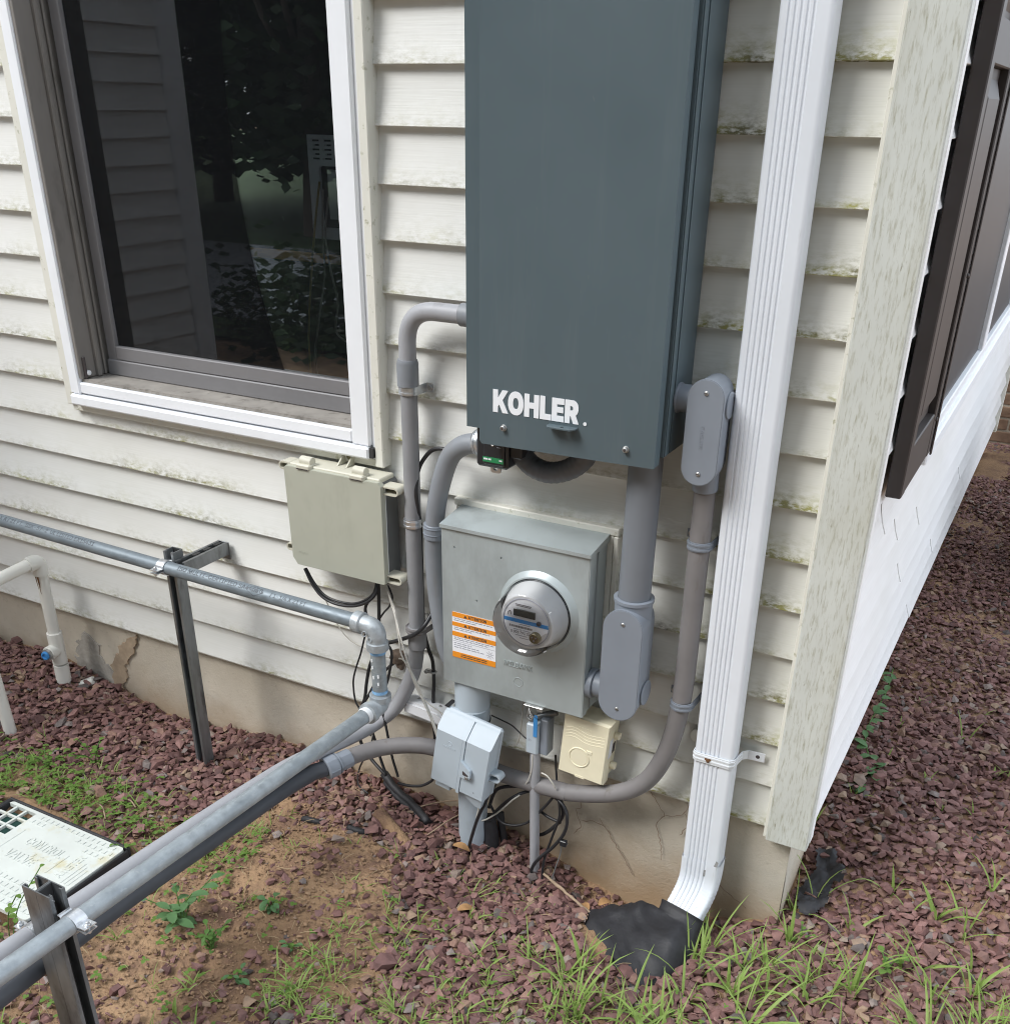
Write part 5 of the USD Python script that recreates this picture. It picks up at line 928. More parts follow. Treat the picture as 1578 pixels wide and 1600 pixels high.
part(pv, 'lower_coupling', cat(cyl((ax_ - 0.004, ay_, -0.18), (ax_ - 0.006, ay_, -0.255), 0.0275), cyl((ax_ - 0.006, ay_, -0.257), (ax_ - 0.008, ay_, -0.40), 0.0225)), 'pvc_white', 40)
part(pv, 'stain', cat(*[tube(spline([(ax_ + dx, ay_ - 0.0216, 0.188), (ax_ + dx * 1.05 + 0.001, ay_ - 0.0216, 0.165), (ax_ + dx * 0.9 + 0.003, ay_ - 0.0216, 0.15 - L_)], 4), np.linspace(0.0022, 0.0006, 9), 5) for dx, L_ in ((-0.005, 0.012), (0.003, 0.03), (0.007, 0.005))]), 'rust', label='brown drip stain below the top elbow') 
part(pv, 'stub', cat(tube(np.array([(ax_ + 0.010, ay_ + 0.015, -0.292), (ax_ + 0.055, ay_ + 0.045, -0.270)]), 0.011, 14), tube(np.array([(ax_ + 0.045, ay_ + 0.038, -0.276), (ax_ + 0.085, ay_ + 0.062, -0.258)]), 0.0165, 16)), 'pvc_white', 40)

# ------------------------------------------------------------------ valve box lid
vb = thing('valve_box', 'pale weathered plastic valve box lid set in the ground with raised lettering', 'valve box')
LX0, LX1, LY0, LY1, LZ = -2.385, -1.884, -1.03, -0.668, -0.300
part(vb, 'rim', cat(bx(LX0 - 0.022, LX1 + 0.010, LY1 + 0.003, LY1 + 0.013, -0.37, LZ + 0.002, 0.003), bx(LX1 + 0.002, LX1 + 0.010, LY0, LY1 + 0.004, -0.37, LZ - 0.004, 0.003), bx(LX0 - 0.022, LX0 - 0.004, LY0, LY1 + 0.004, -0.37, LZ + 0.002, 0.003)), 'black_rubber', 30)
lid = sbox(LX0, LY0, LX1, LY1).buffer(-0.012).buffer(0.012).difference(sbox(LX0 - 0.01, LY1 - 0.13, LX0 + 0.125, LY1 - 0.012))
lm = trimesh.creation.extrude_polygon(lid, 0.014, engine='earcut'); lm.apply_translation((0, 0, LZ - 0.014)); part(vb, 'lid', lm, 'lid_plastic')
part(vb, 'finger_hole', bx(LX0 + 0.001, LX0 + 0.124, LY1 - 0.129, LY1 - 0.013, LZ - 0.05, LZ - 0.035), 'lid_hole')
part(vb, 'hole_grid', cat(*[bx(x, x + 0.008, LY1 - 0.1295, LY1 - 0.0125, LZ - 0.012, LZ - 0.003) for x in (LX0 + 0.030, LX0 + 0.075)], *[bx(LX0, LX0 + 0.125, y, y + 0.008, LZ - 0.013, LZ - 0.004) for y in (LY1 - 0.095, LY1 - 0.055)]), 'lid_plastic')
def flat(g, z, depth=0.002):
    return cat(*[trimesh.creation.extrude_polygon(p_, depth, engine='earcut') for p_ in getattr(g, 'geoms', [g])]).apply_translation((0, 0, z))
part(vb, 'lettering', flat(affinity.translate(letters('CONTROL', 0.034, 700, 64, 0.155), -2.175, -0.800), LZ), 'lid_plastic')
part(vb, 'lettering', flat(affinity.translate(letters('VALVE', 0.034, 700, 64, 0.120), -2.185, -0.868), LZ), 'lid_plastic')
part(vb, 'lettering', flat(affinity.translate(affinity.rotate(letters('AMETEK', 0.026, 700, 64, 0.108), 90, origin=(0, 0)), -1.948, -0.862), LZ), 'lid_plastic')
for r_ in [sbox(-1.932 + k_ * 0.014, -0.872, -1.927 + k_ * 0.014, -0.775 - 0.012 * k_) for k_ in range(3)] + [sbox(-2.225, -0.855, -2.221, -0.752), sbox(-2.005, -0.865, -2.001, -0.775)] + [sbox(-2.11 + k_ * 0.03, -0.822, -2.094 + k_ * 0.03, -0.817) for k_ in range(4)]: part(vb, 'raised_line', flat(r_, LZ, 0.0015), 'lid_plastic')
sq = []
for a_ in range(22):
    for b2 in range(14):
        x, y = LX0 + 0.02 + a_ * 0.0225 + (0.011 if b2 % 2 else 0), LY1 - 0.018 - b2 * 0.0245
        if x > LX1 - 0.02 or y < LY0 + 0.02 or (x < LX0 + 0.14 and y > LY1 - 0.14): continue
        if (-2.24 < x < -1.99 and -0.885 < y < -0.735) or (-2.0 < x < -1.885 and -0.885 < y < -0.755): continue
        if ((x + 2.12) ** 2 / 0.03 + (y + 0.81) ** 2 / 0.012) < 1: continue
        r_ = sbox(x - 0.0068, y - 0.0068, x + 0.0068, y + 0.0068); sq.append(r_)
part(vb, 'tread_studs', flat(shapely.MultiPolygon(sq), LZ, 0.0022), 'lid_plastic', kind='stuff')
part(vb, 'centre_boss', cyl((-2.105, -0.826, LZ - 0.001), (-2.105, -0.826, LZ + 0.002), 0.011), 'lid_plastic', 30)

# ------------------------------------------------------------------ behind the window
wpk = thing('wood_plank', 'orange-brown wooden plank leaning level behind the window glass', 'plank')
part(wpk, 'board', bx(-2.458, -1.40, 0.205, 0.225, 1.296, 1.320, 0.002), 'wood_plank')
nt = thing('network_box', 'grey vented equipment box with loose wires seen through the window', 'equipment box')
NX0, NX1, NZ0, NZ1, NY = -1.674, -1.500, 1.362, 1.622, 0.20
shell = sbox(NX0, NZ0, NX1, NZ1).difference(rrect(NX0 + 0.034, NX1 - 0.03, NZ0 + 0.03, NZ1 - 0.075, 0.008))
rows_ = []
for a_ in range(5):
    for b2 in range(4): rows_.append(sbox(NX0 + 0.010 + b2 * 0.040 + (0.008 if a_ % 2 else 0), NZ1 - 0.016 - a_ * 0.011, NX0 + 0.040 + b2 * 0.040, NZ1 - 0.011 - a_ * 0.011))
shell = shell.difference(shapely.union_all(rows_))
part(nt, 'front', facing(shell, NY, NY + 0.01), 'box_grey')
part(nt, 'back', bx(NX0 + 0.001, NX1 - 0.001, NY + 0.03, NY + 0.06, NZ0 + 0.001, NZ1 - 0.001), 'box_slot')
part(nt, 'inner_plate', bx(NX0 + 0.045, NX0 + 0.10, NY + 0.022, NY + 0.0295, NZ0 + 0.05, NZ1 - 0.085), 'box_grey')
def cable(name, label, mat, pts, r, group=None, cat_='cable', per=8):
    return solo(name, tube(spline(pts, per), r, 8), mat, label, cat_, group, smooth=50)
cable('indoor_cable', 'yellowish cable hanging from the vented box behind the window', 'yellow_cable', [(-1.633, 0.190, 1.509), (-1.644, 0.175, 1.414), (-1.654, 0.170, 1.348), (-1.666, 0.165, 1.262), (-1.680, 0.155, 1.129), (-1.679, 0.145, 1.015), (-1.675, 0.145, 0.958)], 0.0032)
cable('indoor_cable', 'pale cable hanging nearest the right edge of the window glass', 'white_cable', [(-1.605, 0.190, 1.471), (-1.614, 0.175, 1.376), (-1.594, 0.165, 1.281), (-1.570, 0.155, 1.205), (-1.575, 0.145, 1.129), (-1.527, 0.135, 1.101), (-1.460, 0.135, 1.091)], 0.003)
cable('indoor_cable', 'white cable hanging beside the yellowish one behind the window', 'white_cable', [(-1.619, 0.185, 1.490), (-1.623, 0.175, 1.376), (-1.618, 0.165, 1.272), (-1.637, 0.155, 1.167), (-1.656, 0.145, 1.053), (-1.651, 0.145, 0.958)], 0.0026)
cable('indoor_cable', 'pale wire drooping across the plank behind the window', 'white_cable', [(-2.501, 0.215, 1.281), (-2.444, 0.210, 1.283), (-2.396, 0.210, 1.319), (-2.291, 0.210, 1.333), (-2.206, 0.210, 1.305), (-2.120, 0.210, 1.266), (-2.015, 0.210, 1.266), (-1.872, 0.210, 1.319)], 0.0026)
cable('indoor_cable', 'thin green-grey wire looping below the plank behind the window', 'yellow_cable', [(-2.158, 0.210, 1.290), (-2.120, 0.207, 1.238), (-2.063, 0.205, 1.214), (-2.015, 0.205, 1.233), (-1.986, 0.205, 1.271)], 0.0018)
cable('indoor_cable', 'yellowish wire slanting down at the left of the window glass', 'yellow_cable', [(-2.437, 0.175, 1.291), (-2.394, 0.165, 1.205), (-2.308, 0.155, 1.110), (-2.250, 0.145, 1.015), (-2.222, 0.145, 0.958)], 0.003)
part(nt, 'stylus', cyl((-1.585, 0.19, 1.515), (-1.515, 0.19, 1.45), 0.006), 'box_grey', 30)

# ------------------------------------------------------------------ cables on the wall
BK, WH = 'black_cable', 'white_cable'
def wire(name, label, mat, pts, r, cat_='cable', group=None): return cable(name, label, mat, pts, r, group, cat_)
wire('black_cable', 'black cable drooping in a loop under the beige enclosure, lower strand', BK, [(-1.5960, -0.0600, 0.4626), (-1.5695, -0.0650, 0.4217), (-1.5303, -0.0700, 0.3880), (-1.4763, -0.0700, 0.3750), (-1.4120, -0.0700, 0.3837), (-1.3593, -0.0700, 0.4108), (-1.3371, -0.0600, 0.4388), (-1.3356, -0.0500, 0.4660)], 0.0045)
wire('black_cable', 'black cable drooping in a loop under the beige enclosure, upper strand', BK, [(-1.5952, -0.0550, 0.4609), (-1.5638, -0.0600, 0.4211), (-1.5257, -0.0630, 0.3905), (-1.4739, -0.0630, 0.3812), (-1.4144, -0.0630, 0.3888), (-1.3685, -0.0600, 0.4129), (-1.3451, -0.0550, 0.4391), (-1.3402, -0.0500, 0.4650)], 0.004)
wire('black_cable', 'straight black cable dropping from the beige enclosure behind the pipe elbow', BK, [(-1.3334, -0.0500, 0.4665), (-1.3344, -0.0500, 0.4085), (-1.3387, -0.0500, 0.3336), (-1.3503, -0.0500, 0.2549), (-1.3809, -0.0500, 0.1802), (-1.3970, -0.0500, 0.1166), (-1.4083, -0.0500, 0.0554), (-1.4217, -0.0600, 0.0071), (-1.4290, -0.0600, -0.0624), (-1.4273, -0.0600, -0.1107), (-1.3829, -0.0700, -0.1548), (-1.3136, -0.0900, -0.1842)], 0.0055)
wire('black_cable', 'black cable curling in an S from the beige enclosure to the pipe elbow', BK, [(-1.3383, -0.0500, 0.4593), (-1.3530, -0.0550, 0.4228), (-1.3719, -0.0600, 0.3954), (-1.3781, -0.0600, 0.3707), (-1.3681, -0.0600, 0.3456), (-1.3410, -0.0550, 0.3137), (-1.3230, -0.0500, 0.2837)], 0.005)
wire('black_cable', 'thin black cable curving from the right corner of the beige enclosure', BK, [(-1.2995, -0.0500, 0.4680), (-1.2858, -0.0550, 0.4506), (-1.2823, -0.0550, 0.4309), (-1.2949, -0.0550, 0.4031), (-1.3179, -0.0500, 0.3768), (-1.3404, -0.0500, 0.3438)], 0.003)
wire('black_cable', 'thin black cable bowing out left of the vertical steel nipple', BK, [(-1.3831, -0.0600, 0.2946), (-1.4007, -0.0650, 0.2265), (-1.4204, -0.0700, 0.1677), (-1.4339, -0.0700, 0.1161), (-1.4312, -0.0700, 0.0519), (-1.4163, -0.0700, 0.0187), (-1.4061, -0.0700, -0.0498), (-1.3773, -0.0700, -0.0649)], 0.003)
wire('black_cable', 'black cable coming out of the mud lump and passing behind the steel nipple', BK, [(-1.3038, -0.0120, 0.1987), (-1.3203, -0.0200, 0.1846), (-1.3358, -0.0300, 0.1671), (-1.3584, -0.0450, 0.1341), (-1.3899, -0.0500, 0.0747), (-1.4143, -0.0550, 0.0233), (-1.3943, -0.0600, -0.0276), (-1.3769, -0.0600, -0.0655), (-1.3470, -0.0700, -0.1380), (-1.3134, -0.0900, -0.1792)], 0.0048)
wire('black_cable', 'thick black cable crossing in front of the slim conduit to the pipe elbow', BK, [(-1.1330, -0.0400, 0.4514), (-1.1452, -0.0600, 0.4162), (-1.1541, -0.0850, 0.3878), (-1.1802, -0.0900, 0.3588), (-1.2301, -0.0800, 0.3250), (-1.2975, -0.0700, 0.2884), (-1.3522, -0.0600, 0.2633)], 0.0062)
wire('black_cable', 'long black cable arching behind the curved conduit and running down to the foundation', BK, [(-1.0601, -0.0300, 0.8880), (-1.1072, -0.0300, 0.8979), (-1.1473, -0.0300, 0.8900), (-1.1754, -0.0350, 0.8589), (-1.1865, -0.0450, 0.8260), (-1.1846, -0.0600, 0.7785), (-1.1835, -0.0550, 0.7261), (-1.1868, -0.0400, 0.6646), (-1.1901, -0.0350, 0.5286), (-1.1897, -0.0350, 0.4033), (-1.1905, -0.0300, 0.3362), (-1.1831, -0.0200, 0.2717), (-1.1737, -0.0150, 0.2328), (-1.1710, -0.0150, 0.1628), (-1.1766, -0.0120, 0.1056), (-1.1779, -0.0100, 0.0118), (-1.1749, -0.0100, -0.0584)], 0.0058)
ccl = thing('cable_clip', 'small metal clip holding the long black cable to the siding', 'cable clip')
part(ccl, 'clip', cat(torus((-1.1717, -0.0160, 0.1986), (0, 0, 1), 0.0085, 0.003, 16, 8), bx(-1.1880 - 0.012, -1.1880 + 0.004, -0.016, -0.006, 0.1945 - 0.006, 0.1945 + 0.006, 0.001)), 'steel_dull', 40)
part(ccl, 'clip_screw', hexhead((-1.1926 - 0.004, -0.016, 0.1932), (0, -1, 0), 0.0065, 0.005), 'steel_dull', 30)
wire('white_cable', 'twisted white cable pair from the beige enclosure down to the grey interface box', WH, [(-1.3037, -0.0500, 0.4732), (-1.2874, -0.0600, 0.4399), (-1.2699, -0.0650, 0.4090), (-1.2471, -0.0850, 0.3711), (-1.2256, -0.1000, 0.3309), (-1.1974, -0.1100, 0.2625), (-1.1731, -0.1100, 0.1960), (-1.1424, -0.1150, 0.1483), (-1.1140, -0.1200, 0.0952), (-1.0952, -0.1200, 0.0404)], 0.0032)
wire('white_cable', 'second white cable running beside the twisted pair to the grey interface box', WH, [(-1.3095, -0.0450, 0.4699), (-1.2820, -0.0600, 0.4144), (-1.2564, -0.0800, 0.3874), (-1.2327, -0.1000, 0.3227), (-1.2242, -0.1050, 0.2871), (-1.1917, -0.1100, 0.2384), (-1.1623, -0.1100, 0.1860), (-1.1336, -0.1120, 0.1339), (-1.1086, -0.1180, 0.0913), (-1.0886, -0.1200, 0.0357)], 0.0028)
wire('white_cable', 'short white cable from the mud lump joining the twisted pair', WH, [(-1.3013, -0.0150, 0.2097), (-1.2630, -0.0400, 0.2272), (-1.2181, -0.0800, 0.2341), (-1.1800, -0.1050, 0.2176), (-1.1503, -0.1120, 0.1730)], 0.003)
wire('white_cable', 'thin white wire hanging behind the upper gas pipe', WH, [(-1.5575, -0.0300, 0.3701), (-1.5467, -0.0200, 0.3293), (-1.5190, -0.0120, 0.2618), (-1.4776, -0.0120, 0.2250), (-1.4129, -0.0120, 0.2102), (-1.3534, -0.0120, 0.2012), (-1.3105, -0.0120, 0.2058)], 0.002)
wire('white_cable', 'thin white wire draped over the white junction cover', WH, [(-1.1836, -0.0550, 0.1210), (-1.1605, -0.0560, 0.1057), (-1.1322, -0.0580, 0.0971), (-1.1023, -0.0700, 0.0944), (-1.0767, -0.0900, 0.0994)], 0.0018)
wire('white_cable', 'thin white wire hanging in a hook under the meter box', WH, [(-0.8574, -0.0300, 0.2074), (-0.8626, -0.0250, 0.1384), (-0.8702, -0.0200, 0.0781), (-0.8780, -0.0200, 0.0420), (-0.8927, -0.0200, 0.0236), (-0.9074, -0.0250, 0.0263)], 0.002)
wire('black_cable', 'thin dark wire slanting from the broad pipe to the bonding block', BK, [(-0.9511, -0.0500, 0.1294), (-0.9254, -0.0300, 0.1088), (-0.8957, -0.0250, 0.0975), (-0.8607, -0.0300, 0.0799), (-0.8364, -0.0400, 0.0754)], 0.0022)
wire('black_cable', 'black cable curving from under the interface box across the stones to the left', BK, [(-1.1252, -0.1000, -0.1234), (-1.1397, -0.1000, -0.1429), (-1.1735, -0.1000, -0.1692), (-1.2170, -0.1000, -0.1843), (-1.2607, -0.1000, -0.1896)], 0.0048)
wire('black_cable', 'black cable running down the front of the broad pipe into the stones', BK, [(-0.9194, -0.1200, -0.0962), (-0.9261, -0.1350, -0.1289), (-0.9431, -0.1400, -0.1746), (-0.9611, -0.1400, -0.2368), (-0.9802, -0.1350, -0.3119), (-0.9857, -0.1300, -0.3706)], 0.0052)
CG = 'black cables coiled behind the slim standpipe'
wire('coiled_cable', 'outer black cable loop that ends in the soil at the foot of the slim standpipe', BK, [(-0.9360, -0.0850, -0.2227), (-0.9025, -0.0900, -0.1659), (-0.8505, -0.0950, -0.1015), (-0.8111, -0.0600, -0.0862), (-0.7584, -0.0600, -0.0746), (-0.7027, -0.0750, -0.0821), (-0.6779, -0.0850, -0.1150), (-0.6812, -0.0900, -0.1713), (-0.7140, -0.0950, -0.2354), (-0.7543, -0.1050, -0.2881), (-0.7743, -0.1100, -0.3322), (-0.7772, -0.1100, -0.3886)], 0.0052, group=None)
wire('coiled_cable', 'inner black cable loop ending behind the slim standpipe', BK, [(-0.9468, -0.0700, -0.1902), (-0.9250, -0.0700, -0.1200), (-0.8793, -0.0700, -0.0875), (-0.8356, -0.0500, -0.0870), (-0.7634, -0.0500, -0.0734), (-0.7163, -0.0600, -0.0804), (-0.7018, -0.0600, -0.1262), (-0.7148, -0.0600, -0.1663), (-0.7494, -0.0550, -0.2162), (-0.7812, -0.0500, -0.2464), (-0.8078, -0.0450, -0.2477)], 0.0058)
wire('coiled_cable', 'short black cable crossing the middle of the coil beside the standpipe', BK, [(-0.7841, -0.0500, -0.1558), (-0.7490, -0.0600, -0.1601), (-0.7040, -0.0700, -0.1580)], 0.0045)
wire('coiled_cable', 'thin grey wire arching over the top of the black coil', 'enclosure_dark', [(-0.9393, -0.0600, -0.1313), (-0.9230, -0.0500, -0.0915), (-0.8822, -0.0450, -0.0618), (-0.8228, -0.0400, -0.0377)], 0.0022)
wire('black_cable', 'straight thin black cable from behind the cream box down to the coil', BK, [(-0.7530, -0.0200, 0.0373), (-0.7442, -0.0300, -0.0102), (-0.7234, -0.0600, -0.0599)], 0.0034)
solo('cable_bundle_wrap', trimesh.Trimesh(*(lambda g: (g.vertices + ngrid(g.vertices, 70.0, 0.004, 5)[:, None] * np.array([1, 1, 1]), g.faces))(trimesh.creation.icosphere(2, 0.016).apply_translation((-0.7168, -0.0650, -0.0591))), process=False), 'black_rubber', 'black tape wrap where the cable coil meets the swept conduit', 'tape wrap', smooth=True)
solo('cable_nut', cat(bx(*[v for c in ((-0.6816 - 0.010, -0.6816 + 0.010), (-0.10, -0.085), (-0.2094 - 0.010, -0.2094 + 0.010)) for v in c], 0.002), cyl((-0.6816 - 0.016, -0.092, -0.2094), (-0.6816 + 0.012, -0.092, -0.2094), 0.005, 10)), 'black_plastic', 'small black splice nut on the outer cable loop', 'splice')
wire('white_cable', 'white wire following the outer black loop at its left', WH, [(-0.9716, -0.0900, -0.2400), (-0.9422, -0.0900, -0.2192), (-0.8980, -0.0980, -0.1711), (-0.8520, -0.1000, -0.1105), (-0.8319, -0.0900, -0.0910)], 0.0026)
wire('white_cable', 'short white wire bent over the conduit right of the standpipe', WH, [(-0.7631, -0.0900, 0.0126), (-0.7421, -0.0950, 0.0116), (-0.7229, -0.0950, -0.0086), (-0.7163, -0.0900, -0.0274)], 0.0024)
wire('white_cable', 'short white wire left of the slim standpipe top', WH, [(-0.7937, -0.0900, 0.0646), (-0.7945, -0.0900, 0.0199), (-0.8038, -0.0900, -0.0238), (-0.8203, -0.0850, -0.0577)], 0.0022)
wire('white_cable', 'white wire hanging from the lower right corner of the interface box', WH, [(-0.9545, -0.1200, -0.1322), (-0.9488, -0.1300, -0.1522), (-0.9526, -0.1350, -0.1886)], 0.003)
wire('ground_wire', 'thin grey wire hanging from the coil into the soil hole', 'enclosure_dark', [(-0.6919, -0.0900, -0.2158), (-0.6904, -0.0900, -0.2489), (-0.7003, -0.1000, -0.3043), (-0.7085, -0.1100, -0.3548)], 0.0018, 'wire')
wire('black_cable', 'black cable lying in the soil hole at the foot of the standpipe', BK, [(-0.7686, -0.1233, -0.3700), (-0.7210, -0.1531, -0.3700), (-0.6747, -0.1731, -0.3720), (-0.6200, -0.2079, -0.3750), (-0.5959, -0.2004, -0.3900)], 0.005)
def tubepiece(name, label, pts, r, mat='black_rubber', cat_='tube'):
    m = tube(spline(pts, 6), r, 12); m.vertices = m.vertices + ngrid(m.vertices, 40.0, 0.004, 9)[:, None] * np.array([0.6, 0.6, 1.0]); return solo(name, m, mat, label, cat_, smooth=True)
tubepiece('black_tube', 'flattened black tube lying on the stones, the one nearer the wall', [(-1.3815, -0.0067, -0.2500), (-1.3179, -0.0347, -0.2700), (-1.2302, -0.0669, -0.2850), (-1.1473, -0.1098, -0.2950)], 0.013)
tubepiece('black_tube', 'flattened black tube lying on the stones, the one farther from the wall', [(-1.3724, -0.0074, -0.2800), (-1.2969, -0.0522, -0.2850), (-1.2065, -0.0855, -0.3000), (-1.1457, -0.0978, -0.3100)], 0.012)
tubepiece('black_tube', 'upright black tube standing in the soil beside the broad pipe', [(-0.9522, -0.0600, -0.2329), (-0.9398, -0.0650, -0.3095), (-0.9148, -0.0750, -0.4333)], 0.0225)
tubepiece('black_tube', 'thinner upright black tube between the broad pipe and the standpipe', [(-0.9275, -0.0350, -0.2254), (-0.9124, -0.0400, -0.3035), (-0.8872, -0.0500, -0.4065)], 0.012)
tubepiece('soil_caked_pipe', 'soil-caked pipe end half buried in the stones', [(-1.2983, -0.1601, -0.2850), (-1.2260, -0.1955, -0.2950), (-1.1565, -0.2224, -0.3150), (-1.1075, -0.2235, -0.3450)], 0.024, 'soil', 'buried pipe')
tubepiece('black_scrap', 'torn black plastic strip in the brown soil', [(-1.3529, -0.2482, -0.3000), (-1.3112, -0.2545, -0.2950), (-1.2763, -0.2423, -0.3000)], 0.011, 'black_rubber', 'plastic scrap')
tubepiece('black_scrap', 'small dark plastic scrap on the soil left of the torn strip', [(-1.5132, -0.2739, -0.3100), (-1.4732, -0.2780, -0.3000), (-1.4359, -0.2686, -0.3100)], 0.010, 'black_rubber', 'plastic scrap')
tubepiece('bare_branch', 'bare grey stick leaning across the soil hole to the drain boot', [(-0.7304, -0.1154, -0.3300), (-0.6474, -0.1547, -0.3300), (-0.5838, -0.1793, -0.3350), (-0.5059, -0.2122, -0.3400)], 0.0045, 'twig', 'stick')

wire('black_cable', 'slack black cable bowing out below the twisted white pair', BK, [(-1.3133, -0.0700, 0.2951), (-1.2759, -0.0800, 0.2662), (-1.2911, -0.0850, 0.1725), (-1.3228, -0.0800, 0.0841), (-1.3090, -0.0800, -0.0141), (-1.2872, -0.0900, -0.0970), (-1.2595, -0.1000, -0.1646)], 0.0042)
wire('black_cable', 'thin black cable trailing over the stones left of the interface box', BK, [(-1.3695, -0.0700, -0.0576), (-1.3704, -0.0900, -0.0999), (-1.4985, 0.0165, -0.2800), (-1.4453, -0.0654, -0.2800), (-1.3926, -0.0858, -0.2850)], 0.003)
wire('black_cable', 'black cable looping low between the broad pipe and the standpipe', BK, [(-0.9391, -0.0800, -0.1665), (-0.8998, -0.0900, -0.2083), (-0.8555, -0.0900, -0.2111), (-0.8067, -0.0800, -0.1874), (-0.7602, -0.0700, -0.1224), (-0.7286, -0.0700, -0.0692)], 0.0042)
wire('black_cable', 'black cable dropping from the tape wrap to the soil hole', BK, [(-0.7163, -0.0700, -0.0649), (-0.7069, -0.0750, -0.1300), (-0.7240, -0.0850, -0.2126), (-0.7394, -0.1000, -0.2930), (-0.7400, -0.1100, -0.3831)], 0.004)

# ------------------------------------------------------------------ stones
def stone_mesh(seed):
    r = np.random.default_rng(seed); p = r.normal(size=(11, 3)); p /= np.linalg.norm(p, axis=1, keepdims=True); p *= r.uniform(0.75, 1.0, (11, 1)); p *= np.array([1.0, r.uniform(0.6, 0.85), r.uniform(0.30, 0.5)])
    m = trimesh.convex.convex_hull(p); m.apply_scale(0.5 / np.abs(m.vertices[:, 0]).max()); return m
STONES = [stone_mesh(100 + k) for k in range(12)]
def to_px(p):
    d = (np.asarray(p) - CAM_POS) @ CAM_ROT.T; f = 1598.68
    return 789 + f * d[:, 0] / d[:, 2], 1052 - f * d[:, 1] / d[:, 2], d[:, 2]
def in_view(x, y, z, m=140):
    u, v, d = to_px(np.stack([x, y, z], 1)); return (d > 0.2) & (u > -m) & (u < 1578 + m) & (v > -m) & (v < 1600 + m)
def scatter(n, x0, x1, y0, y1, rng):
    x, y = rng.uniform(x0, x1, n), rng.uniform(y0, y1, n); keep = ~((y > 0.018) & (x < -0.05)); x, y = x[keep], y[keep]; z = ground_z(x, y); k = in_view(x, y, z); return x[k], y[k], z[k]
rs = np.random.default_rng(42); SX_, SY_, SZ_, SS_, TOP_ = [], [], [], [], []
def spread(step, size, x0, x1, y0, y1, lift, keep_fn, top):
    gx_, gy_ = np.meshgrid(np.arange(x0, x1, step), np.arange(y0, y1, step)); x = (gx_ + rs.uniform(-0.6, 0.6, gx_.shape) * step).ravel(); y = (gy_ + rs.uniform(-0.6, 0.6, gy_.shape) * step).ravel()
    ok = ~((y > 0.018) & (x < -0.05)) ; x, y = x[ok], y[ok]; z = ground_z(x, y); k = in_view(x, y, z); x, y, z = x[k], y[k], z[k]
    k = rs.random(len(x)) < keep_fn(x, y); x, y, z = x[k], y[k], z[k]; s = rs.uniform(*size, len(x)) * (0.8 + 0.35 * rs.random(len(x)) ** 3)
    SX_.append(x); SY_.append(y); SZ_.append(z + lift + 0.10 * s); SS_.append(s); TOP_.append(np.full(len(x), top))
boot = lambda x, y: ((x + 0.425) / 0.20) ** 2 + ((y + 0.275) / 0.17) ** 2 < 1
hole = lambda x, y: ((x + 0.44) / 0.26) ** 2 + ((y + 0.02) / 0.13) ** 2 < 1
lidz = lambda x, y: (x > -2.42) & (x < -1.865) & (y > -1.08) & (y < -0.64)
green_left = lambda x, y: np.exp(-((x + 2.45) / 0.35) ** 2 - ((y + 0.55) / 0.14) ** 2) + np.exp(-((x + 1.75) / 0.55) ** 2 - ((y + 0.52) / 0.10) ** 2) * 0.6
def dens(x, y):
    d = 1 - 0.93 * dirt_mask(x, y); d = d * (1 - 0.75 * np.clip(green_left(x, y), 0, 1)); d = np.where(((x + 0.415) / 0.125) ** 2 + ((y + 0.255) / 0.115) ** 2 < 1, 0.02, d); d = np.where(hole(x, y), d * 0.62, d); d = np.where(lidz(x, y), 0, d)
    d = np.where((x < -1.5) & (y < -0.62), d * 0.25, d); return d
spread(0.0175, (0.026, 0.040), -3.6, 1.0, -1.75, 1.2, -0.003, dens, False)
spread(0.0205, (0.028, 0.047), -3.6, 1.0, -1.75, 1.2, 0.008, lambda x, y: dens(x, y) * 0.95, True)
spread(0.0480, (0.040, 0.060), -3.6, 1.0, -1.75, 1.2, 0.014, lambda x, y: dens(x, y) * 0.60, True)
spread(0.0165, (0.012, 0.020), -2.2, -0.6, -1.6, -0.05, 0.0, lambda x, y: 0.22 * dirt_mask(x, y) + 0.30 * (1 - dirt_mask(x, y)), False)
spread(0.024, (0.026, 0.044), -0.1, 1.6, 1.2, 5.0, 0.008, lambda x, y: 1.0 + 0 * x, False)
spread(0.026, (0.024, 0.040), -0.1, 1.6, 1.2, 5.0, -0.003, lambda x, y: 1.0 + 0 * x, False)
P_ = np.stack([np.concatenate(a) for a in (SX_, SY_, SZ_)], 1); S_ = np.concatenate(SS_); T_ = np.concatenate(TOP_); N_ = len(P_)
pid = rs.integers(0, len(STONES), N_); yaw = rs.uniform(0, 2 * np.pi, N_); tilt = np.abs(rs.normal(0, 0.36, N_)); ta = rs.uniform(0, 2 * np.pi, N_)
tilt = np.where(rs.random(N_) < 0.12, rs.uniform(0.6, 1.3, N_), tilt)
qz = np.stack([np.cos(yaw / 2), 0 * yaw, 0 * yaw, np.sin(yaw / 2)], 1); qt = np.stack([np.cos(tilt / 2), np.sin(tilt / 2) * np.cos(ta), np.sin(tilt / 2) * np.sin(ta), 0 * ta], 1)
def qmul(a, b):
    w, x, y, z = a.T; W, X, Y, Z = b.T; return np.stack([w * W - x * X - y * Y - z * Z, w * X + x * W + y * Z - z * Y, w * Y - x * Z + y * W + z * X, w * Z + x * Y - y * X + z * W], 1)
Q_ = qmul(qt, qz)
uu, vv_, dd = to_px(P_); vis = T_ & (uu > 5) & (uu < 1573) & (vv_ > 900) & (vv_ < 1595)
order = np.argsort(-np.where(vis, S_ / dd, 0))[:300]; big = np.zeros(N_, bool); big[order] = True
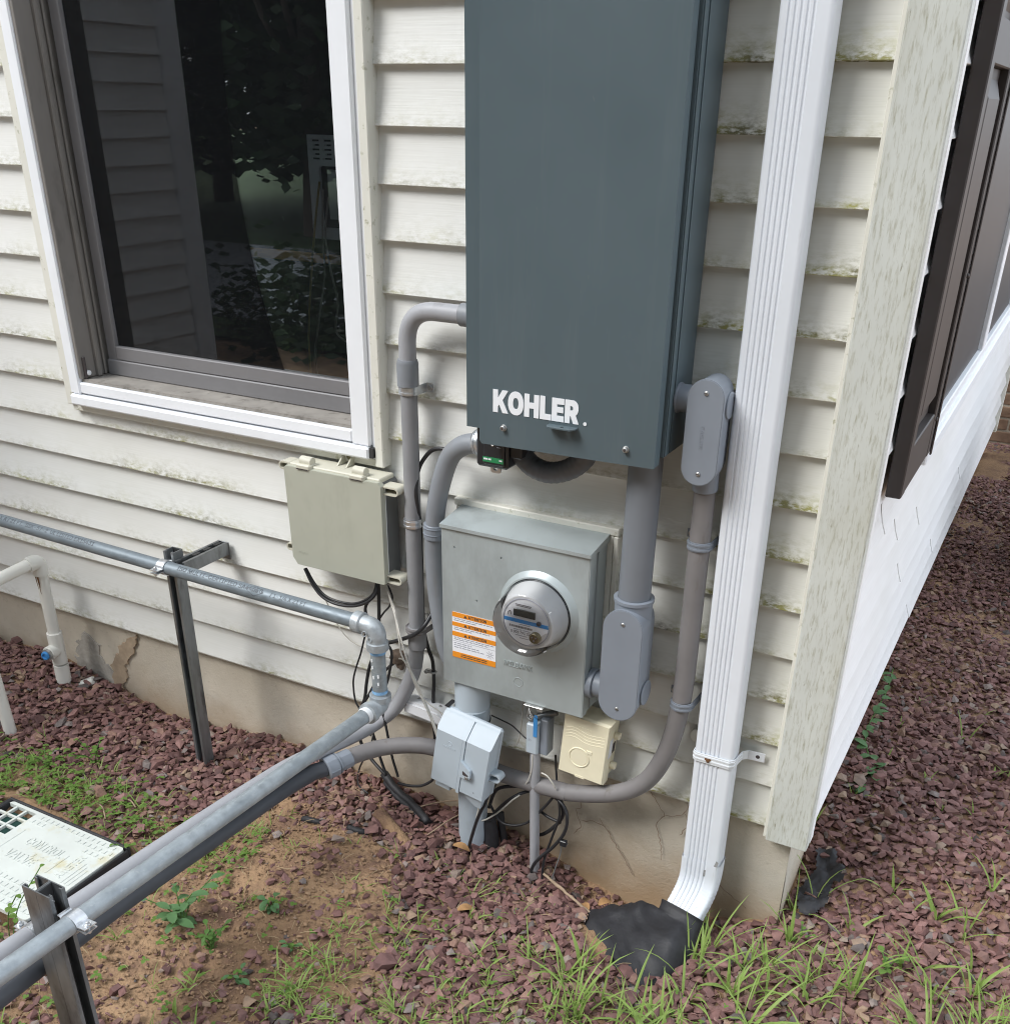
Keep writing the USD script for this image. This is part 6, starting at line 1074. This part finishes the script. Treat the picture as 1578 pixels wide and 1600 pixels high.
gv_ = thing('gravel', 'red-brown crushed stone mulch round the house', None, kind='stuff')
def qmat(q):
    w, x, y, z = q; return np.array([[1 - 2 * (y * y + z * z), 2 * (x * y - z * w), 2 * (x * z + y * w)], [2 * (x * y + z * w), 1 - 2 * (x * x + z * z), 2 * (y * z - x * w)], [2 * (x * z - y * w), 2 * (y * z + x * w), 1 - 2 * (x * x + y * y)]])
for i_ in order:
    m = STONES[pid[i_]]; part(gv_, 'stone', (m.vertices * S_[i_] @ qmat(Q_[i_]).T + P_[i_], m.faces), 'stone_red')
pi_ = UsdGeom.PointInstancer.Define(stage, gv_ + '/loose_stones'); data(pi_.GetPrim(), kind='stuff')
tg = []
for k, m in enumerate(STONES):
    usdkit.mesh(stage, f'{gv_}/loose_stones/chip_{k + 1:03d}', m, MATS['stone_red']); tg.append(Sdf.Path(f'{gv_}/loose_stones/chip_{k + 1:03d}'))
pi_.CreatePrototypesRel().SetTargets(tg); rest = ~big
pi_.CreateProtoIndicesAttr(Vt.IntArray.FromNumpy(pid[rest].astype(np.int32))); pi_.CreatePositionsAttr(Vt.Vec3fArray.FromNumpy(P_[rest].astype(np.float32)))
pi_.CreateOrientationsAttr(Vt.QuathArray([Gf.Quath(float(q[0]), float(q[1]), float(q[2]), float(q[3])) for q in Q_[rest]])); pi_.CreateScalesAttr(Vt.Vec3fArray.FromNumpy(np.repeat(S_[rest][:, None], 3, 1).astype(np.float32)))
ck = rs.random(3000); cxy = scatter(16000, -2.1, -0.2, -1.6, 0.0, rs); kk = rs.random(len(cxy[0])) < np.clip(0.75 * dirt_mask(cxy[0], cxy[1]) + 0.30 + hole(cxy[0], cxy[1]), 0, 1); kk &= ~boot(cxy[0], cxy[1]) & ~lidz(cxy[0], cxy[1])
CP = np.stack(cxy, 1)[kk]; CS = rs.uniform(0.003, 0.010, len(CP)) * (1 + 1.6 * rs.random(len(CP)) ** 6); CP[:, 2] += CS * 0.15 + 0.002
cr_ = UsdGeom.PointInstancer.Define(stage, '/World/soil_crumbs'); data(cr_.GetPrim(), kind='stuff', label='small crumbs and clods of brown soil')
tg2 = []
for k, m in enumerate(STONES[:5]): usdkit.mesh(stage, f'/World/soil_crumbs/crumb_{k + 1:03d}', trimesh.Trimesh(m.vertices * np.array([1, 1.1, 1.5]), m.faces, process=False), MATS['soil_crumb']); tg2.append(Sdf.Path(f'/World/soil_crumbs/crumb_{k + 1:03d}'))
cr_.CreatePrototypesRel().SetTargets(tg2); nC = len(CP); ci = rs.integers(0, 5, nC); ya = rs.uniform(0, 6.28, nC)
cr_.CreateProtoIndicesAttr(Vt.IntArray.FromNumpy(ci.astype(np.int32))); cr_.CreatePositionsAttr(Vt.Vec3fArray.FromNumpy(CP.astype(np.float32)))
cr_.CreateOrientationsAttr(Vt.QuathArray([Gf.Quath(float(math.cos(a / 2)), 0.0, 0.0, float(math.sin(a / 2))) for a in ya])); cr_.CreateScalesAttr(Vt.Vec3fArray.FromNumpy(np.repeat(CS[:, None], 3, 1).astype(np.float32)))
print('stones', N_, 'crumbs', nC)

# ------------------------------------------------------------------ grass and weeds
def blade(base, az, L, w, lean, droop, n=6, twist=0.0):
    s = np.linspace(0, 1, n); a = lean + droop * s ** 1.5; d = np.stack([np.sin(a) * math.cos(az), np.sin(a) * math.sin(az), np.cos(a)], 1)
    p = np.asarray(base) + np.r_[[[0, 0, 0]], np.cumsum((d[1:] + d[:-1]) / 2 * L / (n - 1), axis=0)]
    sd = np.array([-math.sin(az + twist), math.cos(az + twist), 0.0]); ww = w * np.array([0.75, 1, 1, 0.85, 0.55, 0.04])[:n] / 2
    up = np.cross(sd, d) * 0.25
    v = np.concatenate([p + sd * ww[:, None] + up * ww[:, None], p, p - sd * ww[:, None] + up * ww[:, None]]); i = np.arange(n - 1)
    f = [np.stack(t, 1) for b in (0, n) for t in ((b + i, b + i + 1, b + n + i), (b + i + 1, b + n + i + 1, b + n + i))]
    return v, np.concatenate(f)
def merge(vf):
    o, V_, F_ = 0, [], []
    for v, f in vf: V_.append(v); F_.append(f + o); o += len(v)
    return np.concatenate(V_), np.concatenate(F_)
rg = np.random.default_rng(5)
def tuft(x, y, n, L, w, spread_=1.0, lean=0.25):
    z = float(ground_z(x, y)); out = []
    for _ in range(n):
        az = rg.uniform(0, 2 * np.pi); l = L * rg.uniform(0.55, 1.1); out.append(blade((x + rg.normal(0, 0.006), y + rg.normal(0, 0.006), z - 0.004), az, l, w * rg.uniform(0.7, 1.2), abs(rg.normal(lean, 0.22)), rg.uniform(0.2, 1.5) * spread_, twist=rg.uniform(-0.5, 0.5)))
    return out
G = []
def field(n, x0, x1, y0, y1, L, w, nb, wt, lean=0.5):
    x, y, z = scatter(n, x0, x1, y0, y1, rg); k = (rg.random(len(x)) < wt(x, y)) & ~lidz(x, y)
    for a_, b_ in zip(x[k], y[k]): G.extend(tuft(a_, b_, int(rg.integers(*nb)), rg.uniform(*L), rg.uniform(*w), 1.0, lean))
front_w = lambda x, y: np.where(boot(x, y) | hole(x, y), 0.0, np.clip(0.10 + 0.9 * sstep(-0.05, -0.55, y - 0.55 * (x + 0.45)), 0, 1))
field(310, -0.50, 0.75, -0.66, 0.35, (0.09, 0.23), (0.0045, 0.009), (2, 7), lambda x, y: np.where(boot(x, y) | hole(x, y), 0, np.clip(0.08 + 0.92 * sstep(0.12, -0.28, y - 0.30 * x), 0, 1)))
field(520, -1.15, -0.1, -0.95, -0.22, (0.04, 0.11), (0.0025, 0.005), (3, 8), lambda x, y: np.where(boot(x, y), 0, 0.18 + 0.75 * sstep(-0.35, -0.70, y)), 0.7)
field(240, -1.75, -0.8, -1.45, -0.75, (0.03, 0.10), (0.0025, 0.006), (3, 7), lambda x, y: 0.55 - 0.35 * dirt_mask(x, y), 0.6)
field(800, -2.9, -1.55, -0.95, -0.30, (0.03, 0.09), (0.002, 0.0045), (3, 8), lambda x, y: np.clip(green_left(x, y), 0.02, 1), 0.7)
field(90, 0.0, 0.7, 0.2, 1.4, (0.04, 0.12), (0.004, 0.006), (2, 5), lambda x, y: 0.25 + 0 * x, 0.5)
field(60, -1.7, -0.9, -0.75, -0.25, (0.03, 0.08), (0.002, 0.004), (2, 5), lambda x, y: 0.45 + 0 * x, 0.7)
solo('grass', merge(G), 'grass_blade', 'thin light green grass coming up through the stones', kind='stuff', smooth=True)
TUFTS = [(1462, 1435, 'tall grass tuft with a wide upright blade in the red stone at the right', 5, 0.16, 0.012), (1330, 1560, 'bent grass tuft at the bottom right, arching over the stones', 8, 0.18, 0.009), (1232, 1478, 'grass tuft leaning at the foot of the house corner', 6, 0.17, 0.011), (1265, 1300, 'grass tuft growing against the corner post base', 6, 0.14, 0.009),
         (912, 1520, 'upright grass tuft in front of the black drain boot', 5, 0.16, 0.011), (1520, 1560, 'spreading grass tuft in the bottom right corner', 9, 0.16, 0.009), (1140, 1560, 'dense grass tuft in the foreground right of the drain boot', 9, 0.17, 0.008), (1080, 1500, 'slender grass tuft at the right edge of the drain boot', 4, 0.16, 0.007), (1405, 1520, 'low grass tuft in the red stones of the foreground', 6, 0.12, 0.008), (1545, 1410, 'sparse grass tuft at the right edge of the picture', 4, 0.13, 0.007), (735, 1440, 'short grass tuft on the stones below the broad pipe', 6, 0.08, 0.006), (380, 1412, 'single dark grass shoot in the brown soil', 3, 0.13, 0.006)]
ZT = [(0.3372, 0.1992, -0.2800), (0.1902, -0.1648, -0.3300), (-0.0051, -0.0436, -0.3400), (-0.0638, 0.3766, -0.2500), (-0.4601, -0.4184, -0.3350), (0.4697, -0.0092, -0.3300), (-0.0881, -0.3197, -0.3300), (-0.2219, -0.2375, -0.3300), (0.2842, -0.0092, -0.3300), (0.4609, 0.3437, -0.2800), (-0.8186, -0.4056, -0.3250), (-1.4147, -0.6731, -0.3100)]
for (u_0, v_0, lab, n, L, w), zt in zip(TUFTS, ZT): solo('grass_tuft', merge(tuft(zt[0], zt[1], n, L, w, 0.9, 0.28)), 'grass_blade', lab, 'grass tuft', smooth=True)
def leaf(base, az, L, W, pitch, curl=0.5, n=6):
    """A pointed oval leaf with a fold along its midrib."""
    s = np.linspace(0, 1, n); a = pitch + curl * s; d = np.stack([np.cos(a) * math.cos(az), np.cos(a) * math.sin(az), -np.sin(a)], 1)
    p = np.asarray(base) + np.r_[[[0, 0, 0]], np.cumsum((d[1:] + d[:-1]) / 2 * L / (n - 1), axis=0)]
    sd = np.array([-math.sin(az), math.cos(az), 0]); w = W / 2 * np.sin(np.pi * np.clip(s * 0.92 + 0.06, 0, 1)) ** 0.8; w[-1] = W * 0.01
    up = np.array([0, 0, 1.0]) * 0.22
    v = np.concatenate([p + (sd + up) * w[:, None], p, p - (sd - up) * w[:, None]]); i = np.arange(n - 1)
    return v, np.concatenate([np.stack(t, 1) for b in (0, n) for t in ((b + i, b + i + 1, b + n + i), (b + i + 1, b + n + i + 1, b + n + i))])
def weed(name, label, x, y, stems, leafL, leafW, mat, nl=6, h=0.12):
    w_ = thing(name, label, 'weed'); z = float(ground_z(x, y))
    for k in range(stems):
        az = 2 * np.pi * k / stems + rg.uniform(-0.4, 0.4); reach = rg.uniform(0.3, 1.0) * h * 0.8; hh = h * rg.uniform(0.5, 1.0)
        pts = spline([(x, y, z - 0.01), (x + reach * 0.35 * math.cos(az), y + reach * 0.35 * math.sin(az), z + hh * 0.6), (x + reach * math.cos(az), y + reach * math.sin(az), z + hh)], 5)
        part(w_, 'stem', tube(pts, 0.0016, 6), 'weed_leaf', True)
        for q_ in range(nl):
            f_ = (q_ + 1) / nl; pp = pts[min(len(pts) - 1, int(f_ * (len(pts) - 1)))]; sc_ = rg.uniform(0.7, 1.15)
            part(w_, 'leaf', leaf(pp, rg.uniform(0, 2 * np.pi) if q_ < nl - 1 else az, leafL * sc_, leafW * sc_, rg.uniform(-0.55, 0.2), rg.uniform(0.2, 0.9)), mat, True)
    return w_
for px_, lab, st, lL, lW, mt, nl, h in (((-1.5132, -0.8124, -0.3100), 'broad-leaved green weed in the brown soil in front of the gas pipe', 5, 0.052, 0.026, 'broad_leaf', 5, 0.13), ((-1.3826, -0.8396, -0.3100), 'small-leaved bright weed in front of the broad-leaved one', 5, 0.022, 0.014, 'weed_leaf', 6, 0.08), ((-1.3287, -0.6519, -0.3200), 'dark low weed on the soil right of the broad-leaved one', 4, 0.030, 0.020, 'broad_leaf', 3, 0.04), ((-1.1895, -0.7394, -0.3200), 'tiny three-leaved seedling in the soil', 2, 0.026, 0.014, 'broad_leaf', 3, 0.03), ((-1.2428, -0.8975, -0.3200), 'small dark weed near the front edge of the soil patch', 3, 0.028, 0.016, 'broad_leaf', 3, 0.04), ((-1.8480, -1.1132, -0.3100), 'climbing small-leaved weed at the left edge beside the valve box lid', 4, 0.022, 0.018, 'clover_leaf', 7, 0.24), ((-2.3466, -0.3644, -0.3250), 'upright clover-like weed in the stones left of the wall post', 4, 0.020, 0.016, 'clover_leaf', 5, 0.10), ((-2.4745, -0.4593, -0.3250), 'small clover-like weed among the stones at the left', 3, 0.020, 0.016, 'clover_leaf', 5, 0.08), ((-1.9030, -0.6557, -0.3250), 'clover sprig at the right corner of the valve box lid', 3, 0.020, 0.016, 'clover_leaf', 4, 0.05), ((0.2539, -0.0261, -0.3300), 'pale round-leaved weed in the foreground stones', 3, 0.026, 0.022, 'clover_leaf', 3, 0.06), ((0.0193, -0.0191, -0.3300), 'small pale seedling by the scrap of black sheet', 3, 0.014, 0.010, 'clover_leaf', 4, 0.04)):
    weed('weed', lab, px_[0], px_[1], st, lL, lW, mt, nl, h)
vw = thing('vine', 'trailing green vine on the red stones beside the side wall', 'vine')
vp = spline([(-0.0273, 1.5553, -0.2000), (-0.0080, 1.2573, -0.1700), (-0.0161, 1.0936, -0.1800), (-0.0102, 0.8579, -0.1500), (0.0320, 0.7559, -0.1800), (0.0639, 0.6849, -0.1900), (0.0348, 0.6074, -0.2000), (-0.0230, 0.6234, -0.2000)], 6)
part(vw, 'stem', tube(vp, 0.0022, 6), 'weed_leaf', True)
for k in range(3, len(vp), 2):
    for _ in range(2): part(vw, 'leaf', leaf(vp[k] + V(0, 0, 0.01), rg.uniform(0, 2 * np.pi), rg.uniform(0.03, 0.055), rg.uniform(0.018, 0.032), rg.uniform(-0.6, 0.1), 0.6), 'broad_leaf', True)
# low clover and seedlings that nobody could count
L_ = []
def sprigs(n, x0, x1, y0, y1, wt, sz):
    x, y, z = scatter(n, x0, x1, y0, y1, rg); k = (rg.random(len(x)) < wt(x, y)) & ~lidz(x, y)
    for a_, b_, c_ in zip(x[k], y[k], z[k]):
        h = rg.uniform(0.008, 0.035)
        for q_ in range(3): L_.append(leaf((a_, b_, c_ + h), q_ * 2.1 + rg.uniform(0, 1), rg.uniform(*sz), rg.uniform(*sz) * 0.75, rg.uniform(-0.3, 0.2), 0.4, 4))
sprigs(2600, -3.0, -1.5, -1.0, -0.30, lambda x, y: np.clip(green_left(x, y), 0, 1), (0.008, 0.017))
sprigs(1100, -2.5, -1.3, -1.5, -0.6, lambda x, y: 0.30 * (1 - dirt_mask(x, y)), (0.008, 0.018))
sprigs(1100, -1.2, 0.6, -0.95, -0.15, lambda x, y: np.where(boot(x, y) | hole(x, y), 0, 0.25 * sstep(-0.2, -0.6, y)), (0.006, 0.014))
sprigs(160, -1.75, -1.05, -1.15, -0.62, lambda x, y: 0.45 + 0 * x, (0.008, 0.02))
solo('ground_clover', merge(L_), 'clover_leaf', 'low clover and seedlings between the stones', kind='stuff', smooth=True)
# straw, chips of wood and dead leaves
D = []
x, y, z = scatter(900, -2.6, 0.5, -1.3, 0.0, rg)
for a_, b_, c_ in zip(x, y, z):
    if lidz(a_, b_): continue
    az = rg.uniform(0, 6.28); L0 = rg.uniform(0.010, 0.055) ; e_ = V(math.cos(az), math.sin(az), rg.uniform(-0.1, 0.25)) * L0
    D.append((lambda m: (m.vertices, m.faces))(tube(np.array([V(a_, b_, c_ + 0.014), V(a_, b_, c_ + 0.018) + e_ * 0.5 + rg.normal(0, 0.003, 3), V(a_, b_, c_ + 0.014) + e_]), rg.uniform(0.0005, 0.0012), 4)))
solo('straw_litter', merge(D), 'straw', 'dead straw and bits of dry stem scattered on the stones', kind='stuff', smooth=True)
for lab, c, az in (('tan curled dead leaf on the stones below the broad pipe', (-1.0189, -0.1666, -0.3150), 0.3), ('orange-brown dead leaf beside the drain boot', (-0.5410, -0.1326, -0.3750), 1.2), ('second orange-brown dead leaf behind the drain boot', (-0.5598, -0.1680, -0.3800), 2.4), ('small russet dead leaf in the foreground stones', (-0.8636, -0.4008, -0.3250), 0.9)):
    solo('dead_leaf', leaf((c[0], c[1], c[2] + 0.018), az, 0.06, 0.030, -0.3, 1.2), 'dry_leaf', lab, 'dead leaf', smooth=True)
for lab, c0, c1 in (('thin dry stick lying on the soil below the valve box lid', (-2.1541, -0.5363, -0.3100), (-2.0611, -0.5821, -0.3100)), ('long thin twig across the stones left of the broad pipe', (-1.1161, -0.1596, -0.3000), (-1.0539, 0.0125, -0.2900)), ('thin twig lying along the stones beside the black tubes', (-1.2550, -0.1050, -0.3000), (-1.0785, 0.0427, -0.2800)), ('short white stick bent on the soil near the gas pipe', (-2.0926, -0.4855, -0.3100), (-2.0239, -0.4909, -0.3100))):
    solo('twig', tube(spline([c0, (V(*c0) + V(*c1)) / 2 + V(0.004, 0.006, 0.012), c1], 4), 0.0024, 6), 'twig', lab, 'twig', smooth=True)

# ------------------------------------------------------------------ the yard behind the viewer (it shows in the window glass)
solo('lawn', (np.array([(-70, -70.0, 0), (40, -70.0, 0), (40, -5.2, 0), (-70, -5.2, 0)], float) + V(0, 0, float(ground_z(-8.0, -8.0)) + 0.045), np.array([[0, 1, 2], [0, 2, 3]])), 'lawn_green', 'mown lawn behind the viewer', kind='structure')
solo('driveway', (np.array([(-26, -11.0, 0), (6, -11.0, 0), (6, -6.0, 0), (-26, -6.0, 0)], float) + V(0, 0, float(ground_z(-8.0, -8.0)) + 0.05), np.array([[0, 1, 2], [0, 2, 3]])), 'asphalt', 'grey driveway behind the viewer', kind='structure')
def tree(label, x, y, h, r, seed, leaves=14000):
    t_ = thing('yard_tree', label, 'tree'); rt = np.random.default_rng(seed); z = float(ground_z(x, y))
    tp = np.array([(x, y, z - 0.2), (x + 0.1, y, z + h * 0.3), (x, y + 0.15, z + h * 0.7)]); part(t_, 'trunk', tube(spline(tp, 5), np.linspace(0.24, 0.08, 11), 10), 'bark', True)
    for k in range(7):
        a_, b_ = rt.uniform(0, 6.28), rt.uniform(0.25, 0.65); s0 = V(x, y, z + h * b_); part(t_, 'limb', tube(spline([s0, s0 + V(math.cos(a_), math.sin(a_), 0.6) * r * 0.4, s0 + V(math.cos(a_), math.sin(a_), 0.9) * r * 0.8], 4), np.linspace(0.07, 0.02, 9), 7), 'bark', True)
    cl = rt.normal(size=(46, 3)) * np.array([r * 0.5, r * 0.5, h * 0.24]) + V(x, y, z + h * 0.54); c = cl[rt.integers(0, 46, leaves)] + rt.normal(size=(leaves, 3)) * r * 0.20
    c[:, 2] = np.maximum(c[:, 2], z + 0.9 + rt.random(leaves)); n_ = rt.normal(size=(leaves, 3)); n_ /= np.linalg.norm(n_, axis=1, keepdims=True); u_ = np.cross(n_, V(0, 0, 1)); u_ /= np.linalg.norm(u_, axis=1, keepdims=True) + 1e-9; w_ = np.cross(n_, u_); s = rt.uniform(0.10, 0.21, (leaves, 1))
    v = np.stack([c - u_ * s, c - w_ * s * 0.5, c + u_ * s, c + w_ * s * 0.5], 1).reshape(-1, 3); b = np.arange(leaves) * 4
    part(t_, 'crown', (v, np.concatenate([np.stack([b, b + 1, b + 2], 1), np.stack([b, b + 2, b + 3], 1)])), 'tree_leaf')
TREES = ((-11.5, -12.6, 9, 3.6, 'tree straight out from the window across the driveway, reflected in the middle of the glass'), (-8.2, -15.0, 10, 3.8, 'tree reflected at the right side of the window glass'), (-16.0, -12.0, 9, 3.6, 'tree mostly hidden by the wing in the window reflection'), (-4.5, -15.0, 10, 3.8, 'tree behind the viewer, reflected at the right edge of the window glass'),
         (-17.5, -17.0, 11, 4.4, 'tall back-row tree reflected behind the middle of the window glass'), (-12.5, -18.5, 12, 4.6, 'tallest back-row tree reflected right of the middle of the window'), (0.5, -12.5, 11, 4.0, 'large tree shading the yard straight behind the viewer'), (4.2, -11.0, 11, 4.0, 'large tree shading the yard behind the viewer to the right'), (7.2, -8.6, 11, 3.8, 'rightmost large tree of the yard behind the viewer'))
for k, (x, y, h, r, lab) in enumerate(TREES): tree(lab, x, y, h, r, 70 + k)
es = thing('side_shrub', 'dense dark evergreen shrub in the stone bed just right of the view', 'shrub')
rt = np.random.default_rng(19); n9 = 5200; c = rt.normal(size=(n9, 3)); c /= np.linalg.norm(c, axis=1, keepdims=True); c *= rt.uniform(0.55, 1.0, (n9, 1)) ** 0.5 * np.array([0.40, 0.62, 0.46]); c += V(0.70, 2.95, 0.16); c[:, 2] = np.maximum(c[:, 2], -0.13); n_ = rt.normal(size=(n9, 3)); n_ /= np.linalg.norm(n_, axis=1, keepdims=True); u_ = np.cross(n_, V(0, 0, 1)); u_ /= np.linalg.norm(u_, axis=1, keepdims=True); w_ = np.cross(n_, u_); s = 0.038
v = np.stack([c - u_ * s, c - w_ * s * 0.5, c + u_ * s, c + w_ * s * 0.5], 1).reshape(-1, 3); b = np.arange(n9) * 4
part(es, 'foliage', (v, np.concatenate([np.stack([b, b + 1, b + 2], 1), np.stack([b, b + 2, b + 3], 1)])), 'tree_leaf'); part(es, 'stem', tube(np.array([(0.70, 2.95, -0.3), (0.70, 2.95, 0.2)]), 0.03, 8), 'bark', True)
sb = thing('yard_shrub', 'dark rounded shrub in the yard, reflected low in the window', 'shrub')
rt = np.random.default_rng(9); c = rt.normal(size=(1500, 3)) * np.array([0.45, 0.45, 0.22]) + V(-6.0, -5.4, 0.05); c[:, 2] = np.maximum(c[:, 2], -0.28); n_ = rt.normal(size=(1500, 3)); n_ /= np.linalg.norm(n_, axis=1, keepdims=True); u_ = np.cross(n_, V(0, 0, 1)); u_ /= np.linalg.norm(u_, axis=1, keepdims=True); w_ = np.cross(n_, u_); s = 0.06
v = np.stack([c - u_ * s, c - w_ * s * 0.5, c + u_ * s, c + w_ * s * 0.5], 1).reshape(-1, 3); b = np.arange(1500) * 4
part(sb, 'foliage', (v, np.concatenate([np.stack([b, b + 1, b + 2], 1), np.stack([b, b + 2, b + 3], 1)])), 'tree_leaf'); part(sb, 'stem', tube(np.array([(-6.0, -5.4, -0.5), (-6.0, -5.4, 0.1)]), 0.04, 8), 'bark', True)
